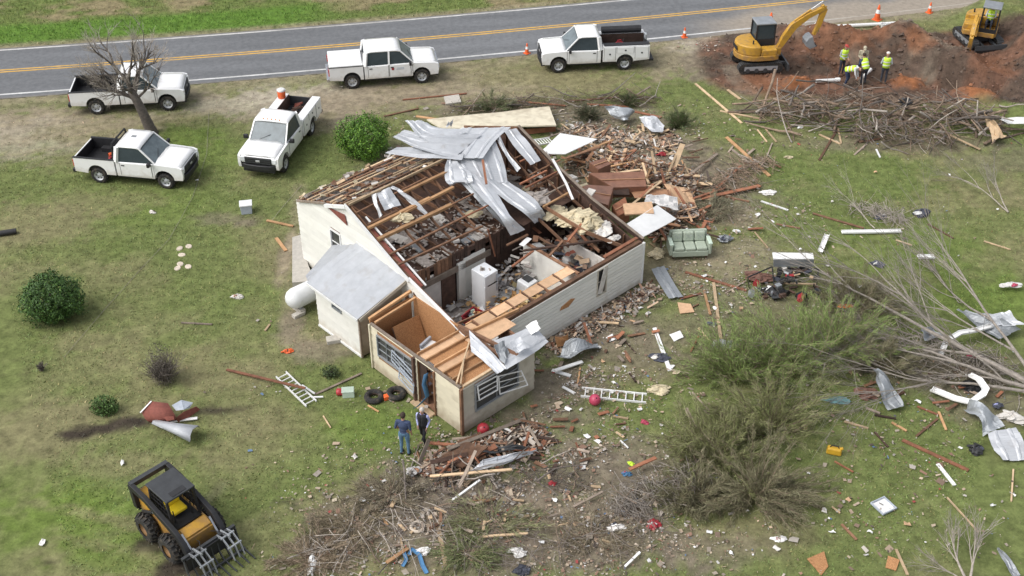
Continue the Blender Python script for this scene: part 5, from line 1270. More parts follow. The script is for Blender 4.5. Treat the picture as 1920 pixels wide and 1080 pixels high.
def excavator(name, label, pos, track_h, house_rot, boom, stick, bucket, scale=1.0, cab_roof='metal_dull', canopy=False):
    T = thing(name, label, 'excavator', pos, track_h, 'yellow excavators at the red dirt dig')
    T.scale = (scale,) * 3
    for s in (-1, 1): track_unit(T, s * .78, 2.5, .40, .56)
    MB().box((0, 0, .42), (1.3, 1.2, .3)).build('undercarriage', 'black', T, bevel=.04)
    bl = MB(); bl.extrude([(1.50, -.98, .04), (1.60, -.98, .02), (1.66, -.98, .20), (1.60, -.98, .44), (1.52, -.98, .44)], (0, 1.96, 0)); bl.build('dozer_blade', 'metal_dark', T)
    for s in (-1, 1): MB().beam((.5, s * .38, .36), (1.55, s * .38, .28), .12, .14).build('blade_arm', 'metal_dark', T)
    U = bpy.data.objects.new('upper_structure', None); COL.objects.link(U); U.parent = T; U.rotation_euler = (0, 0, house_rot)   # turret: everything above turns on this
    k = dict(parent=U)
    prof = []
    for i in range(13): a = math.pi / 2 + math.pi * i / 12; prof.append((-.32 + 1.0 * math.cos(a) * 1.05, .98 * math.sin(a)))
    prof += [(.62, -.98), (.95, -.86), (.95, .1), (.95, .86), (.62, .98)]
    MB().extrude([(a, b, .70) for a, b in prof], (0, 0, .30)).build('deck', 'yellow', U, bevel=.04)
    prof2 = [(a, b) for a, b in prof[:13]]
    hood = [(x_, y_) for x_, y_ in prof2] + [(-.12, -.96), (-.12, .96)]
    MB().extrude([(a * .985, b * .985, .99) for a, b in hood], (0, 0, .58)).build('engine_hood', 'yellow', U, bevel=.10, seg=3)
    MB().box((.35, -.62, 1.16), (.9, .62, .34)).build('side_tank', 'yellow', U, bevel=.05)
    MB().box((-1.345, 0, 1.28), (.02, .7, .22)).build('rear_grille', 'black', U)
    MB().tube([(-.5, -.55, 1.5), (-.5, -.55, 1.78)], .045, 8).build('exhaust', 'black', U)
    # cab
    x0, x1, y0, y1, z0, z1 = -.22, .92, -.06, .92, .99, 2.48
    if not canopy:
        MB().box(((x0 + x1) / 2, (y0 + y1) / 2, (z0 + z1) / 2), (x1 - x0 - .05, y1 - y0 - .05, z1 - z0 - .06), taper=(.92, .94)).build('cab_glass', 'glass', U)
    MB().box(((x0 + x1) / 2 - .02, (y0 + y1) / 2, z1), (x1 - x0 - .02, y1 - y0 + .04, .09)).build('cab_roof', cab_roof, U, bevel=.03)
    for x in (x0 + .02, x1 - .05):
        for y in (y0 + .03, y1 - .03): MB().beam((x, y, z0), (x * .97 + .015, y * .97 + .013, z1 - .03), .075, .075).build('cab_pillar', 'black', U)
    MB().box(((x0 + x1) / 2, y1 - .01, z0 + .32), (x1 - x0, .035, .6)).build('cab_door', 'black', U)
    MB().box(((x0 + x1) / 2, y0 + .01, z0 + .32), (x1 - x0, .035, .6)).build('cab_panel', 'black', U)
    MB().box((x0, (y0 + y1) / 2, z0 + .32), (.035, y1 - y0, .6)).build('cab_panel', 'black', U)
    MB().box((x1, (y0 + y1) / 2, z0 + .12), (.035, y1 - y0, .24)).build('cab_panel', 'black', U)
    MB().box((x0 + .28, (y0 + y1) / 2, z0 + .28), (.42, .46, .14)).build('seat', 'black', U, bevel=.03)
    # boom, stick, bucket in the upper's x-z plane, offset to y = -.1
    def arm(nm, pts, w, hs, m_='yellow', y=-.25):
        mb = MB(); bar_box(mb, pts, w, hs); mb.v = [(a, b + y, c) for a, b, c in mb.v]
        return mb.build(nm, m_, U, bevel=.02)
    MB().box((1.0, -.25, .98), (.42, .42, .44)).build('swing_post', 'yellow', U, bevel=.03)
    arm('boom', boom, .26, [.24, .40, .42, .30, .22][:len(boom)])
    arm('stick', stick, .22, [.16, .34, .26, .16][:len(stick)])
    for nm, p0, p1, r_ in (('boom_cylinder', (1.05, -.25, .95), (*boom[1][:1], -.25, boom[1][1] - .22), .06), ('stick_cylinder', (boom[2][0], -.25, boom[2][1] + .28), (stick[0][0] + .02, -.25, stick[0][1] + .22), .055), ('bucket_cylinder', (stick[1][0] + .1, -.25, stick[1][1] + .16), (stick[-1][0] + .26, -.25, stick[-1][1] + .12), .045)):
        p0, p1 = arr(*p0), arr(*p1); mi_ = p0 + (p1 - p0) * .58
        c = MB().tube([p0, mi_], r_, 8).build(nm, 'yellow', U); MB().tube([mi_, p1], r_ * .6, 8).build('rod', 'chrome', c)
    b = arr(*bucket); bk = MB(); pr = [(0, .16), (.20, .10), (.34, -.12), (.30, -.40), (.06, -.56), (-.22, -.46), (-.25, -.40), (.03, -.46), (.2, -.34), (.22, -.14), (.12, .0), (-.05, .02)]
    bk.extrude([(b[0] - a, -.25 - .34, b[1] + c) for a, c in pr], (0, .68, 0))
    for s in (-1, 1): bk.extrude([(b[0] - a, -.25 + s * .34 - .012, b[1] + c) for a, c in ((0, .12), (.2, .08), (.3, -.14), (.26, -.40), (.04, -.52), (-.22, -.44))], (0, .024, 0))
    bo = bk.build('bucket', 'metal_dull', U)
    for i in range(4): MB().box((b[0] + .28, -.25 - .27 + i * .18, b[1] - .43), (.14, .06, .05), roty(-.35)).build('tooth', 'metal_dark', bo)
    MB().tube([(x1 - .3, y1 - .2, z0 + .42), (x1 - .26, y1 - .2, z0 + .7)], .02, 6).build('lever', 'black', U)
    return T, U
def lerp(a, b, t): return tuple(a[i] + (b[i] - a[i]) * t for i in range(len(a)))
pE = Pt(1417, 122)
EX1, EU1 = excavator('excavator', 'yellow excavator reaching over the trench with a dark enclosed cab', (pE[0], pE[1], pE[2] - .02), math.radians(6), math.radians(2),
    [(1.05, 1.05), (1.40, 1.75), (1.80, 2.40), (2.55, 2.95), (3.40, 3.35)], [(3.28, 3.52), (3.42, 3.28), (3.22, 2.3), (3.02, 1.8)], (2.88, 1.65), .95)
pE2 = Pt(1832, 76)
EX2, EU2 = excavator('excavator', 'yellow excavator with open cab front and lowered arm at the dirt heap', (pE2[0], pE2[1], pE2[2] - .05), math.radians(-80), math.radians(-34),
    [(1.05, 1.1), (1.45, 1.9), (1.95, 2.15), (2.5, 1.95), (2.9, 1.5)], [(2.75, 1.62), (2.9, 1.4), (2.75, .75), (2.55, .30)], (2.4, .15), .93, canopy=True)

# ------------------------------------------------------------------ skid steer loader with a grapple rake
def skid_steer():
    a, b = G(277, 1003), G(330, 1052); hd = head(a, b); c = mid(a, b)
    n = arr(-math.sin(hd), math.cos(hd)) * .78                  # the wheels seen are on its right
    T = thing('skid_steer_loader', 'yellow and black skid steer loader with a grapple rake on the lawn', 'loader', (c[0] + n[0], c[1] + n[1], 0), hd)
    wb = 1.28
    for x in (-wb / 2, wb / 2):
        for s in (-1, 1):
            y, r, w = s * .78, .46, .34
            t = MB().lathe([(r * .5, -w / 2), (r * .85, -w / 2), (r * .98, -w * .4), (r, 0), (r * .98, w * .4), (r * .85, w / 2), (r * .5, w / 2)], (x, y, r), (0, 1, 0), 22)
            for k in range(18):
                q = 2 * math.pi * k / 18
                for e in (-1, 1): t.box((x + (r + .01) * math.cos(q + .09 * e), y + e * w * .24, r + (r + .01) * math.sin(q + .09 * e)), (.05, w * .46, .06), roty(-q) @ rotz(e * .5))
            o = t.build('wheel', 'rubber', T)
            MB().lathe([(0, s * w * .1), (r * .2, s * w * .14), (r * .25, s * .02), (r * .46, s * .04), (r * .53, s * w * .42), (r * .53, -s * w * .3), (0, -s * w * .3)], (x, y, r), (0, 1, 0), 20).build('rim', 'yellow', o, smooth=True)
    MB().box((.05, 0, .62), (2.2, 1.12, .62)).build('chassis', 'yellow', T, bevel=.04)
    MB().box((-1.0, 0, 1.02), (.72, 1.14, .72)).build('engine_cover', 'yellow', T, bevel=.06)
    MB().box((-1.36, 0, .95), (.06, 1.2, .8)).build('rear_door', 'black', T, bevel=.02)
    MB().box((-1.39, .35, 1.15), (.03, .22, .1)).build('tail_light', 'light_clear', T)
    MB().box((-1.39, -.35, 1.15), (.03, .22, .1)).build('tail_light', 'light_clear', T)
    # cab: four posts, roof, open front, mesh sides
    for x in (-.62, .48):
        for s in (-1, 1): MB().beam((x, s * .48, .9), (x + (.05 if x < 0 else -.12), s * .45, 2.02), .07, .07).build('cab_post', 'black', T)
    MB().box((-.12, 0, 2.05), (1.15, 1.02, .07)).build('cab_roof', 'metal_dark', T, bevel=.02)
    MB().box((.28, 0, 2.09), (.22, .5, .02)).build('roof_hatch', 'black', T)
    for s in (-1, 1):
        sc_ = MB()
        for k in range(6): sc_.beam((-.55 + k * .18, s * .47, 1.0), (-.52 + k * .16, s * .46, 2.0), .012, .02)
        for k in range(4): sc_.beam((-.6, s * .47, 1.2 + k * .2), (.45, s * .465, 1.2 + k * .2), .012, .02)
        sc_.build('cab_mesh', 'black', T)
    MB().box((-.58, 0, 1.45), (.04, .92, 1.1)).build('cab_back', 'black', T)
    MB().box((.0, 0, .95), (1.2, .9, .06)).build('cab_floor', 'black', T)
    st = MB().box((-.02, 0, 1.16), (.46, .5, .12)).build('seat', 'yellow_seat', T, bevel=.04)
    MB().box((-.28, 0, 1.45), (.12, .5, .5), roty(-.15)).build('backrest', 'yellow_seat', st, bevel=.04)
    for s in (-1, 1): MB().tube([(.34, s * .3, .98), (.30, s * .3, 1.45)], .02, 6).build('control_lever', 'black', T)
    MB().box((.92, 0, .98), (.36, .92, .16), roty(.35)).build('front_cowl', 'yellow', T, bevel=.03)
    MB().tube([(.98, -.46, .90), (.98, .46, .90)], .09, 10).build('torque_tube', 'yellow', T)
    # lift arms
    for s in (-1, 1):
        y = s * .64
        ar = MB(); bar_box(ar, [(-1.36, 1.62), (-.6, 1.58), (.9, 1.18), (1.22, .95), (1.5, .36)], .15, [.22, .2, .24, .26, .24]); ar.v = [(p, q + y, r) for p, q, r in ar.v]
        ar.build('lift_arm', 'black', T, bevel=.015)
        MB().beam((-1.3, y, .8), (-1.38, y, 1.66), .14, .2).build('arm_tower', 'black', T)
        cy = MB().tube([(-1.05, s * .62, .75), (-.4, s * .62, 1.15)], .05, 8).build('lift_cylinder', 'black', T); MB().tube([(-.4, s * .62, 1.15), (.1, s * .62, 1.36)], .03, 8).build('rod', 'chrome', cy)
        MB().beam((.95, s * .5, 1.1), (1.45, s * .48, .55), .06, .06).build('tilt_cylinder', 'chrome', T)
    MB().beam((-1.4, -.68, 1.66), (-1.4, .68, 1.66), .16, .16).build('arm_crossbar', 'metal_dark', T)
    # grapple rake
    gp = MB().box((1.62, 0, .52), (.08, 1.7, .5)).build('attachment_plate', 'black', T)
    MB().beam((1.55, -.95, .78), (1.55, .95, .78), .1, .1).build('grapple_bar', 'metal_dark', T)
    for k in range(9):
        y = -.92 + k * .23
        mb = MB(); bar_box(mb, [(1.6, .75), (1.66, .3), (1.86, .07), (2.5, .05)], .03, [.09, .12, .12, .04]); mb.v = [(p, q + y, r) for p, q, r in mb.v]
        mb.build('rake_tine', 'metal_dark', T)
    MB().beam((1.95, -.95, .1), (1.95, .95, .1), .06, .06).build('rake_bar', 'metal_dark', T)
    for s in (-1, 1):
        g_ = bpy.data.objects.new('grapple', None)
        mb = MB()
        for e in (-.18, .0, .18):
            m2 = MB(); bar_box(m2, [(1.56, .82), (1.85, .92), (2.2, .72), (2.36, .36)], .03, [.1, .1, .1, .04]); m2.v = [(p, q + s * .5 + e, r) for p, q, r in m2.v]
            mb.v += m2.v; mb.f += [tuple(i + mb.n for i in f) for f in m2.f]; mb.m += m2.m; mb.n += m2.n
        for px_ in ((1.85, .94), (2.18, .76)): mb.beam((px_[0], s * .5 - .24, px_[1]), (px_[0], s * .5 + .24, px_[1]), .05, .05)
        o = mb.build('grapple_claw', 'metal_dull', T)
        MB().tube([(1.5, s * .5, .88), (2.0, s * .5, 1.02)], .035, 7).build('grapple_cylinder', 'metal_dull', T)
        MB().tube([(1.35, s * .25, .95), (1.6, s * .3, 1.1), (1.85, s * .45, 1.02)], .014, 5).build('hose', 'black', T)
    return T
SK = skid_steer()
# ------------------------------------------------------------------ people: each body one continuous skin, clothes by region, hair / hat / vest as children
for k_, c_ in (('skin', (.42, .24, .17)), ('navy', (.045, .065, .13)), ('denim', (.10, .19, .29)), ('lavender', (.40, .42, .70)), ('black_cloth', (.02, .02, .024)), ('hair_dark', (.045, .03, .022)), ('hair_grey', (.50, .47, .43)),
               ('hivis', (.55, .78, .06)), ('grey_shirt', (.42, .45, .45)), ('tan_shirt', (.42, .38, .28)), ('dark_pants', (.035, .04, .055)), ('boots', (.10, .06, .035)), ('white_shirt', (.68, .70, .70)), ('hat_red', (.42, .06, .05)), ('hat_white', (.75, .68, .62)), ('skin_pale', (.55, .34, .26)), ('navy_pants', (.03, .045, .09)), ('silver_tape', (.72, .73, .72))):
    mat(k_, c_, .85, var=.15, scale=12, rnd=0.0, bump=.4, bscale=30)

def person(label, pos, facing, J, look, tall=1.75, group=None, hair=None, hat=None, vest=None, name='person', slim=1.0):
    """J: joint name -> (x forward, y left, z up) in body units for a 1.75 m figure; look: (shirt, trousers, shoes, skin, sleeve)"""
    T = thing(name, label, 'person', pos, facing, group)
    k = tall / 1.75
    J = {n: arr(*p) for n, p in J.items()}
    prim = MB()
    segs = []                                                  # (a, b, region)
    def limb(a, b, r0, r1, reg, n=10):
        a, b = J[a] if isinstance(a, str) else arr(*a), J[b] if isinstance(b, str) else arr(*b)
        m_ = (a + b) / 2
        prim.tube([a, a + (b - a) * .3, m_, a + (b - a) * .75, b], [r0, r0 * 1.04, (r0 * 1.05 + r1) / 2, r1 * 1.05, r1], n)
        prim.ell(a, (r0,) * 3, 8, 6); prim.ell(b, (r1,) * 3, 8, 6); segs.append((a, b, reg))
    w = slim
    up = unit(J['chest'] - J['hip']); lat = unit(J['shL'] - J['shR']); fw = np.cross(lat, up); Rb = np.stack([fw, lat, up], 1)
    m_ = (J['hip'] + J['chest']) / 2
    prim.ell(J['chest'], (.125 * w, .185 * w, .19), 14, 9, Rb); prim.ell(m_, (.115 * w, .155 * w, .2), 14, 9, Rb); prim.ell(J['hip'] + arr(0, 0, -.01), (.125 * w, .175 * w, .15), 14, 9, Rb)
    segs.append((J['chest'] + up * .16, J['hip'] + up * .07, 'shirt')); segs.append((J['hip'] + up * .0, J['hip'] - up * .08, 'trousers'))
    segs.append((J['chest'] + lat * .12, J['chest'] - lat * .12, 'shirt'))
    nk = J['chest'] + up * .2; hd_ = J['head']; hu = unit(hd_ - nk)
    prim.tube([J['chest'] + up * .14, nk, hd_], [.075, .056, .055], 10); segs.append((nk + hu * .06, hd_ + hu * .1, 'skin'))
    hf = unit(fw - hu * (fw @ hu)); hl = np.cross(hu, hf); Rh = np.stack([hf, hl, hu], 1); hc = hd_ + hu * .03
    prim.ell(hc, (.098, .078, .118), 14, 10, Rh); prim.ell(hc + Rh @ arr(.035, 0, -.06), (.065, .055, .06), 10, 7, Rh)     # skull, jaw
    prim.ell(hc + Rh @ arr(.100, 0, -.015), (.02, .014, .024), 8, 6, Rh)                                                    # nose
    for s in (-1, 1): prim.ell(hc + Rh @ arr(-.005, s * .08, -.01), (.02, .012, .03), 8, 6, Rh)                              # ears
    for s in ('L', 'R'):
        limb('sh' + s, 'el' + s, .058 * w, .045 * w, 'sleeve'); limb('el' + s, 'wr' + s, .043 * w, .030 * w, 'fore')
        prim.tube([J['chest'] + up * .1, J['sh' + s]], [.09 * w, .062 * w], 10)
        limb('th' + s, 'kn' + s, .088 * w, .060 * w, 'trousers'); limb('kn' + s, 'an' + s, .058 * w, .042 * w, 'trousers')
        an = J['an' + s]; toe = J.get('toe' + s, an + arr(.16, 0, 0)); toe = arr(toe[0], toe[1], an[2] - .045)
        prim.tube([an + arr(-.05, 0, -.045), an + arr(.03, 0, -.035), toe], [.045, .05, .036], 10); prim.ell(toe, (.04, .042, .032), 8, 6); segs.append((an + arr(-.04, 0, -.04), toe, 'shoe'))
        # hand: palm, four fingers of different length with a bend, thumb from the side of the palm
        el, wr = J['el' + s], J['wr' + s]; d = unit(wr - el); sd = 1 if s == 'L' else -1
        pn = unit(np.cross(d, fw) * sd if abs(d @ fw) < .9 else lat * sd); wd = np.cross(d, pn)
        pc = wr + d * .05; prim.ell(pc, (.048, .018, .040), 10, 7, np.stack([d, pn, wd], 1))
        for i, ln in enumerate((.062, .072, .068, .052)):
            b0 = pc + d * .036 + wd * (.030 - .020 * i); b1 = b0 + unit(d - pn * .25) * ln * .55; b2 = b1 + unit(d - pn * .9) * ln * .5
            prim.tube([b0, b1, b2], [.0095, .009, .0075], 6)
        t0 = wr + d * .025 + wd * .028; t1 = t0 + unit(d * .6 + wd * .8) * .035; t2 = t1 + unit(d + wd * .15 - pn * .4) * .03
        prim.tube([t0, t1, t2], [.013, .011, .009], 6); segs.append((wr, wr + d * .16, 'skin'))
    prim.v = [(a * k, b * k, c * k) for a, b, c in prim.v]
    tmp = prim.build('body', 'skin', None, smooth=True)
    rm = tmp.modifiers.new('remesh', 'REMESH'); rm.mode = 'VOXEL'; rm.voxel_size = .013 * k; rm.use_smooth_shade = True
    dg = bpy.context.evaluated_depsgraph_get(); dg.update()
    me = bpy.data.meshes.new_from_object(tmp.evaluated_get(dg)); old = tmp.data; tmp.modifiers.clear(); tmp.data = me; bpy.data.meshes.remove(old)
    shirt, trs, shoe, skin, slv = look
    mats = [shirt, trs, shoe, skin]; me.materials.clear()
    for q in mats: me.materials.append(M[q])
    reg = {'shirt': 0, 'trousers': 1, 'shoe': 2, 'skin': 3, 'sleeve': 0, 'fore': 0 if slv == 'long' else 3}
    co = np.zeros(len(me.polygons) * 3); me.polygons.foreach_get('center', co); co = co.reshape(-1, 3) / k
    best = np.full(len(co), 1e9); idx = np.zeros(len(co), int)
    for a, b, rg in segs:
        ab = b - a; t = np.clip(((co - a) @ ab) / (ab @ ab + 1e-9), 0, 1); d = np.linalg.norm(co - a - t[:, None] * ab, axis=1)
        m2 = d < best; best[m2] = d[m2]; idx[m2] = reg[rg]
    me.polygons.foreach_set('material_index', idx.astype(np.int32)); me.polygons.foreach_set('use_smooth', np.ones(len(co), bool)); me.update()
    tmp.parent = T
    for s in (-1, 1):
        MB().ell((hc + Rh @ arr(.088, s * .032, .008)) * k, (.01 * k,) * 3, 6, 5).build('eye', 'black', T)
    MB().ell((hc + Rh @ arr(.092, 0, -.062)) * k, (.012 * k, .026 * k, .007 * k), 8, 5, Rh).build('mouth', 'hat_red', T)
    if hair: MB().ell((hc + Rh @ arr(-.018, 0, .028)) * k, (.104 * k, .09 * k, .108 * k), 14, 9, Rh).build('hair', hair, T, smooth=True)
    if hat:
        h_ = MB().ell((hc + Rh @ arr(0, 0, .075)) * k, (.112 * k, .098 * k, .075 * k), 14, 8, Rh).build('hat', hat, T, smooth=True)
        MB().ell((hc + Rh @ arr(.10, 0, .07)) * k, (.08 * k, .085 * k, .012 * k), 12, 5, Rh).build('brim', hat, h_, smooth=True)
    if vest:
        v = MB()
        rings = []
        for t, sx, sy in ((-.14, .145, .19), (0, .135, .178), (.15, .14, .19), (.28, .152, .205), (.38, .135, .19), (.43, .09, .13)):
            c = J['hip'] + up * (t + .1)
            rings.append([(c + Rb @ arr(sx * w * math.cos(a), sy * w * math.sin(a), 0)) * k for a in np.linspace(0, 2 * math.pi, 17)])
        v.sheet(rings, .012)
        vo = v.build('vest', vest, T, smooth=True)
        st = MB()
        for t in ((.02, .2) if vest == 'hivis' else ()):
            c = J['hip'] + up * (t + .1)
            st.sheet([[(c + up * e + Rb @ arr(.158 * w * math.cos(a), .208 * w * math.sin(a), 0)) * k for a in np.linspace(0, 2 * math.pi, 17)] for e in (-.025, .025)], .004)
        if vest == 'hivis': st.build('reflective_tape', 'silver_tape', vo)
    return T
STAND = dict(hip=(0, 0, .95), chest=(.0, 0, 1.26), head=(.02, 0, 1.60), shL=(0, .19, 1.40), shR=(0, -.19, 1.40), elL=(-.02, .225, 1.12), elR=(-.02, -.225, 1.12), wrL=(.08, .215, .88), wrR=(.08, -.215, .88),
             thL=(0, .095, .90), thR=(0, -.095, .90), knL=(.02, .11, .49), knR=(.02, -.11, .49), anL=(-.01, .12, .09), anR=(-.01, -.12, .09))
def pose(**kw): d = dict(STAND); d.update(kw); return d
def pp(px, py): p = Pt(px, py); return (p[0], p[1], p[2])
UPV = math.pi / 2
# the couple outside the porch
person('man in a navy shirt and blue jeans standing beside the porch', pp(760, 851), UPV - .2, pose(wrL=(.18, .14, .98), elL=(-.04, .26, 1.14)), ('navy', 'denim', 'black_cloth', 'skin', 'short'), 1.83, hair='hair_dark')
person('grey-haired person in a lavender top and black leggings walking past the porch door', pp(795, 833), -UPV - .35, pose(thL=(0, .09, .90), knL=(.20, .10, .50), anL=(.12, .11, .10), knR=(-.06, -.10, .50), anR=(-.26, -.11, .14), elL=(-.08, .23, 1.14), wrL=(.10, .20, .96), wrR=(.16, -.12, 1.0)),
       ('lavender', 'black_cloth', 'black_cloth', 'skin_pale', 'long'), 1.66, hair='hair_grey', vest='black_cloth', slim=.95)
# the dig crew
CREW = 'crew in high visibility clothing at the trench'
person('worker in a red cap and grey shirt with a yellow vest by the trench', pp(1576, 140), -UPV + .5, pose(head=(.08, 0, 1.58), chest=(.04, 0, 1.25), wrL=(.22, .12, 1.0), wrR=(.22, -.12, 1.0)), ('grey_shirt', 'dark_pants', 'boots', 'skin', 'long'), 1.78, CREW, hat='hat_red', vest='hivis')
person('worker bending over the white pipe in a pale shirt and dark trousers', pp(1586, 161), -.5, pose(hip=(-.1, 0, .90), chest=(.28, 0, 1.06), head=(.60, 0, 1.06), shL=(.34, .18, 1.12), shR=(.34, -.18, 1.12), elL=(.42, .2, .82), elR=(.42, -.2, .82), wrL=(.50, .14, .58), wrR=(.50, -.14, .58), thL=(-.08, .1, .86), thR=(-.08, -.1, .86), knL=(.06, .13, .47), knR=(.04, -.13, .47), anL=(-.05, .14, .09), anR=(-.06, -.14, .09)),
       ('white_shirt', 'navy_pants', 'boots', 'skin', 'long'), 1.76, CREW, hair='hair_dark', vest='hivis')
person('worker in a tan shirt and hat standing in the group at the trench', pp(1612, 142), -UPV - .2, pose(head=(.08, 0, 1.58), wrR=(.24, -.10, 1.05)), ('tan_shirt', 'dark_pants', 'boots', 'skin', 'long'), 1.78, CREW, hat='tan_shirt')
person('worker in a lime vest over a blue shirt leaning over the pipe end', pp(1617, 158), UPV + .3, pose(hip=(-.06, 0, .92), chest=(.14, 0, 1.2), head=(.30, 0, 1.48), shL=(.17, .19, 1.32), shR=(.17, -.19, 1.32), elL=(.22, .25, 1.05), elR=(.22, -.25, 1.05), wrL=(.34, .16, .84), wrR=(.34, -.16, .84)), ('navy', 'dark_pants', 'boots', 'skin', 'long'), 1.76, CREW, hair='hair_dark', vest='hivis')
person('worker in a white hard hat and lime vest standing alone by the orange clay mound', pp(1655, 156), UPV - .1, pose(wrL=(.2, .12, 1.02), wrR=(.2, -.12, 1.02), elL=(-.02, .27, 1.14), elR=(-.02, -.27, 1.14)), ('grey_shirt', 'dark_pants', 'boots', 'skin', 'long'), 1.74, CREW, hat='hat_white', vest='hivis')
# operators in the cabs
SIT = pose(hip=(0, 0, .12), chest=(-.05, 0, .43), head=(-.02, 0, .78), shL=(-.05, .19, .57), shR=(-.05, -.19, .57), elL=(.05, .25, .33), elR=(.05, -.25, .33), wrL=(.30, .22, .36), wrR=(.30, -.22, .36), thL=(.02, .10, .09), thR=(.02, -.10, .09), knL=(.42, .13, .12), knR=(.42, -.13, .12), anL=(.46, .13, -.26), anR=(.46, -.13, -.26))
def in_cab(T, hr, x, y, z):
    a = T.rotation_euler[2] + hr; return (T.location[0] + x * math.cos(a) - y * math.sin(a), T.location[1] + x * math.sin(a) + y * math.cos(a), T.location[2] + z), a
q, a = in_cab(EX2, math.radians(-34), .02, .40, 1.27)
person('operator in a lime vest seated in the open excavator', q, a, SIT, ('grey_shirt', 'dark_pants', 'boots', 'skin', 'long'), 1.72, 'excavator operators', hat='hat_white', vest='hivis')
q, a = in_cab(EX1, math.radians(2), .02, .41, 1.29)
person('operator in a lime vest behind the glass of the excavator cab', q, a, SIT, ('hivis', 'dark_pants', 'boots', 'skin', 'long'), 1.72, 'excavator operators', hat='hat_white')
# ------------------------------------------------------------------ trees, shrubs, brush
def wander(rg, p, d, L_, n, bend, grav=0.0):
    pts = [arr(*p)]; d = unit(d)
    for i in range(n):
        d = unit(d + rg.normal(0, bend, 3) + arr(0, 0, grav)); pts.append(pts[-1] + d * L_ / n)
    return pts
def grow(rg, mb, p, d, L_, r, depth, twig=None, spread=.6, grav=.02, nb=(2, 4), bend=.12, floor=None):
    n = 5; pts = wander(rg, p, d, L_, n, bend, grav)
    if floor is not None:
        for q in pts: q[2] = max(q[2], floor + r)
    rad = [r * (1 - .55 * i / n) for i in range(n + 1)]
    (twig if (twig is not None and depth <= 1) else mb).tube(pts, rad, 7 if r > .04 else (4 if r > .012 else 3), cap=False)
    if depth == 0: return
    for k in range(rg.integers(nb[0], nb[1] + 1)):
        t = rg.uniform(.35, 1.0); i = min(int(t * n), n - 1); q = pts[i] + (pts[i + 1] - pts[i]) * (t * n - i)
        a = unit(pts[i + 1] - pts[i]); o = rg.normal(0, 1, 3); o = unit(o - a * (o @ a))
        grow(rg, mb, q, unit(a + o * spread * rg.uniform(.6, 1.3)), L_ * rg.uniform(.5, .78), r * rg.uniform(.40, .6), depth - 1, twig, spread, grav, nb, bend, floor)
    grow(rg, mb, pts[-1], pts[-1] - pts[-2], L_ * .7, r * .45, depth - 1, twig, spread, grav, nb, bend, floor)

def bare_tree():
    rg = np.random.default_rng(3); b = G(285, 250)
    T = thing('bare_tree', 'leafless grey tree with a leaning trunk on the lawn between two white pickups', 'tree', b)
    tr, tw = MB(), MB()
    tr.tube([(0, 0, -.1), (-.05, 0, .3), (-.22, .02, 1.0), (-.42, .05, 1.7), (-.62, .08, 2.25)], [.36, .27, .23, .21, .19], 10)
    for d, L_, r, z in (((-.9, .2, .55), 1.7, .085, 1.75), ((-.45, .3, .9), 1.8, .10, 2.1), ((-.1, -.2, 1), 1.9, .11, 2.2), ((.25, .3, .95), 1.8, .10, 2.2), ((.55, 0, .7), 1.6, .085, 2.0), ((.9, .1, .35), 1.5, .07, 1.8), ((-.7, -.4, .5), 1.5, .07, 1.9), ((.2, -.6, .7), 1.5, .07, 2.1)):
        f = z / 2.25; grow(rg, tr, (-.62 * f, .08 * f, z), d, L_ * .86, r * 1.1, 4, tw, .5, .03, (2, 4), .13)
    tr.build('trunk', 'bark', T, smooth=True); tw.build('crown', 'bark_pale', T)
bare_tree()

def leaf_quads(rg, P, N, size, col, jit=.6):
    """leaf-sized faces at points P facing roughly along N"""
    n = len(P); N = N + rg.normal(0, jit, (n, 3)); N /= np.linalg.norm(N, axis=1, keepdims=True)
    a = np.cross(N, rg.normal(0, 1, (n, 3))); a /= np.linalg.norm(a, axis=1, keepdims=True); b = np.cross(N, a)
    s = (size * rg.uniform(.6, 1.3, n))[:, None]
    q = np.stack([P - a * s, P + b * s * .45, P + a * s, P - b * s * .45], 1).reshape(-1, 3)
    return q, np.arange(4 * n).reshape(-1, 4), np.repeat(np.clip(col, 0, 1), 4, 0)
def round_bush(label, pos, R, seed, tone, n=11000, leaf=.055):
    rg = np.random.default_rng(seed)
    T = thing('round_bush', label, 'bush', pos, 0, 'clipped round evergreen bushes')
    st = MB()
    for k in range(9):
        a = rg.uniform(0, 6.28); st.tube([(0, 0, -.05), (.2 * math.cos(a), .2 * math.sin(a), R[2] * .5), (.6 * R[0] * math.cos(a), .6 * R[1] * math.sin(a), R[2] * rg.uniform(.7, 1.2))], [.05, .035, .015], 5)
    st.build('stem', 'bark', T)
    d = rg.normal(0, 1, (n, 3)); d /= np.linalg.norm(d, axis=1, keepdims=True)
    az, el = np.arctan2(d[:, 1], d[:, 0]), d[:, 2]
    f = 1 + .11 * np.sin(3 * az + seed) + .09 * np.sin(5 * az + 4 * el + seed * 2) + .10 * np.sin(9 * az + 7 * el) + .08 * np.sin(14 * az - 9 * el) + .09 * rg.normal(0, 1, n) * (rg.random(n) < .35)
    rr = f * (1 - .32 * rg.random(n) ** 1.6)
    c = arr(0, 0, R[2] * .92); P = c + d * rr[:, None] * arr(*R); ok = P[:, 2] > .04; P, d, rr, f = P[ok], d[ok], rr[ok], f[ok]
    k = rg.random((len(P), 1))
    col = arr(*tone)[None] * (.6 + 1.2 * k) * arr(1, 1, 1); col = np.where(k > .85, col * arr(1.35, 1.15, .9), col)
    tri_cloud('crown', *leaf_quads(rg, P, d, leaf, col), 'leaf_mix', None, T)
round_bush('bright green round bush behind the torn metal roof', G(685, 292), (1.18, 1.05, 1.05), 5, (.075, .165, .018))
round_bush('dark green round bush alone on the left lawn', G(106, 592), (1.12, 1.05, .92), 8, (.042, .095, .018))

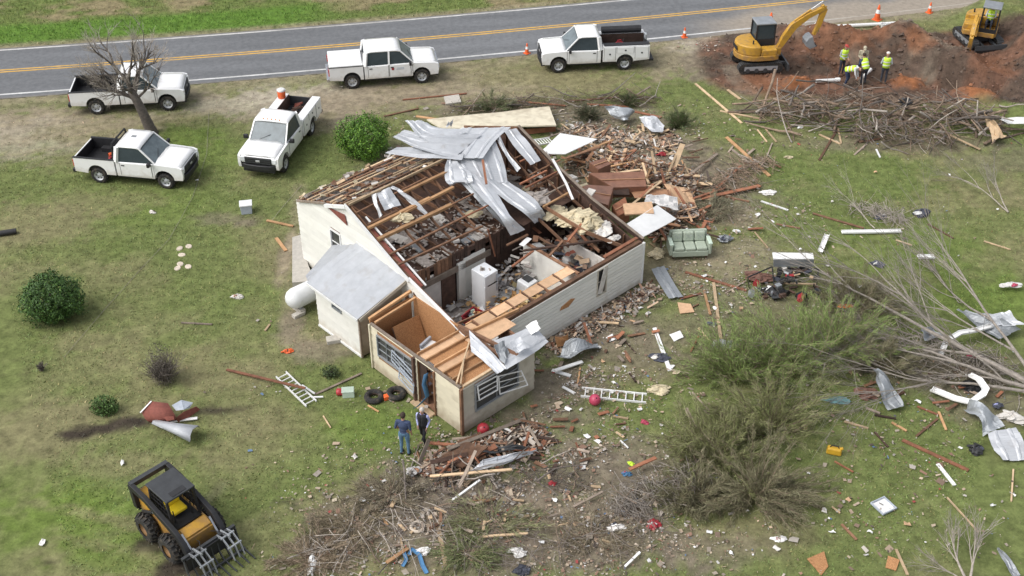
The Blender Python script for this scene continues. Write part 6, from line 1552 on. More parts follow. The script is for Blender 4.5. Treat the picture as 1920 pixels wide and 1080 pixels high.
def twig_shrub(label, pos, R, seed, mat_='bark', n=60, leaf=None, name='twiggy_shrub'):
    rg = np.random.default_rng(seed); T = thing(name, label, 'shrub', pos); tw, st = MB(), MB()
    for k in range(n):
        a = rg.uniform(0, 6.28); s = rg.uniform(.1, .9)
        pts = wander(rg, (0, 0, 0), (math.cos(a) * s, math.sin(a) * s, 1), R[2] * rg.uniform(.7, 1.1), 4, .13)
        (st if k < 8 else tw).tube(pts, [.016, .012, .009, .006, .004], 3, cap=False)
        for q in range(4):
            i = rg.integers(1, 4); tw.tube(wander(rg, pts[i], unit(rg.normal(0, 1, 3) + arr(0, 0, .8)), R[2] * .3, 2, .2), [.006, .005, .003], 3, cap=False)
    st.build('stem', mat_, T); tw.build('twigs', mat_, T)
    if leaf is not None:
        m = leaf[0]; d = rg.normal(0, 1, (m, 3)); d /= np.linalg.norm(d, axis=1, keepdims=True)
        P = d * rg.random((m, 1)) ** .4 * arr(*R) * .95 + arr(0, 0, R[2] * .6); P[:, 2] = np.abs(P[:, 2])
        tri_cloud('foliage', *leaf_quads(rg, P, d, leaf[1], arr(*leaf[2])[None] * rg.uniform(.5, 1.4, (m, 1)), .9), 'leaf_mix', None, T)
    return T
twig_shrub('grey-brown twiggy shrub standing on the left lawn', G(310, 715), (.6, .6, 1.15), 21, 'bark', 170, (1800, .03, (.10, .085, .065)))
twig_shrub('low bright green plant beside the scorched metal scrap', G(198, 772), (.55, .4, .45), 22, 'bark_brown', 30, (1500, .05, (.075, .14, .03)))
twig_shrub('flattened bare twig clump on the left lawn', G(80, 695), (.5, .4, .35), 23, 'bark', 60)
twig_shrub('small dark weed clump beside the porch wall', G(620, 705), (.4, .3, .3), 24, 'bark', 20, (600, .04, (.05, .08, .025)))

def feathery(label, pos, R, lean, seed, tone, stems=70, per=120, name='feathery_shrub', group='feathery green shrubs blown over by the storm'):
    """a shrub of long fine green shoots, blown over to one side"""
    rg = np.random.default_rng(seed); T = thing(name, label, 'shrub', pos, 0, group)
    st = MB(); PP, DD = [], []
    for k in range(stems):
        a = rg.uniform(0, 6.28); s = rg.uniform(.15, 1.0)
        d = unit(arr(math.cos(a) * s * R[0], math.sin(a) * s * R[1], .55 * R[2]) + arr(*lean) * .6); b = arr(math.cos(a) * .35 * R[0] * s, math.sin(a) * .35 * R[1] * s, 0)
        L_ = rg.uniform(.45, 1.4) * (R[0] + R[1]) * .62
        pts = wander(rg, b, d, L_, 6, .17, -.05)
        for q in pts: q[2] = max(q[2], .03)
        st.tube(pts, [.022, .018, .014, .011, .008, .005, .003], 3, cap=False)
        P = np.array(pts); t = rg.uniform(.5, 5.99, per); i = t.astype(int); f = (t - i)[:, None]
        p = P[i] * (1 - f) + P[i + 1] * f; dd = P[i + 1] - P[i]; dd /= np.linalg.norm(dd, axis=1, keepdims=True)
        dd = dd + rg.normal(0, .38, (per, 3)); dd /= np.linalg.norm(dd, axis=1, keepdims=True)
        PP.append(p + rg.normal(0, .05, (per, 3))); DD.append(dd)
    st.build('stem', 'bark_brown', T)
    P = np.vstack(PP); D = np.vstack(DD); n = len(P); l = rg.uniform(.10, .34, (n, 1)); P[:, 2] = np.maximum(P[:, 2], .03)
    w = np.cross(D, rg.normal(0, 1, (n, 3))); w /= np.linalg.norm(w, axis=1, keepdims=True); w = w * rg.uniform(.004, .012, (n, 1))
    tip = P + D * l; tip[:, 2] = np.maximum(tip[:, 2], .02)
    q = np.stack([P - w, P + w, tip], 1).reshape(-1, 3)
    k = rg.random((n, 1)); cl = arr(*tone)[None] * (.6 + .8 * k); cl = np.where(k < .22, arr(.26, .215, .14) * (.6 + 2 * k), cl)
    tri_cloud('foliage', q, np.arange(3 * n).reshape(-1, 3), np.repeat(cl, 3, 0), 'leaf_mix', None, T)
FT = (.205, .275, .08); FT2 = (.22, .235, .095); FT3 = (.19, .18, .10)
for i, (px, py, R, ln, tn, lb) in enumerate((
    (1480, 690, (2.3, 1.7, 1.9), (-.5, .3, .1), FT, 'thick green feathery shrub just past the grey tarp scrap'),
    (1380, 705, (1.7, 1.4, 1.6), (-.4, .2, .1), FT, 'green feathery shrub nearest the aluminium ladder'),
    (1560, 665, (1.9, 1.4, 1.5), (.1, .4, .1), FT, 'green feathery shrub below the wrecked workbench'),
    (1440, 805, (2.1, 1.3, 1.4), (-.5, 0, 0), FT2, 'olive feathery shrub beside the yellow jug'),
    (1340, 855, (1.7, 1.2, 1.2), (-.6, .1, 0), FT2, 'olive feathery shrub next to the leaning tan slat'),
    (1420, 930, (1.7, 1.1, 1.0), (.4, -.3, 0), FT3, 'brown-green feathery shrub at the foot of the shrub mass'),
    (1600, 580, (1.3, 1.0, .9), (.5, .3, 0), FT3, 'brownish feathery shrub under the fallen grey tree'),
    (1300, 930, (.9, .7, .6), (-.3, -.3, 0), FT3, 'thin brown-green shrub by the bramble heap'),
    (1640, 690, (1.0, .7, .7), (.4, 0, 0), FT3, 'thin brownish shrub against the crumpled grey sheet'))):
    feathery(lb, G(px, py), R, ln, 40 + i, tn, 84, 200)

GE = 'dark evergreens among the rubble'
feathery('upright dark evergreen shrub beside the bent light metal sheet', G(1272, 238), (.6, .5, 1.1), (0, 0, .6), 31, (.085, .125, .04), 46, 120, 'evergreen_shrub', GE)
feathery('broken dark evergreen between the cream panel and the crumpled metal', G(1106, 222), (.6, .4, .7), (-.4, .1, .2), 32, (.07, .08, .04), 40, 110, 'evergreen_shrub', GE)
feathery('small dark evergreen by the leaning boards behind the rubble', G(1176, 196), (.4, .35, .7), (.2, 0, .3), 33, (.07, .09, .035), 30, 100, 'evergreen_shrub', GE)
feathery('low dark evergreen lying behind the cream panel', G(925, 206), (1.0, .4, .35), (.2, 0, 0), 34, (.10, .13, .05), 40, 100, 'evergreen_shrub', GE)

def fallen_tree(label, base, aims, seed, r0=.12, depth=4, mat_='bark_pale', group=None):
    rg = np.random.default_rng(seed); b = arr(*base); T = thing('fallen_tree', label, 'tree', b, 0, group)
    tr, tw = MB(), MB()
    for a, r in aims:
        d = arr(*a) - b; L_ = np.linalg.norm(d)
        grow(rg, tr, (0, 0, r0), unit(d), L_ * .62, r, depth, tw, .42, 0.0, (3, 4), .07, 0.02)
    tr.build('trunk', mat_, T); tw.build('crown', mat_, T)
GF = 'leafless fallen trees across the grass'
fallen_tree('large grey leafless tree lying across the crumpled metal sheets', G(1960, 745), [(G(1560, 505, 1.6), .12), (G(1660, 640, .9), .09), (G(1800, 470, 1.4), .08), (G(1590, 690, .5), .07)], 51, .2, 4, 'bark_pale', GF)
fallen_tree('pale leafless branch crown lying past the white tray', G(1815, 1100), [(G(1775, 1000, .8), .05), (G(1840, 990, .8), .05), (G(1745, 1040, .4), .04)], 52, .06, 3, 'bark_pale', GF)
fallen_tree('small leafless branch crown on the grass beyond the debris', G(1890, 400), [(G(1850, 330, .9), .04), (G(1800, 310, .6), .035)], 53, .05, 3, 'bark_pale', GF)
fallen_tree('thin leafless branch lying near the white gutter on the grass', G(1640, 430), [(G(1570, 365, .5), .03)], 54, .04, 3, 'bark_pale', GF)

def brush_pile(label, a, b, width, height, n, twigs, seed, mats=('bark', 'bark_brown', 'bark_pale'), lmin=1.2, lmax=3.6, rmax=.09, align=.55):
    rg = np.random.default_rng(seed); A, B = arr(*a), arr(*b); c = (A + B) / 2; T = thing('brush_pile', label, 'brush pile', (c[0], c[1], 0))
    ax = unit(B - A); L_ = np.linalg.norm(B - A); sd = arr(-ax[1], ax[0], 0)
    def one(lo, hi, r, seg):
        s = rg.uniform(-.5, .5); t = rg.normal(0, .35); e = max(0, 1 - (2 * s) ** 2) ** .5
        p = ax * s * L_ + sd * t * width * (.5 + .5 * e); hgt = height * e * max(.05, 1 - t * t) * rg.random()
        dr = ax * rg.normal(0, 1) * align * 2 + sd * rg.normal(0, 1) * (1 - align) * 2 + arr(0, 0, rg.normal(0, .28)); l = rg.uniform(lo, hi)
        pts = wander(rg, p - unit(dr) * l / 2 + arr(0, 0, hgt + .06), dr, l, seg, .16)
        out = []
        for q in pts: q[2] = max(q[2], .03); out.append(q)
        return out
    for k in range(n):
        r = rmax * rg.uniform(.3, 1) ** 1.6; pts = one(lmin, lmax, r, 5)
        MB().tube(pts, [r * (1 - .55 * i / 5) for i in range(6)], 5).build('branch', mats[rg.integers(0, len(mats))], T, smooth=True)
    tw = MB()
    for k in range(twigs): tw.tube(one(.3, 1.3, .01, 3), [.012, .010, .008, .004], 3, cap=False)
    o = tw.build('twigs', mats[0], T); o['kind'] = 'stuff'
    return T
brush_pile('long heap of bare branches beside the red dirt dig', G(1420, 215), G(1880, 235), 2.4, 1.1, 190, 700, 61, ('bark_brown', 'bark', 'bark_brown', 'bark_pale'), 1.4, 4.2, .085, .6)
brush_pile('tangled bare limbs at the thick end of the branch heap', G(1600, 255), G(1790, 270), 1.6, .9, 70, 300, 62, ('bark_brown', 'bark', 'bark_pale'), .8, 2.2, .05, .4)
brush_pile('scattered branches and splintered trunks before the porch corner', G(740, 915), G(1090, 890), 1.9, .45, 44, 160, 63, ('bark', 'bark_brown', 'bark_pale'), .6, 2.2, .045, .5)
brush_pile('low tangle of brown twigs and vines beyond the loader', G(570, 1040), G(860, 985), 2.0, .3, 30, 130, 64, ('bark_pale', 'bark_brown', 'bark'), .6, 2.0, .025, .45)
brush_pile('thin heap of twigs along the bare ground past the blue straps', G(850, 1050), G(1250, 990), 1.9, .25, 30, 150, 65, ('bark', 'bark_pale', 'bark_brown'), .5, 1.8, .02, .45)
brush_pile('bramble heap of grey twigs at the foot of the feathery shrubs', G(1150, 960), G(1320, 900), 1.2, .45, 50, 300, 66, ('bark_pale', 'bark', 'bark_brown'), .6, 1.8, .025, .4)
brush_pile('sparse branches fanned over the grass under the fallen grey tree', G(1640, 640), G(1920, 720), 1.9, .5, 50, 320, 67, ('bark_pale', 'bark', 'bark'), .8, 2.6, .025, .5)
brush_pile('broken limbs and twigs strewn behind the cream panel', G(850, 205), G(1230, 190), 1.2, .4, 55, 350, 68, ('bark_brown', 'bark', 'bark_pale'), .8, 2.6, .05, .65)
brush_pile('snapped branches on the grass past the green sofa', G(1340, 360), G(1440, 300), 1.4, .35, 40, 300, 69, ('bark_brown', 'bark', 'bark_pale'), .6, 2.0, .04, .4)
brush_pile('small scatter of twigs on the bright lawn by the black bag', G(1600, 390), G(1700, 420), .9, .25, 18, 140, 70, ('bark_pale', 'bark'), .5, 1.2, .02, .4)

GW = 'flattened dry weeds on the bare ground'
for i, (px, py, R, tn, lb) in enumerate(((590, 1045, (.9, .8, .35), (.27, .21, .14), 'tan dry weeds matted beside the long white rag'), (665, 985, (1.1, .6, .3), (.24, .20, .13), 'brown dry weeds matted past the loader grapple'), (735, 930, (1.0, .6, .35), (.22, .19, .13), 'grey-brown dry weeds by the standing couple'),
        (920, 985, (1.3, .7, .4), (.22, .23, .11), 'olive dry weeds in the middle of the scrub'), (880, 1040, (1.0, .5, .35), (.17, .20, .08), 'greenish weeds beside the white rag'), (1110, 1010, (1.1, .6, .25), (.25, .21, .14), 'tan dry weeds near the white bundle'), (1340, 395, (1.0, .7, .35), (.20, .19, .12), 'flattened brush among the reddish planks past the sofa'), (1800, 700, (1.4, .7, .35), (.21, .19, .13), 'dry weeds under the fallen grey tree'))):
    feathery(lb, G(px, py), R, (0, 0, -.2), 140 + i, tn, 46, 90, 'dry_weeds', GW)
# ------------------------------------------------------------------ boards, panels and sheets thrown about
LANDMARKS = [(1292, 465, 'the green sofa'), (1490, 510, 'the wrecked workbench'), (1150, 345, 'the brown cupboards'), (1225, 412, 'the square white panel'), (1065, 270, 'the tilted wallboard'), (930, 220, 'the cream panel'), (1272, 215, 'the upright evergreen'), (1160, 210, 'the crumpled metal'), (1435, 208, 'the white lid'),
    (1590, 225, 'the long branch heap'), (1865, 240, 'the torn veneer'), (1634, 435, 'the straight gutter'), (1727, 400, 'the black rag bundle'), (1250, 530, 'the grey bench top'), (1125, 525, 'the narrow rear window'), (1085, 655, 'the folded metal sheet'), (1130, 740, 'the ladder'), (1235, 733, 'the insulation heap'), (1240, 655, 'the long white board'),
    (906, 808, 'the red ball'), (940, 870, 'the silver sheet'), (785, 988, 'the pale hoop'), (775, 1045, 'the blue straps'), (585, 1060, 'the long white rag'), (970, 1037, 'the white rag'), (1156, 993, 'the white bundle'), (1225, 985, 'the red cloth'), (1180, 875, 'the yellow tape'), (1563, 845, 'the yellow jug'), (1655, 950, 'the plastic tray'),
    (1535, 1055, 'the strand board triangle'), (1670, 1055, 'the strand board square'), (1829, 843, 'the round black bag'), (1567, 752, 'the teal tarp'), (1665, 730, 'the crumpled grey sheet'), (1800, 740, 'the hooked gutter'), (1895, 835, 'the flat metal sheet'), (1385, 690, 'the feathery shrubs'), (1455, 552, 'the lawn mower'), (565, 730, 'the porch railing'),
    (720, 745, 'the tyres'), (570, 565, 'the propane tank'), (463, 390, 'the storage bin'), (345, 480, 'the pale stones'), (310, 690, 'the twiggy shrub'), (320, 790, 'the metal scrap'), (350, 980, 'the loader'), (685, 262, 'the bright round bush'), (255, 300, 'the lawn pickup'), (720, 120, 'the covered pickup'), (1110, 95, 'the roadside utility truck'),
    (1420, 90, 'the excavator'), (775, 820, 'the standing couple'), (1270, 365, 'the splintered plywood'), (1440, 363, 'the torn white bag'), (1850, 620, 'the fallen grey tree'), (1340, 645, 'the grey tarp scrap'), (1358, 450, 'the grey basin'), (1035, 640, 'the porch roof corner'), (880, 850, 'the brown roof slab')]
def where(px, py):
    """what it lies near: the two closest things one can find"""
    d = sorted(LANDMARKS, key=lambda q: math.hypot(q[0] - px, (q[1] - py) * 1.5))
    return 'lying near ' + d[0][2] + ' and ' + d[1][2]
WN = {'wood_new': 'fresh orange lumber board', 'wood_pale': 'pale bare wooden board', 'wood_brown': 'brown weathered board', 'wood_dark': 'dark blackened board', 'wood_grey': 'grey weathered board', 'wood_red': 'reddish brown timber',
      'trim_white': 'white painted trim board', 'white_board': 'white painted board', 'ply': 'tan plywood strip', 'osb': 'tan strand board piece', 'furn_tan': 'tan cabinet board', 'furn_brown': 'brown cabinet board'}
def board(x0, y0, x1, y1, w, m_, z0=.04, z1=.04, th=.04, label=None, name='board', cat='board'):
    a, b = Pt(x0, y0, z0), Pt(x1, y1, z1)
    c = (a + b) / 2; c[2] = 0; ln = np.linalg.norm(b - a)
    def lab(wd): return ('short ' if ln < .65 else 'long ' if ln > 1.7 else '') + ('' if not wd else 'wide ' if w > .125 else 'narrow ' if w < .075 else '') + WN[m_] + (' tilted up ' if wd and abs(z1 - z0) > .18 else ' ') + where((x0 + x1) / 2, (y0 + y1) / 2)
    lb = label or lab(True)
    if len(lb.split()) > 16: lb = lab(False)
    o = MB().beam(a - c, b - c, w, th, roll=random.uniform(-.12, .12)).build(name, m_, None)
    o.location = tuple(c); tag(o, lb, cat, None if label else lb); return o
for r_ in (  # photo ends, width m, material, heights of the ends
    (1304, 157, 1391, 231, .12, 'wood_pale'), (1350, 208, 1424, 222, .10, 'wood_pale'), (1362, 257, 1443, 330, .16, 'wood_new'), (1372, 280, 1421, 318, .12, 'wood_grey'), (1420, 243, 1438, 266, .07, 'wood_pale'),
    (1434, 240, 1456, 266, .08, 'wood_pale'), (1448, 268, 1438, 293, .06, 'wood_grey'), (1536, 300, 1570, 242, .10, 'wood_brown'), (1536, 252, 1576, 270, .10, 'wood_pale'), (1571, 240, 1577, 268, .08, 'wood_pale'),
    (1602, 290, 1625, 270, .08, 'wood_grey'), (1643, 280, 1650, 295, .08, 'trim_white'), (1610, 266, 1650, 260, .14, 'wood_brown'), (1768, 247, 1838, 280, .12, 'wood_pale', .3, .1), (1364, 168, 1388, 186, .14, 'wood_pale'),
    (1270, 345, 1345, 288, .12, 'wood_grey', .5, .1), (1250, 330, 1277, 270, .10, 'wood_pale', .6, 1.2), (1262, 318, 1280, 270, .24, 'wood_pale', .6, 1.3), (1222, 283, 1230, 330, .10, 'wood_pale', 1.2, .5), (1205, 305, 1216, 345, .10, 'wood_pale', .9, .6),
    (1315, 372, 1425, 348, .22, 'wood_red', .15, .15), (1338, 358, 1390, 310, .12, 'wood_red', .1, .2), (1330, 362, 1405, 378, .10, 'wood_brown'), (1300, 372, 1360, 352, .12, 'wood_red', .3, .1),
    (1427, 377, 1478, 394, .10, 'trim_white'), (1345, 375, 1360, 365, .05, 'wood_pale'), (1524, 400, 1620, 428, .10, 'wood_brown'), (1455, 420, 1500, 428, .07, 'wood_brown'), (1740, 420, 1788, 447, .06, 'wood_brown'), (1845, 452, 1895, 468, .06, 'wood_pale'),
    (1680, 450, 1710, 460, .06, 'wood_pale'), (1415, 435, 1440, 465, .05, 'wood_pale'), (1285, 510, 1400, 545, .12, 'wood_red'), (1338, 530, 1352, 640, .12, 'wood_pale'), (1275, 560, 1315, 550, .12, 'wood_red'), (1320, 545, 1332, 590, .10, 'wood_new'),
    (1360, 550, 1410, 520, .06, 'wood_grey'), (1310, 615, 1330, 640, .08, 'wood_pale'), (1295, 660, 1310, 630, .05, 'wood_red'), (1227, 615, 1256, 695, .15, 'white_board'), (1103, 603, 1160, 606, .10, 'wood_pale', .15, .2), (1095, 605, 1110, 650, .10, 'wood_red', .6, .1),
    (1040, 695, 1092, 678, .14, 'trim_white', .2, .1), (1035, 694, 1070, 705, .14, 'trim_white'), (1055, 725, 1078, 738, .10, 'trim_white'), (1083, 720, 1088, 690, .06, 'wood_new'), (1155, 810, 1170, 820, .08, 'wood_pale'), (1163, 826, 1178, 840, .05, 'trim_white'),
    (1180, 700, 1192, 716, .05, 'wood_dark'), (1250, 692, 1300, 702, .08, 'wood_grey'), (1172, 640, 1192, 662, .03, 'wood_dark'), (1280, 585, 1310, 570, .05, 'wood_brown'), (1150, 780, 1178, 785, .08, 'wood_pale'),
    (1692, 825, 1816, 882, .14, 'wood_red'), (1672, 792, 1700, 808, .08, 'wood_new'), (1583, 790, 1628, 803, .08, 'wood_pale'), (1640, 810, 1665, 838, .06, 'wood_dark'), (1720, 762, 1760, 778, .08, 'wood_red'), (1760, 772, 1774, 806, .08, 'wood_new'),
    (1718, 818, 1758, 785, .08, 'wood_brown'), (1758, 870, 1790, 910, .12, 'white_board'), (1776, 933, 1835, 998, .05, 'wood_pale'), (1565, 865, 1600, 885, .05, 'wood_red'), (1578, 983, 1606, 1012, .08, 'wood_brown'), (1680, 1030, 1702, 1078, .08, 'wood_pale'),
    (1900, 880, 1896, 940, .05, 'wood_pale'), (1624, 765, 1650, 775, .10, 'wood_grey'), (1640, 778, 1680, 785, .08, 'wood_dark'), (1740, 700, 1780, 712, .06, 'wood_dark'), (1560, 950, 1575, 962, .05, 'wood_pale'), (1286, 765, 1304, 805, .14, 'wood_grey', .5, .2), (1298, 735, 1330, 770, .04, 'wood_grey', .6, .4),
    (425, 693, 572, 728, .10, 'wood_red', .04, .35), (500, 413, 550, 424, .12, 'wood_new'), (518, 446, 536, 470, .14, 'wood_new'), (590, 740, 678, 700, .08, 'wood_grey'), (690, 760, 710, 772, .05, 'wood_new'), (497, 620, 506, 608, .08, 'wood_pale'), (606, 780, 620, 802, .04, 'wood_pale'),
    (340, 605, 398, 608, .07, 'wood_grey'), (755, 187, 875, 175, .10, 'wood_red'), (720, 218, 785, 203, .10, 'wood_brown'), (780, 218, 850, 228, .14, 'wood_new', .4, .3), (970, 190, 1060, 198, .10, 'wood_red'), (1060, 190, 1160, 182, .12, 'wood_brown'), (1190, 180, 1220, 162, .12, 'wood_grey', .1, .5),
    (1100, 195, 1180, 200, .12, 'wood_red'), (1185, 208, 1240, 220, .16, 'wood_red'), (1195, 235, 1262, 255, .09, 'wood_pale'), (1235, 235, 1265, 255, .16, 'wood_dark'), (1020, 260, 1070, 243, .10, 'wood_grey', .4, .3), (1060, 265, 1120, 258, .08, 'wood_pale', .3, .3),
    (806, 893, 960, 880, .10, 'wood_pale', .35, .4), (860, 915, 892, 845, .10, 'wood_grey', .2, .7), (800, 830, 895, 838, .12, 'wood_red', .2, .35), (840, 842, 985, 785, .14, 'wood_grey', .5, .3), (880, 858, 930, 836, .22, 'wood_red', .35, .4), (840, 868, 865, 856, .10, 'wood_red', .35, .4),
    (848, 938, 900, 900, .07, 'white_board', .2, .35), (820, 982, 838, 1068, .14, 'wood_pale'), (725, 1055, 765, 1028, .12, 'wood_new', .15, .1), (750, 1008, 758, 1040, .08, 'wood_pale'), (658, 1005, 712, 1004, .05, 'wood_pale'), (905, 1006, 990, 1000, .08, 'wood_pale', .15, .15), (1075, 950, 1130, 922, .08, 'wood_grey', .1, .2),
    (1172, 1062, 1200, 1035, .07, 'white_board', .1, .2), (1180, 880, 1230, 858, .14, 'wood_red', .3, .4), (715, 965, 726, 985, .08, 'wood_new'), (748, 982, 760, 995, .08, 'wood_pale'), (880, 940, 930, 935, .04, 'wood_new'), (1080, 830, 1090, 855, .06, 'wood_red'), (1000, 845, 1020, 855, .08, 'wood_red'),
    (1228, 620, 1240, 650, .06, 'wood_grey'), (1190, 300, 1240, 330, .08, 'wood_pale', .5, .4), (1110, 320, 1200, 300, .10, 'wood_new', .9, .6), (1120, 330, 1200, 318, .12, 'wood_pale', .8, .7), (1080, 290, 1150, 262, .10, 'wood_new', .8, .6), (1060, 297, 1125, 275, .12, 'wood_brown', 1.2, .9),
    (1170, 395, 1240, 340, .10, 'wood_pale', 1.1, .8), (1200, 370, 1225, 345, .12, 'wood_red', 1.0, .8), (1225, 345, 1262, 330, .10, 'wood_pale', .7, .6), (1190, 345, 1238, 352, .08, 'wood_pale', .9, .8), (1240, 320, 1248, 352, .10, 'wood_red', .8, .6),
    (1265, 352, 1295, 400, .10, 'wood_red', .7, .3), (1252, 356, 1272, 395, .08, 'wood_brown', .8, .5), (1235, 425, 1250, 450, .10, 'wood_red', .9, .5), (1275, 425, 1350, 445, .08, 'wood_dark', .3, .2), (1287, 428, 1298, 444, .08, 'white_board', .5, .3)):
    board(*r_)
# more of the same lumber, thrown at random where the photo shows it thick
for (cx, cy, rx, ry, n_, ms) in ((1190, 330, 110, 60, 60, ('wood_pale', 'wood_new', 'wood_red', 'wood_brown', 'wood_red')), (1250, 420, 70, 40, 18, ('wood_brown', 'wood_red', 'wood_pale')), (1160, 260, 90, 24, 24, ('wood_pale', 'wood_grey', 'wood_brown')), (960, 850, 110, 30, 26, ('wood_brown', 'wood_grey', 'wood_red', 'wood_dark')),
                             (900, 960, 190, 70, 34, ('wood_grey', 'wood_pale', 'wood_brown')), (1130, 640, 90, 60, 16, ('wood_brown', 'wood_grey', 'wood_red')), (1330, 430, 90, 60, 16, ('wood_brown', 'wood_red', 'wood_grey')), (1750, 740, 120, 50, 16, ('wood_brown', 'wood_grey', 'wood_red')), (1350, 280, 80, 40, 12, ('wood_grey', 'wood_brown')), (1080, 790, 90, 40, 12, ('wood_brown', 'wood_red'))):
    for _ in range(n_):
        px, py = random.gauss(cx, rx * .55), random.gauss(cy, ry * .55); a = random.uniform(0, 6.28); l = random.uniform(8, 34)
        p = G(px, py)
        if in_house(arr(p[0]), arr(p[1]))[0]: continue
        zz = random.uniform(.03, .30) if (1080 < px < 1320 and 270 < py < 440) else random.uniform(.03, .12)
        board(px, py, px + l * math.cos(a), py + l * .6 * math.sin(a), random.uniform(.05, .14), random.choice(ms), zz, zz + random.uniform(-.02, .12), .035)

def rubble_heap(label, a, b, width, height, n, ms, seed, lmax=1.5, chips=900, pal=PAL_WOOD):
    """splintered lumber thrown in a heap: every board a piece, the splinters a mass"""
    rg = np.random.default_rng(seed); A, B = G(*a), G(*b); c = (A + B) / 2; T = thing('rubble_heap', label, 'rubble heap', c); ax = unit(B - A); L_ = np.linalg.norm(B - A); sd = arr(-ax[1], ax[0], 0)
    def spot():
        s = rg.uniform(-.55, .55); t = rg.normal(0, .38); e = max(0., 1 - (1.8 * s) ** 2) ** .5 * max(.1, 1 - t * t)
        return ax * s * L_ + sd * t * width, height * e * rg.random()
    for k in range(n):
        p, z = spot(); an = rg.uniform(0, 6.28); l = rg.uniform(.25, lmax) ; d = arr(math.cos(an), math.sin(an), rg.normal(0, .12)) * l / 2; w = rg.choice([.05, .07, .09, .09, .14])
        q = p + arr(0, 0, z + .05 + abs(d[2])); MB().beam(q - d, q + d, w, .035, roll=rg.normal(0, .5)).build('broken_board', ms[rg.integers(0, len(ms))], T)
    P = []; 
    for k in range(chips): p, z = spot(); P.append((p[0], p[1], z + .05))
    P = np.array(P); m = len(P); an = rg.uniform(0, 6.28, m); l = np.clip(.07 * np.exp(rg.normal(.3, .6, m)), .04, .5); w = np.minimum(l * rg.uniform(.06, .7, m), .12); tl = rg.normal(0, .4, (m, 2)); q = []
    for s1, s2 in ((-1, -1), (1, -1), (1, 1), (-1, 1)):
        dx, dy = s1 * l / 2, s2 * w / 2; q.append(np.stack([P[:, 0] + dx * np.cos(an) - dy * np.sin(an), P[:, 1] + dx * np.sin(an) + dy * np.cos(an), np.maximum(P[:, 2] + dx * tl[:, 0] + dy * tl[:, 1], .02)], 1))
    pal = np.array(pal + [(.62, .60, .57), (.55, .40, .28), (.5, .3, .2)]); col = pal[rg.integers(0, len(pal), m)] * rg.uniform(.7, 1.2, (m, 1))
    tri_cloud('splinters', np.stack(q, 1).reshape(-1, 3), np.arange(4 * m).reshape(-1, 4), np.repeat(np.clip(col, 0, 1), 4, 0), 'litter', 'stuff', T)
RM = ('wood_pale', 'wood_new', 'wood_red', 'wood_brown', 'wood_brown', 'furn_tan', 'wood_dark', 'ply')
rubble_heap('heap of splintered lumber round the brown cupboards', (1085, 300), (1300, 360), 1.8, .8, 150, RM, 91, 1.5, 2600)
rubble_heap('heap of splintered lumber against the rear corner of the house', (1215, 440), (1300, 400), 1.0, .7, 60, RM, 92, 1.1, 1100)
rubble_heap('spread of pale broken lumber and plaster beyond the tilted wallboard', (1060, 250), (1260, 275), 1.3, .25, 60, ('wood_pale', 'wood_grey', 'wood_brown', 'drywall', 'wood_pale'), 93, .8, 2200)
rubble_heap('strip of broken boards and plaster along the foot of the rear wall', (1035, 650), (1225, 545), .7, .15, 46, ('wood_grey', 'wood_brown', 'drywall', 'wood_dark', 'insul_grey', 'wood_pale'), 94, .6, 1500)
rubble_heap('heap of dark broken boards before the porch corner', (800, 880), (1010, 815), .9, .4, 60, ('wood_brown', 'wood_dark', 'wood_red', 'wood_grey', 'wood_brown'), 95, 1.3, 1200)
def panel(name, label, cat, C, m_, th=.02, n=3, warp=.02, seed=0, group=None):
    """a sheet of building board given by its four corners (photo point and height)"""
    rg = np.random.default_rng(seed); P = [G(*c) for c in C]; c0 = sum(P) / 4; c0[2] = 0; P = [p - c0 for p in P]; k = n + 2
    g = []
    for i in range(k):
        t = i / (k - 1); a = P[0] * (1 - t) + P[3] * t; b = P[1] * (1 - t) + P[2] * t
        g.append([a * (1 - j / (k - 1)) + b * (j / (k - 1)) + arr(0, 0, rg.normal(0, warp)) for j in range(k)])
    o = MB().sheet(g, th).build(name, m_); o.location = tuple(c0); return tag(o, label, cat, group)
panel('fallen_wall', 'long cream wall panel lying flat behind the torn metal roof', 'wall panel', [(775, 232, .45), (905, 214, .45), (1040, 203, .35), (1043, 240, .55)][:0] or [(800, 225, .4), (1030, 201, .35), (1043, 236, .6), (830, 242, .6)], 'siding_cream', .07, 4, .02, 1)
panel('fallen_wall', 'brown underside board of the fallen cream panel', 'wall panel', [(975, 243, .3), (1042, 238, .35), (1042, 246, .05), (985, 252, .05)], 'wood_red', .04, 1, .0, 2)
panel('wallboard', 'large white wall panel tilted against the far gable', 'panel', [(1010, 288, 1.5), (1050, 250, 1.0), (1120, 261, .7), (1060, 289, 1.3)], 'white_board', .03, 2, .01, 3)
panel('wallboard', 'big square white panel resting on the rear corner of the house', 'panel', [(1175, 420, 2.0), (1232, 385, 1.7), (1268, 411, 1.3), (1205, 445, 1.9)], 'white_board', .03, 2, .005, 4)
panel('white_sheet', 'crumpled white sheet over the brown cupboards', 'sheet', [(1212, 365, 1.5), (1270, 368, 1.0), (1272, 394, .9), (1208, 382, 1.6)], 'cloth_white', .02, 6, .06, 5)
panel('cabinet', 'tan cupboard door with two knobs on top of the pile', 'cabinet', [(1168, 383, 1.9), (1222, 379, 1.7), (1226, 400, 1.75), (1172, 403, 1.95)], 'ply', .06, 1, .0, 6)
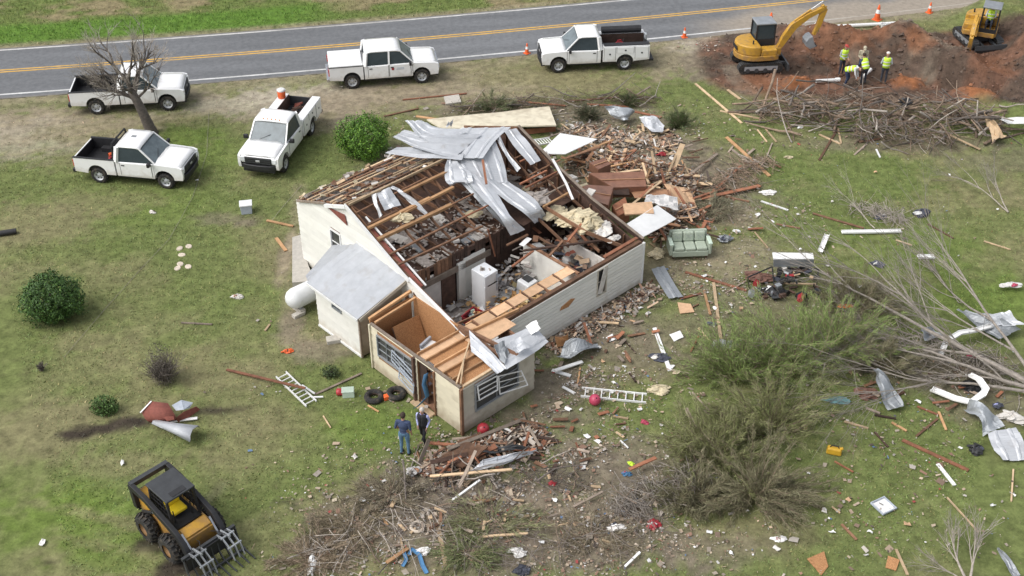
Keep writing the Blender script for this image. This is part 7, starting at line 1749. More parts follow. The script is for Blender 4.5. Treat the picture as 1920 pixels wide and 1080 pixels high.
def cupboard(label, C, hgt, m_, seed=0):
    """an overturned cupboard: open carcass with sides, back and shelves"""
    P = [G(*c) for c in C]; c0 = sum(P) / 4; c0[2] = 0; P = [p - c0 for p in P]; T = thing('cupboard', label, 'cupboard', c0)
    MB().sheet([[P[0], P[1]], [P[3], P[2]]], .03).build('back_panel', m_, T); dn = arr(0, 0, -hgt)
    for i in range(4): a, b = P[i], P[(i + 1) % 4]; MB().sheet([[a + arr(0, 0, -.02), b + arr(0, 0, -.02)], [a + dn, b + dn]], .025).build('side_panel', m_, T)
    a, b = (P[0] + P[3]) / 2, (P[1] + P[2]) / 2; MB().beam(a + arr(0, 0, .03), b + arr(0, 0, .03), .06, .03).build('batten', 'furn_tan', T)
    return T
cupboard('big brown cupboard lying on its front with a long back panel', [(1105, 325, 1.5), (1208, 322, 1.2), (1212, 350, 1.0), (1150, 352, 1.3)], .5, 'furn_brown')
cupboard('brown cupboard tilted against the far gable rafter', [(1075, 345, 2.0), (1150, 350, 1.5), (1140, 385, 1.6), (1098, 372, 2.0)], .6, 'furn_brown')
cupboard('small dark brown cupboard on end above the pile', [(1105, 305, 1.7), (1133, 297, 1.6), (1145, 308, 1.5), (1122, 318, 1.6)], .4, 'furn_brown')
cupboard('reddish cupboard half under the white panel', [(1148, 385, 1.3), (1172, 370, 1.2), (1180, 395, 1.0), (1160, 405, 1.1)], .5, 'wood_red')
panel('plywood', 'splintered orange plywood at the end of the cupboards', 'plywood', [(1245, 345, .7), (1292, 352, .3), (1308, 392, .15), (1268, 385, .5)], 'ply', .02, 4, .05, 7)
panel('plywood', 'tan plywood sheet beneath the crumpled white sheet', 'plywood', [(1180, 352, .9), (1255, 355, .6), (1262, 372, .6), (1190, 372, 1.0)], 'furn_tan', .02, 2, .02, 8)
panel('drawer', 'dark open drawer beside the tan cupboard door', 'drawer', [(1148, 352, 1.2), (1178, 352, 1.1), (1180, 366, 1.0), (1150, 366, 1.1)], 'wood_dark', .06, 1, 0, 9)
panel('plywood', 'orange strand board triangle on the grass with a torn corner', 'plywood', [(1513, 1048, .03), (1545, 1034, .04), (1553, 1062, .04), (1540, 1079, .03)], 'osb', .02, 1, .0, 10)
panel('plywood', 'small square of orange strand board on the grass', 'plywood', [(1665, 1042, .03), (1687, 1050, .04), (1680, 1070, .04), (1660, 1064, .03)], 'osb', .02, 1, .0, 11)
panel('plywood', 'tan particle board square below the grey bench top', 'plywood', [(1270, 567, .06), (1295, 570, .05), (1302, 585, .05), (1275, 588, .06)], 'ply', .02, 1, .0, 12)
panel('plywood', 'orange plywood scrap leaning by the porch roof corner', 'plywood', [(1040, 632, .5), (1065, 628, .5), (1066, 645, .1), (1045, 652, .1)], 'osb', .02, 1, .02, 13)
panel('concrete_slab', 'pale slab of broken concrete behind the metal roof', 'slab', [(832, 182, .08), (860, 178, .08), (865, 192, .06), (836, 196, .06)], 'concrete', .08, 1, .0, 14)
panel('white_paper', 'white board square on the grass behind the rear wall', 'board', [(1255, 627, .04), (1275, 620, .05), (1282, 632, .05), (1264, 640, .04)], 'white_board', .015, 1, .01, 15)
panel('white_paper', 'white sheet of paper along the rear wall', 'paper', [(1136, 633, .05), (1148, 626, .06), (1154, 636, .05), (1143, 641, .04)], 'white_board', .01, 1, .01, 16)
panel('wood_door', 'torn pale wood veneer standing up from the branch heap', 'veneer', [(1845, 212, .8), (1862, 225, 1.0), (1888, 255, .5), (1862, 265, .3)], 'wood_pale', .02, 4, .06, 17)
panel('siding_sheet', 'white metal panel at the end of the branch heap', 'panel', [(1868, 222, .7), (1925, 219, .7), (1925, 233, .6), (1890, 232, .65)], 'trim_white', .02, 2, .02, 18)

panel('roof_slab', 'brown broken roof slab in the scrub before the porch corner', 'roof slab', [(820, 862, .25), (872, 828, .5), (915, 838, .55), (868, 878, .2)], 'wood_brown', .06, 4, .04, 19)
panel('roof_slab', 'dark brown roof slab under the grey plank by the porch corner', 'roof slab', [(792, 880, .15), (838, 850, .3), (862, 866, .3), (812, 893, .12)], 'wood_dark', .06, 4, .04, 20)
def tin(label, rows, ribs, seed, m_='metal_roof', wob=.06, name='metal_sheet', grp=None):
    """loose corrugated sheet; rows of (left, right) photo points with heights"""
    R = [(G(*a), G(*b)) for a, b in rows]; c = sum(a + b for a, b in R) / (2 * len(R)); c[2] = 0
    o = ribbed([(a - c, b - c) for a, b in R], ribs, .03, None, name, m_, wob=wob, seed=seed); o.location = tuple(c)
    return tag(o, label, 'metal sheet', grp)
tin('crumpled dark grey metal sheet near the low evergreens', [((1135, 200, .7), (1150, 222, .3)), ((1160, 197, .9), (1172, 226, .4)), ((1186, 205, .5), (1182, 222, .2))], 2, 71, 'metal_dull', .12)
tin('bent light metal sheet beside the upright evergreen', [((1198, 219, .5), (1206, 232, .3)), ((1225, 220, .6), (1222, 246, .4)), ((1246, 235, .4), (1240, 250, .2))], 2, 72, 'metal_roof', .06)
tin('folded metal sheet lying by the porch roof corner', [((1045, 672, .25), (1060, 640, .5)), ((1080, 665, .45), (1088, 638, .4)), ((1128, 652, .1), (1118, 640, .1))], 2, 73, 'metal_dull', .14)
tin('crumpled metal sheet against the feathery shrub', [((1640, 700, .6), (1650, 690, .9)), ((1650, 735, .6), (1678, 722, .7)), ((1670, 768, .2), (1692, 762, .2))], 2, 74, 'metal_dull', .15)
tin('grey metal sheet half under the fallen tree trunk', [((1790, 588, .5), (1815, 580, .5)), ((1835, 612, .4), (1862, 596, .5)), ((1870, 640, .2), (1918, 615, .3))], 3, 75, 'metal_dull', .12)
tin('pale metal sheet behind the fallen tree trunk', [((1845, 592, .7), (1890, 585, .7)), ((1860, 610, .5), (1922, 612, .5))], 2, 76, 'metal_roof', .08)
tin('dark crumpled metal in front of the curved white gutter', [((1804, 762, .3), (1825, 752, .5)), ((1835, 785, .5), (1868, 770, .6)), ((1850, 812, .3), (1880, 800, .3))], 2, 77, 'metal_dull', .16)
tin('flat light grey metal sheet near the black bag', [((1852, 812, .25), (1905, 800, .4)), ((1862, 840, .2), (1920, 832, .3)), ((1880, 864, .1), (1925, 862, .1))], 2, 78, 'metal_roof', .03)
tin('grey metal scrap under the fallen tree beside the shrubs', [((1724, 618, .5), (1745, 612, .6)), ((1735, 640, .4), (1765, 632, .3))], 1, 79, 'metal_dull', .10)
tin('sharp grey metal strip on the grass near the pale branches', [((1868, 1028, .2), (1874, 1026, .3)), ((1884, 1058, .15), (1898, 1052, .2)), ((1900, 1084, .1), (1912, 1080, .1))], 1, 80, 'metal_dull', .04)
tin('long grey bench top lying on the ground beyond the rear wall corner', [((1221, 505, .25), (1245, 498, .25)), ((1238, 535, .2), (1262, 528, .2)), ((1254, 560, .12), (1281, 556, .12))], 1, 81, 'metal_dull', .01)
tin('long silver metal sheet on the scrub heap by the porch corner', [((880, 885, .35), (905, 862, .6)), ((940, 872, .4), (960, 850, .55)), ((992, 852, .3), (1005, 842, .35))], 2, 82, 'metal_roof', .08)
tin('dark metal sheet under the silver sheet in the scrub', [((900, 850, .4), (930, 838, .4)), ((960, 848, .35), (1000, 838, .3))], 2, 83, 'metal_dark', .06)
tin('grey tarp scrap at the edge of the feathery shrub', [((1328, 650, .3), (1340, 640, .4)), ((1355, 660, .45), (1365, 638, .5)), ((1385, 648, .3), (1392, 640, .3))], 1, 84, 'metal_roof', .10)

# scorched metal scrap on the left lawn: brown shell, pale hood, cone of sheet
T = thing('metal_scrap', 'brown and white torn metal scrap on the scorched lawn strip', 'metal scrap', G(320, 790))
b0 = G(320, 790)
def lp(px, py, z): return G(px, py, z) - b0
MB().sheet([[lp(265, 772, .35), lp(280, 752, .55), lp(315, 756, .6)], [lp(272, 785, .2), lp(300, 780, .4), lp(328, 778, .5)], [lp(280, 792, .03), lp(310, 792, .1), lp(332, 788, .2)]], .01).build('brown_shell', 'brick_red', T, smooth=True)
MB().sheet([[lp(328, 785, .3), lp(345, 772, .4), lp(368, 762, .3)], [lp(335, 792, .05), lp(355, 782, .1), lp(375, 768, .1)]], .01).build('brown_flap', 'brick_red', T)
MB().sheet([[lp(322, 760, .5), lp(340, 750, .55), lp(362, 755, .4)], [lp(330, 770, .4), lp(345, 768, .45), lp(355, 765, .35)]], .01).build('pale_hood', 'plastic_grey', T)
def rnd3(s): return arr(random.gauss(0, s), random.gauss(0, s), random.gauss(0, s))
cone_ = []
for t, r_ in ((0, .10), (.5, .2), (1, .34)):
    c = lp(288, 792, .12) * (1 - t) + lp(366, 816, .3) * t
    cone_.append([c + arr(.5 * r_ * math.sin(a) * .6, r_ * math.sin(a), r_ * math.cos(a) * .8) + rnd3(.012) for a in np.linspace(-1.5, 1.2, 9)])
MB().sheet(cone_, .01).build('curled_sheet', 'metal_leanto', T, smooth=True)
MB().beam(lp(300, 792, .1), lp(370, 784, .08), .12, .03).build('strip', 'plastic_white', T)
MB().beam(lp(263, 774, .38), lp(284, 752, .58), .05, .02).build('strip', 'trim_white', T)

# ------------------------------------------------------------------ furniture and household things
def frame_of(px0, py0, px1, py1, z=0):
    a, b = Pt(px0, py0, z), Pt(px1, py1, z); return (a + b) / 2, head(a, b), np.linalg.norm(b - a)
# sofa
c, hd, ln = frame_of(1262, 492, 1326, 490)
T = thing('sofa', 'pale green tufted three-seat sofa sitting in the rubble', 'sofa', (c[0], c[1] + .12, .12), hd + .02); w = 1.62; T.scale = (.93,) * 3
MB().box((0, .38, .22), (w, .84, .30)).build('base', 'sofa_green', T, bevel=.05)
for i in range(3):
    x = -w / 3 + .03 + i * (w / 3 - .03)
    MB().box((x, .28, .44), (w / 3 - .06, .62, .17)).build('seat_cushion', 'sofa_green', T, bevel=.06)
    q = MB().box((x, .70, .70), (w / 3 - .05, .20, .46), rotx(-.2)).build('back_cushion', 'sofa_green', T, bevel=.07)
    for dx, dz in ((0, .03), (-.09, -.05), (.09, -.05), (-.09, .11), (.09, .11)): MB().ell((x + dx, .59 - dz * .2, .70 + dz), (.022, .02, .022), 8, 5).build('button', 'metal_dull', q)
MB().box((0, .84, .55), (w + .1, .16, .80), rotx(-.12)).build('backrest', 'sofa_green', T, bevel=.06)
for s in (-1, 1):
    MB().box((s * (w / 2 + .06), .40, .42), (.16, .84, .56)).build('armrest', 'sofa_green', T, bevel=.06)
    MB().box((s * (w / 2 + .06), .30, .71), (.18, .62, .05)).build('arm_cap', 'mint', T, bevel=.02)
    for y in (.06, .72): MB().box((s * (w / 2 - .08), y, .02), (.07, .07, .14)).build('leg', 'wood_dark', T)
# fridge in the kitchen
def hw_(u, v, z=0): p = HOUSE_O + HU * u + HV * v; return arr(p[0], p[1], z)
T = thing('fridge', 'white fridge freezer standing in the roofless kitchen', 'fridge', hw_(3.4, 7.3, .15), HOUSE_A - math.pi / 2)
MB().box((0, 0, .84), (.72, .70, 1.66)).build('cabinet', 'appliance', T, bevel=.03)
for z0, z1, nm in ((.06, 1.16, 'fridge_door'), (1.18, 1.66, 'freezer_door')):
    d = MB().box((.385, 0, (z0 + z1) / 2), (.06, .70, z1 - z0), rotz(.05 if z0 > 1 else 0)).build(nm, 'appliance', T, bevel=.02)
    MB().box((.44, .26, (z1 if z0 < 1 else z0) + (-.22 if z0 < 1 else .2)), (.03, .035, .34)).build('handle', 'plastic_grey', d)
MB().box((.40, .05, 1.17), (.05, .5, .05)).build('door_gap', 'black', T)
for k in range(5): MB().box((random.uniform(-.2, .2), random.uniform(-.2, .2), 1.69), (random.uniform(.05, .2), random.uniform(.04, .1), .04), rotz(random.uniform(0, 3))).build('rubble', 'insul_grey', T)
# red basket of things
def basket(label, pos, rz, m_, L_=.62, W_=.42, H_=.32, fill=('drywall', 'ply', 'cloth_dark', 'mint')):
    T = thing('basket', label, 'basket', pos, rz); h2 = H_
    for (x, y, sx, sy) in ((0, W_ / 2, L_, .02), (0, -W_ / 2, L_, .02), (L_ / 2, 0, .02, W_), (-L_ / 2, 0, .02, W_)): MB().box((x, y, h2 / 2), (sx, sy, h2)).build('side', m_, T)
    MB().box((0, 0, .02), (L_, W_, .03)).build('base', m_, T)
    MB().box((0, W_ / 2 + .01, h2), (L_ + .06, .05, .03)).build('rim', m_, T); MB().box((0, -W_ / 2 - .01, h2), (L_ + .06, .05, .03)).build('rim', m_, T)
    for k in range(7): MB().box((random.uniform(-.2, .2), random.uniform(-.12, .12), h2 * .75), (random.uniform(.08, .2), .1, random.uniform(.1, .25)), rotz(random.uniform(0, 3)) @ rotx(random.gauss(0, .4))).build('contents', random.choice(fill), T)
basket('red laundry basket full of things in front of the fridge', hw_(2.3, 7.85, .16), HOUSE_A + .2, 'red', .75, .5, .38)
# kitchen rubble: things lying in the roofless rooms
KT = [('white appliance door lying in the kitchen rubble', 'appliance_door', 'white_board', 4.3, 7.6, .45, (.7, .5, .05), .4), ('grey machine housing dumped in the kitchen corner', 'machine_housing', 'plastic_grey', 4.2, 6.95, .7, (.5, .4, .5), .3),
      ('white cooker with open door in the kitchen', 'cooker', 'appliance', 5.0, 8.0, .5, (.6, .6, .8), .1), ('white tray leaning on the kitchen wall plate', 'tray', 'plastic_grey', 2.9, 9.15, .5, (.5, .35, .08), .8), ('grey plastic bin tipped over in the far rear room', 'bin', 'plastic_grey', 6.3, 8.1, 1.1, (.55, .45, .35), .5),
      ('dark bedding heap in the far rear room', 'bedding', 'cloth_dark', 7.0, 8.9, .75, (.9, .7, .3), .2), ('lilac pillow in the far rear room', 'pillow', 'cloth_white', 6.9, 8.3, 1.0, (.5, .35, .14), .7), ('grey metal locker box lying in the far rear room', 'locker', 'metal_dull', 6.2, 7.4, 1.2, (.7, .4, .3), .2)]
for lb, nm, m_, u, v, z, s, a in KT:
    p = hw_(u, v, 0); T = thing(nm, lb, nm.replace('_', ' '), (p[0], p[1], z - s[2] / 2), HOUSE_A + a)
    MB().box((0, 0, s[2] / 2), s, rotx(.12)).build('body', m_, T, bevel=min(.05, s[2] * .3)); MB().box((s[0] * .1, 0, s[2] + .02), (s[0] * .55, s[1] * .6, .03), rotx(.1)).build('top_detail', 'metal_dark' if m_ in ('appliance', 'plastic_grey') else m_, T)
    MB().box((s[0] / 2 + .01, 0, s[2] * .6), (.02, s[1] * .5, .04)).build('handle', 'black', T)
PALK = [(.40, .24, .10), (.55, .36, .18), (.62, .60, .57), (.30, .28, .27), (.16, .15, .15), (.45, .30, .16), (.70, .68, .66), (.26, .24, .3), (.5, .5, .5)]
def house_litter(name, u0, u1, v0, v1, z0, z1, n, pal, smin, smax, seed):
    rg = np.random.default_rng(seed); u = rg.uniform(u0, u1, n); v = rg.uniform(v0, v1, n); z = rg.uniform(z0, z1, n)
    P = HOUSE_O[None] + HU[None] * u[:, None] + HV[None] * v[:, None]; l = rg.uniform(smin, smax, n) ; w = l * rg.uniform(.2, .9, n); a = rg.uniform(0, 6.28, n)
    q = []
    tl = rg.normal(0, .35, (n, 2))
    for s1, s2 in ((-1, -1), (1, -1), (1, 1), (-1, 1)):
        dx, dy = s1 * l / 2, s2 * w / 2
        q.append(np.stack([P[:, 0] + dx * np.cos(a) - dy * np.sin(a), P[:, 1] + dx * np.sin(a) + dy * np.cos(a), z + dx * tl[:, 0] + dy * tl[:, 1] + .05], 1))
    pal = np.array(pal); col = pal[rg.integers(0, len(pal), n)] * rg.uniform(.6, 1.15, (n, 1))
    o = tri_cloud(name, np.stack(q, 1).reshape(-1, 3), np.arange(4 * n).reshape(-1, 4), np.repeat(np.clip(col, 0, 1), 4, 0), 'litter', 'stuff'); return o
house_litter('kitchen_litter', .4, 5.5, 6.6, 9.5, .15, .35, 420, PALK, .06, .35, 5)
house_litter('kitchen_wood_litter', 2.6, 5.4, 7.6, 9.4, .2, .6, 170, [(.55, .33, .13), (.62, .40, .18), (.50, .28, .11), (.66, .55, .30), (.6, .6, .6), (.45, .22, .08)], .10, .42, 9)
house_litter('kitchen_corner_litter', 3.4, 5.5, 6.6, 8.0, .25, 1.1, 220, [(.30, .28, .27), (.16, .15, .15), (.42, .40, .38), (.6, .58, .56), (.22, .19, .17), (.45, .28, .13)], .06, .3, 6)
house_litter('bathroom_litter', 5.75, 8.8, 6.6, 10.2, .3, 1.3, 420, [(.30, .2, .14), (.16, .12, .1), (.42, .40, .38), (.6, .56, .5), (.22, .14, .1), (.5, .36, .24), (.35, .12, .08)], .08, .4, 7)
house_litter('porch_litter', -1.9, -.2, 7.4, 11.8, .12, .25, 130, PALK, .06, .3, 8)
# porch contents
T = thing('strand_board', 'large sheet of orange strand board leaning inside the open porch', 'board', hw_(-.75, 7.9, .1), HOUSE_A)
MB().box((0, 0, .78), (1.2, .03, 1.65), rotx(-.42) @ roty(.04)).build('sheet', 'osb', T); MB().box((-.62, 0, .78), (.03, .04, 1.65), rotx(-.42) @ roty(.04)).build('edge', 'wood_dark', T)
T = thing('washing_machine', 'white washing machine standing in the open porch', 'washing machine', hw_(-.5, 8.75, .1), HOUSE_A + .25)
MB().box((0, 0, .46), (.66, .64, .9)).build('cabinet', 'appliance', T, bevel=.03); MB().box((0, .02, .925), (.52, .46, .03)).build('lid', 'appliance', T, bevel=.01); MB().box((0, .28, 1.0), (.64, .1, .16)).build('control_panel', 'plastic_grey', T, bevel=.02)
# blue strap hanging in the porch door
P = [hw_(-2.3, 10.6, 1.9), hw_(-2.33, 10.5, 1.4), hw_(-2.3, 10.62, .9), hw_(-2.4, 10.35, .45), hw_(-2.45, 10.1, .12)]
o = MB().sheet([[p + arr(-.07, -.06, 0), p + arr(.07, .06, 0)] for p in P], .012).build('blue_cloth', 'blue', None, smooth=True); tag(o, 'blue cloth hanging down the dark porch doorway', 'cloth')
# propane tank
c, hd, ln = frame_of(548, 592, 600, 556)
T = thing('propane_tank', 'white horizontal propane tank beside the lean-to', 'tank', (c[0] + .25, c[1] + .2, 0), HOUSE_A - .02)
r_ = .42; prof = [(0, -1.15), (.14, -1.14), (.27, -1.07), (.37, -.95), (r_, -.78), (r_, .78), (.37, .95), (.27, 1.07), (.14, 1.14), (0, 1.15)]
MB().lathe(prof, (0, 0, .62), (1, 0, 0), 22).build('shell', 'tank', T, smooth=True)
MB().lathe([(.16, 0), (.16, .14), (.12, .18), (0, .19)], (.1, 0, 1.02), n=14).build('valve_dome', 'tank', T, smooth=True)
for x in (-.7, .7):
    MB().box((x, 0, .1), (.22, .7, .2)).build('block', 'concrete', T); MB().box((x, 0, .24), (.08, .5, .12)).build('foot', 'metal_dull', T)
for i, (px, py, s) in enumerate(((560, 592, (.5, .22, .14)), (625, 640, (.5, .34, .16)))):
    o = MB().box((0, 0, s[2] / 2), s).build('concrete_block', 'concrete', None, bevel=.01); o.location = tuple(G(px, py)); o.rotation_euler = (0, 0, HOUSE_A - .5 * i); tag(o, ('concrete block under the end of the propane tank', 'concrete step block under the lean-to edge')[i], 'block')
# stepping stones, bin, pipes on the left lawn
for i, (px, py) in enumerate(((337, 466), (354, 462), (341, 478), (338, 495), (333, 503), (353, 500))):
    a = random.uniform(0, 3); o = MB().lathe([(0, .03), (.15, .03), (.17, .01), (.17, -.02)], (0, 0, 0), n=9).build('stone', 'stone', None); o.location = tuple(G(px, py)); o.rotation_euler = (0, 0, a); o.scale = (1, .8, 1); tag(o, 'flat pale stone in the cluster on the left lawn', 'stone', 'pale stones on the left lawn')
T = thing('storage_bin', 'blue-grey storage bin with a pale lid on the left lawn', 'storage bin', G(463, 398), .2)
MB().box((0, 0, .22), (.46, .40, .42), taper=(1.1, 1.1)).build('box', 'plastic_grey', T, bevel=.02); MB().box((0, 0, .46), (.56, .50, .06)).build('lid', 'tank', T, bevel=.02)
c, hd, ln = frame_of(-8, 444, 30, 438); T = thing('black_pipe', 'short black drain pipe lying on the left lawn', 'pipe', (c[0], c[1], .13), hd)
MB().lathe([(.10, -.45), (.12, -.45), (.12, .45), (.10, .45), (.10, -.45)], (0, 0, 0), (1, 0, 0), 14).build('pipe_wall', 'black', T)
def lumpthing(name, label, cat, px, py, r, m_, seed, z=0., extra=None):
    p = Pt(px, py, z); T = thing(name, label, cat, (p[0], p[1], p[2])); r = tuple(a * .85 for a in r); z = 0.
    lump('body', m_, T, (0, 0, z + r[2] * .3), r, seed, n=(22, 13), rough=.3)
    rg = np.random.default_rng(seed + 500)
    lump('fold', m_ if extra is None else extra, T, (r[0] * rg.uniform(-.5, .5), r[1] * rg.uniform(-.5, .5), z + r[2] * .75), (r[0] * .5, r[1] * .45, r[2] * .55), seed + 900, n=(16, 10), rough=.35)
    return T
for q in (
    ('chunk', 'small white and brown chunk on the left lawn past the bin', 'rubble', 286, 399, (.16, .12, .1), 'drywall', 1, 0, 'wood_dark'), ('chunk', 'cup-shaped white chunk with a rusty middle on the left lawn', 'rubble', 446, 558, (.22, .17, .14), 'drywall', 2, 0, 'wood_red'),
    ('toy', 'orange and grey toy tractor on the bare ground by the lean-to', 'toy', 540, 660, (.22, .12, .12), 'orange', 3, 0, 'metal_dark'), ('rag', 'black rag bundle on the bright lawn', 'bag', 1727, 402, (.42, .28, .2), 'cloth_dark', 4, 0, 'plastic_white'),
    ('rag', 'dark rag with a white edge on the bright lawn', 'rag', 1650, 408, (.32, .2, .14), 'cloth_dark', 5, 0, 'cloth_white'), ('rag', 'dark and white bundle beside the fallen tree tip', 'rag', 1645, 497, (.3, .2, .16), 'cloth_dark', 6, 0, 'plastic_white'),
    ('cushion', 'brown cushion tossed on the wrecked workbench', 'cushion', 1420, 522, (.62, .34, .22), 'cloth_brown', 7, .1, None), ('bag', 'white bag beside the wrecked workbench', 'bag', 1448, 545, (.34, .2, .16), 'plastic_white', 8, .1, None),
    ('insulation', 'cream insulation heap by the end of the ladder', 'insulation', 1235, 733, (.5, .24, .16), 'insul', 9, 0, None), ('insulation', 'pale insulation heap at the rear corner of the house', 'insulation', 1232, 480, (.4, .3, .3), 'insul', 10, 0, None),
    ('rag', 'white and brown cloth in the scrub by the porch', 'rag', 775, 885, (.24, .22, .16), 'cloth_white', 11, .1, 'furn_tan'), ('rag', 'white cloth bundle in the scrub past the shrubs', 'rag', 1156, 993, (.28, .2, .18), 'cloth_white', 12, 0, 'cloth_dark'),
    ('rag', 'red and white cloth at the bramble heap', 'rag', 1225, 985, (.26, .2, .16), 'red', 13, 0, 'cloth_white'), ('rag', 'white rag beside the blue straps', 'rag', 792, 1035, (.3, .14, .12), 'cloth_white', 14, 0, None), ('rag', 'long white rag at the vine tangle past the loader', 'rag', 585, 1062, (.16, .36, .14), 'white_board', 15, 0, None),
    ('rag', 'white rag in the middle of the scrub', 'rag', 970, 1037, (.3, .2, .12), 'cloth_white', 16, 0, None), ('rag', 'dark bundle at the low edge of the scrub', 'rag', 978, 1072, (.32, .18, .14), 'cloth_dark', 17, 0, None),
    ('rag', 'blue and red cloth beside the feathery shrub', 'rag', 1175, 890, (.16, .12, .1), 'blue', 18, 0, 'red'), ('bag', 'black bag sunk in the debris by the porch corner', 'bag', 955, 815, (.3, .2, .16), 'black', 19, 0, None), ('rag', 'lilac scrap in the grass past the shrubs', 'rag', 1460, 1012, (.22, .14, .1), 'cloth_white', 20, 0, 'pink'),
    ('bag', 'black bag on the grass near the flat metal sheet', 'bag', 1829, 845, (.3, .24, .2), 'black', 21, 0, 'cloth_dark'), ('rag', 'teal crumpled tarp beside the feathery shrub', 'tarp', 1567, 752, (.5, .22, .14), 'teal', 22, 0, None), ('cushion', 'dark red cushion under the crumpled metal sheet', 'cushion', 1625, 740, (.5, .3, .16), 'cloth_brown', 23, 0, None),
    ('rag', 'magenta cloth by the dark plank', 'rag', 1822, 670, (.17, .12, .1), 'pink', 24, .05, None), ('rag', 'white and pink cloth hung on the fallen tree', 'rag', 1895, 536, (.42, .18, .14), 'cloth_white', 25, .2, 'pink'), ('rag', 'grey cloth heap beyond the flat metal sheet', 'rag', 1895, 785, (.4, .3, .25), 'drywall', 26, 0, None),
    ('bag', 'black bag inside the curved white gutter', 'bag', 1818, 728, (.45, .3, .22), 'black', 27, 0, 'metal_dark'), ('rag', 'orange-red plastic strip in the shrubs', 'strip', 1585, 575, (.35, .1, .08), 'orange', 28, .3, None), ('rag', 'lavender bundle by the metal sheets', 'rag', 1870, 762, (.2, .14, .14), 'cloth_dark', 29, .1, 'lavender'),
    ('rag', 'white plastic bag with a torn corner on the grass', 'bag', 1440, 363, (.34, .22, .14), 'cloth_white', 30, 0, None), ('rag', 'red rag beyond the splintered boards', 'rag', 1242, 290, (.3, .16, .12), 'red', 31, .05, None), ('rag', 'dark grey basin scrap past the sofa', 'basin', 1358, 450, (.3, .26, .2), 'metal_dull', 32, .05, 'cloth_dark'),
    ('rag', 'white scrap past the grey basin', 'scrap', 1381, 434, (.16, .12, .08), 'plastic_white', 33, 0, None), ('rag', 'white foam piece on the grass by the branch heap', 'foam', 1500, 240, (.16, .1, .1), 'plastic_white', 34, 0, None), ('rag', 'cream foam piece on the grass', 'foam', 1479, 296, (.22, .12, .09), 'insul', 35, 0, None),
    ('rag', 'white round lid at the near end of the branch heap', 'lid', 1434, 208, (.26, .2, .12), 'plastic_white', 36, .1, None), ('rag', 'black bag on top of the branch heap', 'bag', 1698, 195, (.4, .3, .25), 'black', 37, .9, 'metal_dark'), ('rag', 'dark red book past the leaning boards', 'rag', 1335, 608, (.2, .13, .1), 'cloth_dark', 38, 0, 'pink'),
    ('rag', 'dark cloth heap beside the long white board', 'rag', 1238, 672, (.42, .26, .14), 'cloth_dark', 39, 0, 'drywall'), ('rag', 'blue scrap along the rear wall', 'scrap', 1172, 578, (.14, .1, .1), 'blue', 40, 0, None), ('rag', 'white scrap along the rear wall', 'scrap', 1160, 588, (.18, .12, .1), 'plastic_white', 41, 0, None),
    ('rag', 'pale flat stone chunk along the rear wall', 'rubble', 1130, 590, (.24, .13, .1), 'drywall', 42, 0, None), ('rag', 'red scrap on the grass below the ladder', 'scrap', 1208, 793, (.14, .11, .1), 'pink', 43, 0, None), ('rag', 'red scrap among the scrub twigs', 'scrap', 1036, 908, (.13, .12, .1), 'red', 44, 0, None), ('rag', 'yellow tape tangle at the red plank', 'tape', 1183, 870, (.12, .09, .07), 'hivis', 45, .1, None)):
    nm = {'rag': q[2].replace(' ', '_')}.get(q[0], q[0]); lumpthing(nm, *q[1:])
# many small white and tan scraps that can be told apart
SCR = [(1140, 300), (1165, 285), (1205, 270), (1185, 255), (1100, 595), (1200, 580), (1215, 590), (1185, 605), (1260, 690), (1300, 690), (1340, 580), (1370, 575), (1390, 580), (1320, 520), (1330, 500), (1360, 495), (1450, 640), (1508, 805), (1515, 890), (1480, 620), (1560, 1000), (1545, 960), (1590, 940), (1630, 1000), (1690, 700),
       (1720, 755), (1610, 540), (1750, 680), (1870, 610), (1090, 770), (1065, 770), (1100, 700), (1130, 680), (1170, 690), (1150, 720), (1200, 770), (1240, 800), (1250, 830), (1100, 820), (1120, 830), (1040, 940), (1000, 970), (1080, 985), (1015, 1020), (940, 1010), (1070, 870), (1250, 860), (1290, 900), (1330, 1000), (1400, 960), (1370, 1040),
       (1455, 1030), (1700, 985), (1860, 950), (1900, 930), (1780, 330), (1560, 380), (1640, 325), (1870, 395), (1405, 430), (1420, 405), (1300, 470), (1320, 455), (700, 920), (720, 905), (680, 940), (665, 860), (320, 330), (230, 870), (80, 1020), (370, 340), (640, 165), (1080, 240), (1110, 250), (1215, 230), (1500, 470), (1550, 500)]
for i, (px, py) in enumerate(SCR):
    m_ = ('white_board', 'drywall', 'ply', 'plastic_white', 'cloth_white')[i % 5]; s = random.uniform(.10, .22)
    g = [[arr((a - 1) * s / 2 + random.uniform(-.03, .03), (b - 1) * s * random.uniform(.25, .45) + random.uniform(-.02, .02), .05 + random.uniform(0, .07)) for b in range(3)] for a in range(3)]
    o = MB().sheet(g, .012).build('scrap', m_); p = Pt(px, py); o.location = tuple(p); o.rotation_euler = (0, 0, random.uniform(0, 3))
    kind = {'white_board': 'small white board scrap', 'drywall': 'small pale plaster scrap', 'ply': 'small tan wood scrap', 'plastic_white': 'small white plastic scrap', 'cloth_white': 'small white cloth scrap'}[m_]
    tag(o, kind + ' ' + where(px, py), 'scrap', kind + ' ' + where(px, py))
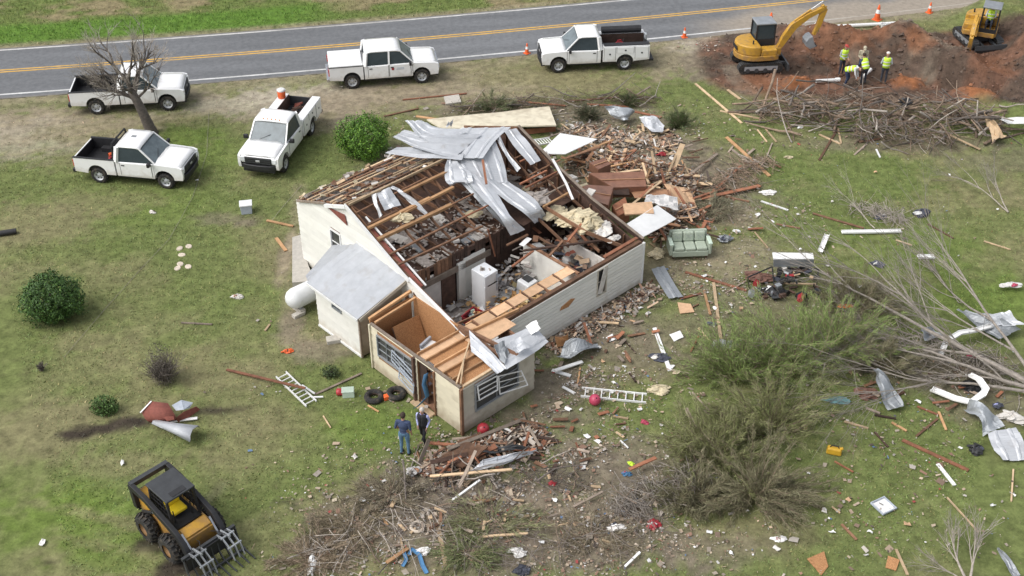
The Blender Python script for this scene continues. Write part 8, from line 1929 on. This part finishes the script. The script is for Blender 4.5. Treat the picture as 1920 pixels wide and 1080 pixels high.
# wrecked workbench
b0 = G(1490, 545); T = thing('workbench', 'wrecked workbench with a white top and red and black tools on its shelf', 'workbench', b0)
def lq(px, py, z): return G(px, py, z) - b0
MB().sheet([[lq(1448, 474, 1.0), lq(1524, 475, 1.0)], [lq(1450, 486, .95), lq(1526, 486, .95)]], .04).build('top', 'white_board', T)
MB().sheet([[lq(1450, 487, .92), lq(1526, 487, .92)], [lq(1450, 500, .55), lq(1526, 500, .55)]], .02).build('front_panel', 'metal_dull', T)
for px, py in ((1452, 540), (1526, 538)): MB().beam(lq(px, py, 0), lq(px, py - 4, .9), .07, .07).build('leg', 'wood_dark', T)
MB().beam(lq(1460, 531, .18), lq(1530, 533, .18), .09, .04).build('shelf', 'wood_pale', T); MB().beam(lq(1462, 506, .35), lq(1515, 506, .35), .3, .03).build('shelf', 'wood_dark', T)
for k in range(22):
    px, py = random.uniform(1458, 1525), random.uniform(500, 530)
    MB().box(lq(px, py, random.uniform(.25, .5)), (random.uniform(.08, .3), random.uniform(.06, .2), random.uniform(.05, .18)), rotz(random.uniform(0, 3)) @ rotx(random.gauss(0, .5))).build('tool', random.choice(['black', 'red', 'black', 'metal_dull', 'metal_dark', 'wood_pale', 'drywall', 'black']), T)
for (p0, p1) in (((1402, 520, .5), (1448, 500, .7)), ((1405, 540, .05), (1402, 520, .5)), ((1448, 500, .7), (1452, 540, .05)), ((1425, 555, .1), (1470, 520, .5)), ((1530, 540, .05), (1535, 505, .6)), ((1535, 505, .6), (1500, 500, .7))): MB().tube([lq(*p0), lq(*p1)], .03, 6).build('frame_tube', 'black', T)
for k in range(26):
    px, py = random.uniform(1400, 1535), random.uniform(505, 560)
    MB().box(lq(px, py, random.uniform(.05, .4)), (random.uniform(.12, .42), random.uniform(.06, .26), random.uniform(.05, .2)), rotz(random.uniform(0, 3)) @ rotx(random.gauss(0, .5))).build('tool', random.choice(['black', 'black', 'metal_dark', 'wood_dark', 'cloth_dark', 'metal_dull', 'red']), T)
# overturned wheeled walker / mower by the bench
c = G(1455, 552); T = thing('lawn_mower', 'overturned black lawn mower beside the wrecked workbench', 'lawn mower', c, .5)
MB().lathe([(0, .32), (.2, .32), (.34, .22), (.38, .08), (.36, .05), (0, .05)], (0, 0, 0), n=14).build('deck', 'black', T, smooth=True)
for x, y in ((-.3, .3), (-.3, -.3), (.3, .3), (.3, -.3)): MB().lathe([(0, -.03), (.13, -.03), (.13, .03), (0, .03)], (x, y, .15), (0, 1, 0), 12).build('wheel', 'rubber', T)
MB().tube([(-.3, .22, .3), (-.95, .22, .55), (-.95, -.22, .55), (-.3, -.22, .3)], .014, 6).build('handle', 'chrome', T); MB().box((.05, 0, .4), (.24, .22, .16)).build('engine', 'metal_dull', T, bevel=.03)
# ladders
def ladder(label, ends, W_, m_, rungs, group=None, z=(.05, .05), name='ladder'):
    a, b = G(*ends[0], z[0]), G(*ends[1], z[1]); c = (a + b) / 2; c[2] = 0; T = thing(name, label, 'ladder', c); a, b = a - c, b - c
    x = unit(b - a); s = unit(np.cross(arr(0, 0, 1), x))
    for q in (-1, 1): MB().beam(a + s * q * W_ / 2, b + s * q * W_ / 2, .035, .08).build('rail', m_, T)
    for k in range(rungs): t = (k + .5) / rungs; p = a + (b - a) * t; MB().tube([p - s * W_ / 2, p + s * W_ / 2], .022, 6).build('rung', m_, T)
    return T
ladder('aluminium ladder lying on the grass behind the porch', ((1090, 735), (1212, 747)), .46, 'plastic_white', 8)
T = ladder('white porch railing lying on the lawn by the lean-to', ((527, 702), (584, 757)), .42, 'trim_white', 9, z=(.2, .08), name='porch_railing'); T['category'] = 'railing'
board(584, 745, 606, 744, .06, 'trim_white', .1, .1); board(566, 722, 590, 738, .06, 'trim_white', .3, .1)
ladder('broken white slatted crib side by the far gable', ((1000, 268), (1035, 263)), .5, 'trim_white', 7, z=(1.0, .9), name='slatted_panel')['category'] = 'panel'
# tyres, balls, cans, boxes
def tyre(label, px, py, R, r_, m_='rubber', grp=None):
    T = thing('tyre', label, 'tyre', G(px, py), 0, grp); n = 9
    MB().lathe([(R + r_ * math.cos(2 * math.pi * k / n), r_ + r_ * math.sin(2 * math.pi * k / n)) for k in range(n + 1)], (0, 0, 0), n=22).build('carcass', m_, T, smooth=True)
    MB().lathe([(R - r_ * .8, r_ * 1.5), (R - r_ * 1.05, r_), (R - r_ * .8, r_ * .5)], (0, 0, 0), n=22).build('bead', 'wood_dark', T)
tyre('old tyre lying on the grass below the long porch window', 702, 748, .26, .11, grp='tyres'); tyre('old tyre leaning against the porch wall by its door', 743, 742, .26, .11, grp='tyres')
tyre('pale round hoop in the scrub past the couple', 783, 990, .20, .055, 'stone')
T = thing('garden_tool', 'orange-handled trimmer between the two tyres', 'garden tool', G(727, 748), .4); MB().box((0, 0, .1), (.3, .2, .18)).build('motor', 'orange', T, bevel=.03); MB().tube([(.1, 0, .12), (.5, -.12, .05)], .02, 6).build('shaft', 'wood_new', T); MB().box((-.2, .04, .06), (.12, .1, .1)).build('guard', 'orange', T)
T = thing('cooler_box', 'mint green box lying on the lawn beside the porch', 'box', G(654, 742), .1); MB().box((0, 0, .14), (.42, .3, .26)).build('body', 'mint', T, bevel=.02); MB().box((-.02, 0, .28), (.44, .32, .03)).build('lid', 'mint', T, bevel=.01)
T = thing('red_can', 'red can lying against the mint green box', 'can', G(638, 740)); MB().lathe([(0, -.12), (.11, -.12), (.13, -.08), (.13, .1), (0, .14)], (0, 0, .13), (1, 0, .1), 14).build('body', 'red', T, smooth=True); MB().lathe([(.05, .13), (.05, .18), (0, .18)], (0, 0, .13), (1, 0, .1), 8).build('cap', 'black', T)
def ball(label, px, py, r_, m_):
    T = thing('ball', label, 'ball', G(px, py)); MB().ell((0, 0, r_), (r_,) * 3, 18, 12).build('skin', m_, T, smooth=True); MB().lathe([(r_ * .14, r_ * .98), (r_ * .10, r_ * 1.03), (0, r_ * 1.03)], (0, 0, r_), (.2, -.5, .8), 8).build('valve', 'black', T)
ball('red ball at the foot of the porch corner', 906, 813, .22, 'red'); ball('pink-red ball beside the aluminium ladder', 1115, 758, .21, 'pink')
T = thing('jug', 'yellow plastic jug on the grass by the feathery shrubs', 'jug', G(1563, 850), -.3); MB().box((0, 0, .14), (.52, .28, .26), taper=(.9, .8)).build('body', 'jug_amber', T, bevel=.06); MB().tube([(.2, 0, .26), (.27, 0, .3)], .05, 8).build('neck', 'jug_amber', T); MB().tube([(-.15, 0, .26), (-.1, 0, .34), (.1, 0, .34), (.14, 0, .27)], .02, 6).build('handle', 'black', T)
c, hd, ln = frame_of(1640, 950, 1672, 952); T = thing('tray', 'square clear-white plastic tray lying on the grass', 'tray', (c[0], c[1], 0), .5)
MB().box((0, 0, .03), (.55, .55, .03)).build('base', 'plastic_white', T, bevel=.01)
for x, y, sx, sy in ((0, .28, .6, .04), (0, -.28, .6, .04), (.28, 0, .04, .56), (-.28, 0, .04, .56)): MB().box((x, y, .07), (sx, sy, .07)).build('side', 'plastic_grey', T, bevel=.01)
# gutters, pipes, straps
def gutter(label, pts, w, m_='white_board', name='gutter', hgt=.07):
    P = [G(*p) for p in pts]; c = sum(P) / len(P); c[2] = 0; P = [p - c for p in P]; rows = []
    for i, p in enumerate(P):
        t = unit(P[min(i + 1, len(P) - 1)] - P[max(i - 1, 0)]); s = unit(np.cross(arr(0, 0, 1), t))
        rows.append([p + s * w / 2 + arr(0, 0, hgt), p + s * w / 2, p - s * w / 2, p - s * w / 2 + arr(0, 0, hgt)])
    o = MB().sheet(rows, .012).build(name, m_); o.location = tuple(c); return tag(o, label, 'gutter')
gutter('straight white gutter length on the bright grass', [(1578, 436, .06), (1640, 435, .07), (1690, 434, .06)], .2)
gutter('short white board chunk on the bright grass', [(1721, 482, .05), (1752, 482, .05)], .22); gutter('white gutter end standing tilted near the bench', [(1538, 472, .1), (1551, 440, .3)], .2)
gutter('long white gutter bent into a hook beside the black bag', [(1746, 730, .15), (1790, 748, .2), (1820, 755, .3), (1843, 740, .5), (1848, 730, .6), (1835, 712, .5), (1815, 702, .3)], .24)
gutter('curved white strip lying under the fallen tree', [(1762, 668, .2), (1775, 640, .4), (1800, 625, .5), (1830, 620, .5), (1865, 610, .4)], .2)
for lb, pts, m_, w in (('blue strap curled on the bare ground with a split end', [(755, 1062, .05), (762, 1050, .08), (757, 1035, .1), (765, 1028, .05)], 'blue', .10), ('blue strap trailing past the white rag', [(800, 1075, .05), (792, 1060, .08), (786, 1040, .08), (772, 1030, .12), (768, 1040, .08)], 'blue', .12)):
    o = gutter(lb, pts, w, m_, 'strap', .03); o['category'] = 'strap'
def pipe(label, p0, p1, r_, m_='plastic_white'):
    a, b = Pt(*p0, r_ + .02), Pt(*p1, r_ + .02); z = max(a[2], b[2]); a[2] = b[2] = z; c = (a + b) / 2; T = thing('water_pipe', label, 'pipe', c); a, b = a - c, b - c; ax = unit(b - a); L_ = np.linalg.norm(b - a)
    MB().lathe([(r_ * .85, 0), (r_, 0), (r_, L_), (r_ * .85, L_), (r_ * .85, 0)], a, ax, 14).build('tube', m_, T, smooth=False); MB().lathe([(r_ * 1.02, 0), (r_ * 1.25, .02), (r_ * 1.25, .22), (r_ * 1.02, .26)], b - ax * .26, ax, 14).build('socket', m_, T); return T
pipe('long white plastic water pipe along the edge of the road', (1558, 50), (1703, 44), .10); pipe('white plastic pipe stub behind the spoil heap', (1516, 56), (1540, 52), .10)
pipe('white plastic pipe lying in front of the bending worker', (1530, 152), (1575, 150), .09); pipe('short white pipe end beside the leaning worker', (1615, 147), (1630, 145), .08)
T = thing('bucket', 'pale blue bucket beside the long white pipe', 'bucket', Pt(1655, 54)); MB().lathe([(0, 0), (.12, 0), (.16, .3), (.14, .3), (.11, .03)], (0, 0, 0), n=12).build('pail', 'tank', T); MB().tube([(-.15, 0, .3), (0, .05, .42), (.15, 0, .3)], .008, 5).build('handle', 'chrome', T)
# traffic cones
def cone(label, px, py, tall=.6, stacked=False):
    p = Pt(px, py); T = thing('traffic_cone', label, 'traffic cone', p, random.uniform(0, 1), 'orange cones along the road')
    s = tall / .72
    MB().box((0, 0, .02), (.38 * s, .38 * s, .04)).build('base', 'orange' if not stacked else 'black', T, bevel=.01)
    MB().lathe([(.15 * s, .03), (.10 * s, .32 * s)], (0, 0, 0), n=14).build('cone_body', 'orange', T, smooth=True)
    MB().lathe([(.102 * s, .32 * s), (.075 * s, .50 * s)], (0, 0, 0), n=14).build('reflective_collar', 'plastic_white', T, smooth=True)
    MB().lathe([(.077 * s, .50 * s), (.035 * s, .70 * s), (.02 * s, .72 * s), (0, .72 * s)], (0, 0, 0), n=14).build('cone_tip', 'orange', T, smooth=True)
    return T
cone('orange traffic cone on the road edge ahead of the roadside utility truck', 988, 100); cone('orange traffic cone at the pale rubble beside the road', 1283, 70)
cone('tall orange cone behind the cab of the excavator', 1443, 52, .92); cone('tall orange cone by the middle of the long white pipe', 1644, 37, .92); cone('orange traffic cone past the end of the long white pipe', 1742, 24, .66)
# fallen wire across the left lawn
P = [G(*p) for p in ((392, 210), (388, 290), (362, 370), (318, 450), (265, 505), (190, 590), (120, 672))]
o = MB().tube([p + arr(0, 0, .04 + .02 * (i % 2)) for i, p in enumerate(P)], .008, 5).build('fallen_wire', 'bark_pale', None); tag(o, 'thin grey wire lying across the left lawn', 'wire')
P = [G(*p) for p in ((565, 350), (530, 390), (510, 415))]
o = MB().tube([p + arr(0, 0, .05) for p in P], .008, 5).build('fallen_wire', 'bark_pale', None); tag(o, 'short grey wire from the gable corner to the lawn', 'wire')
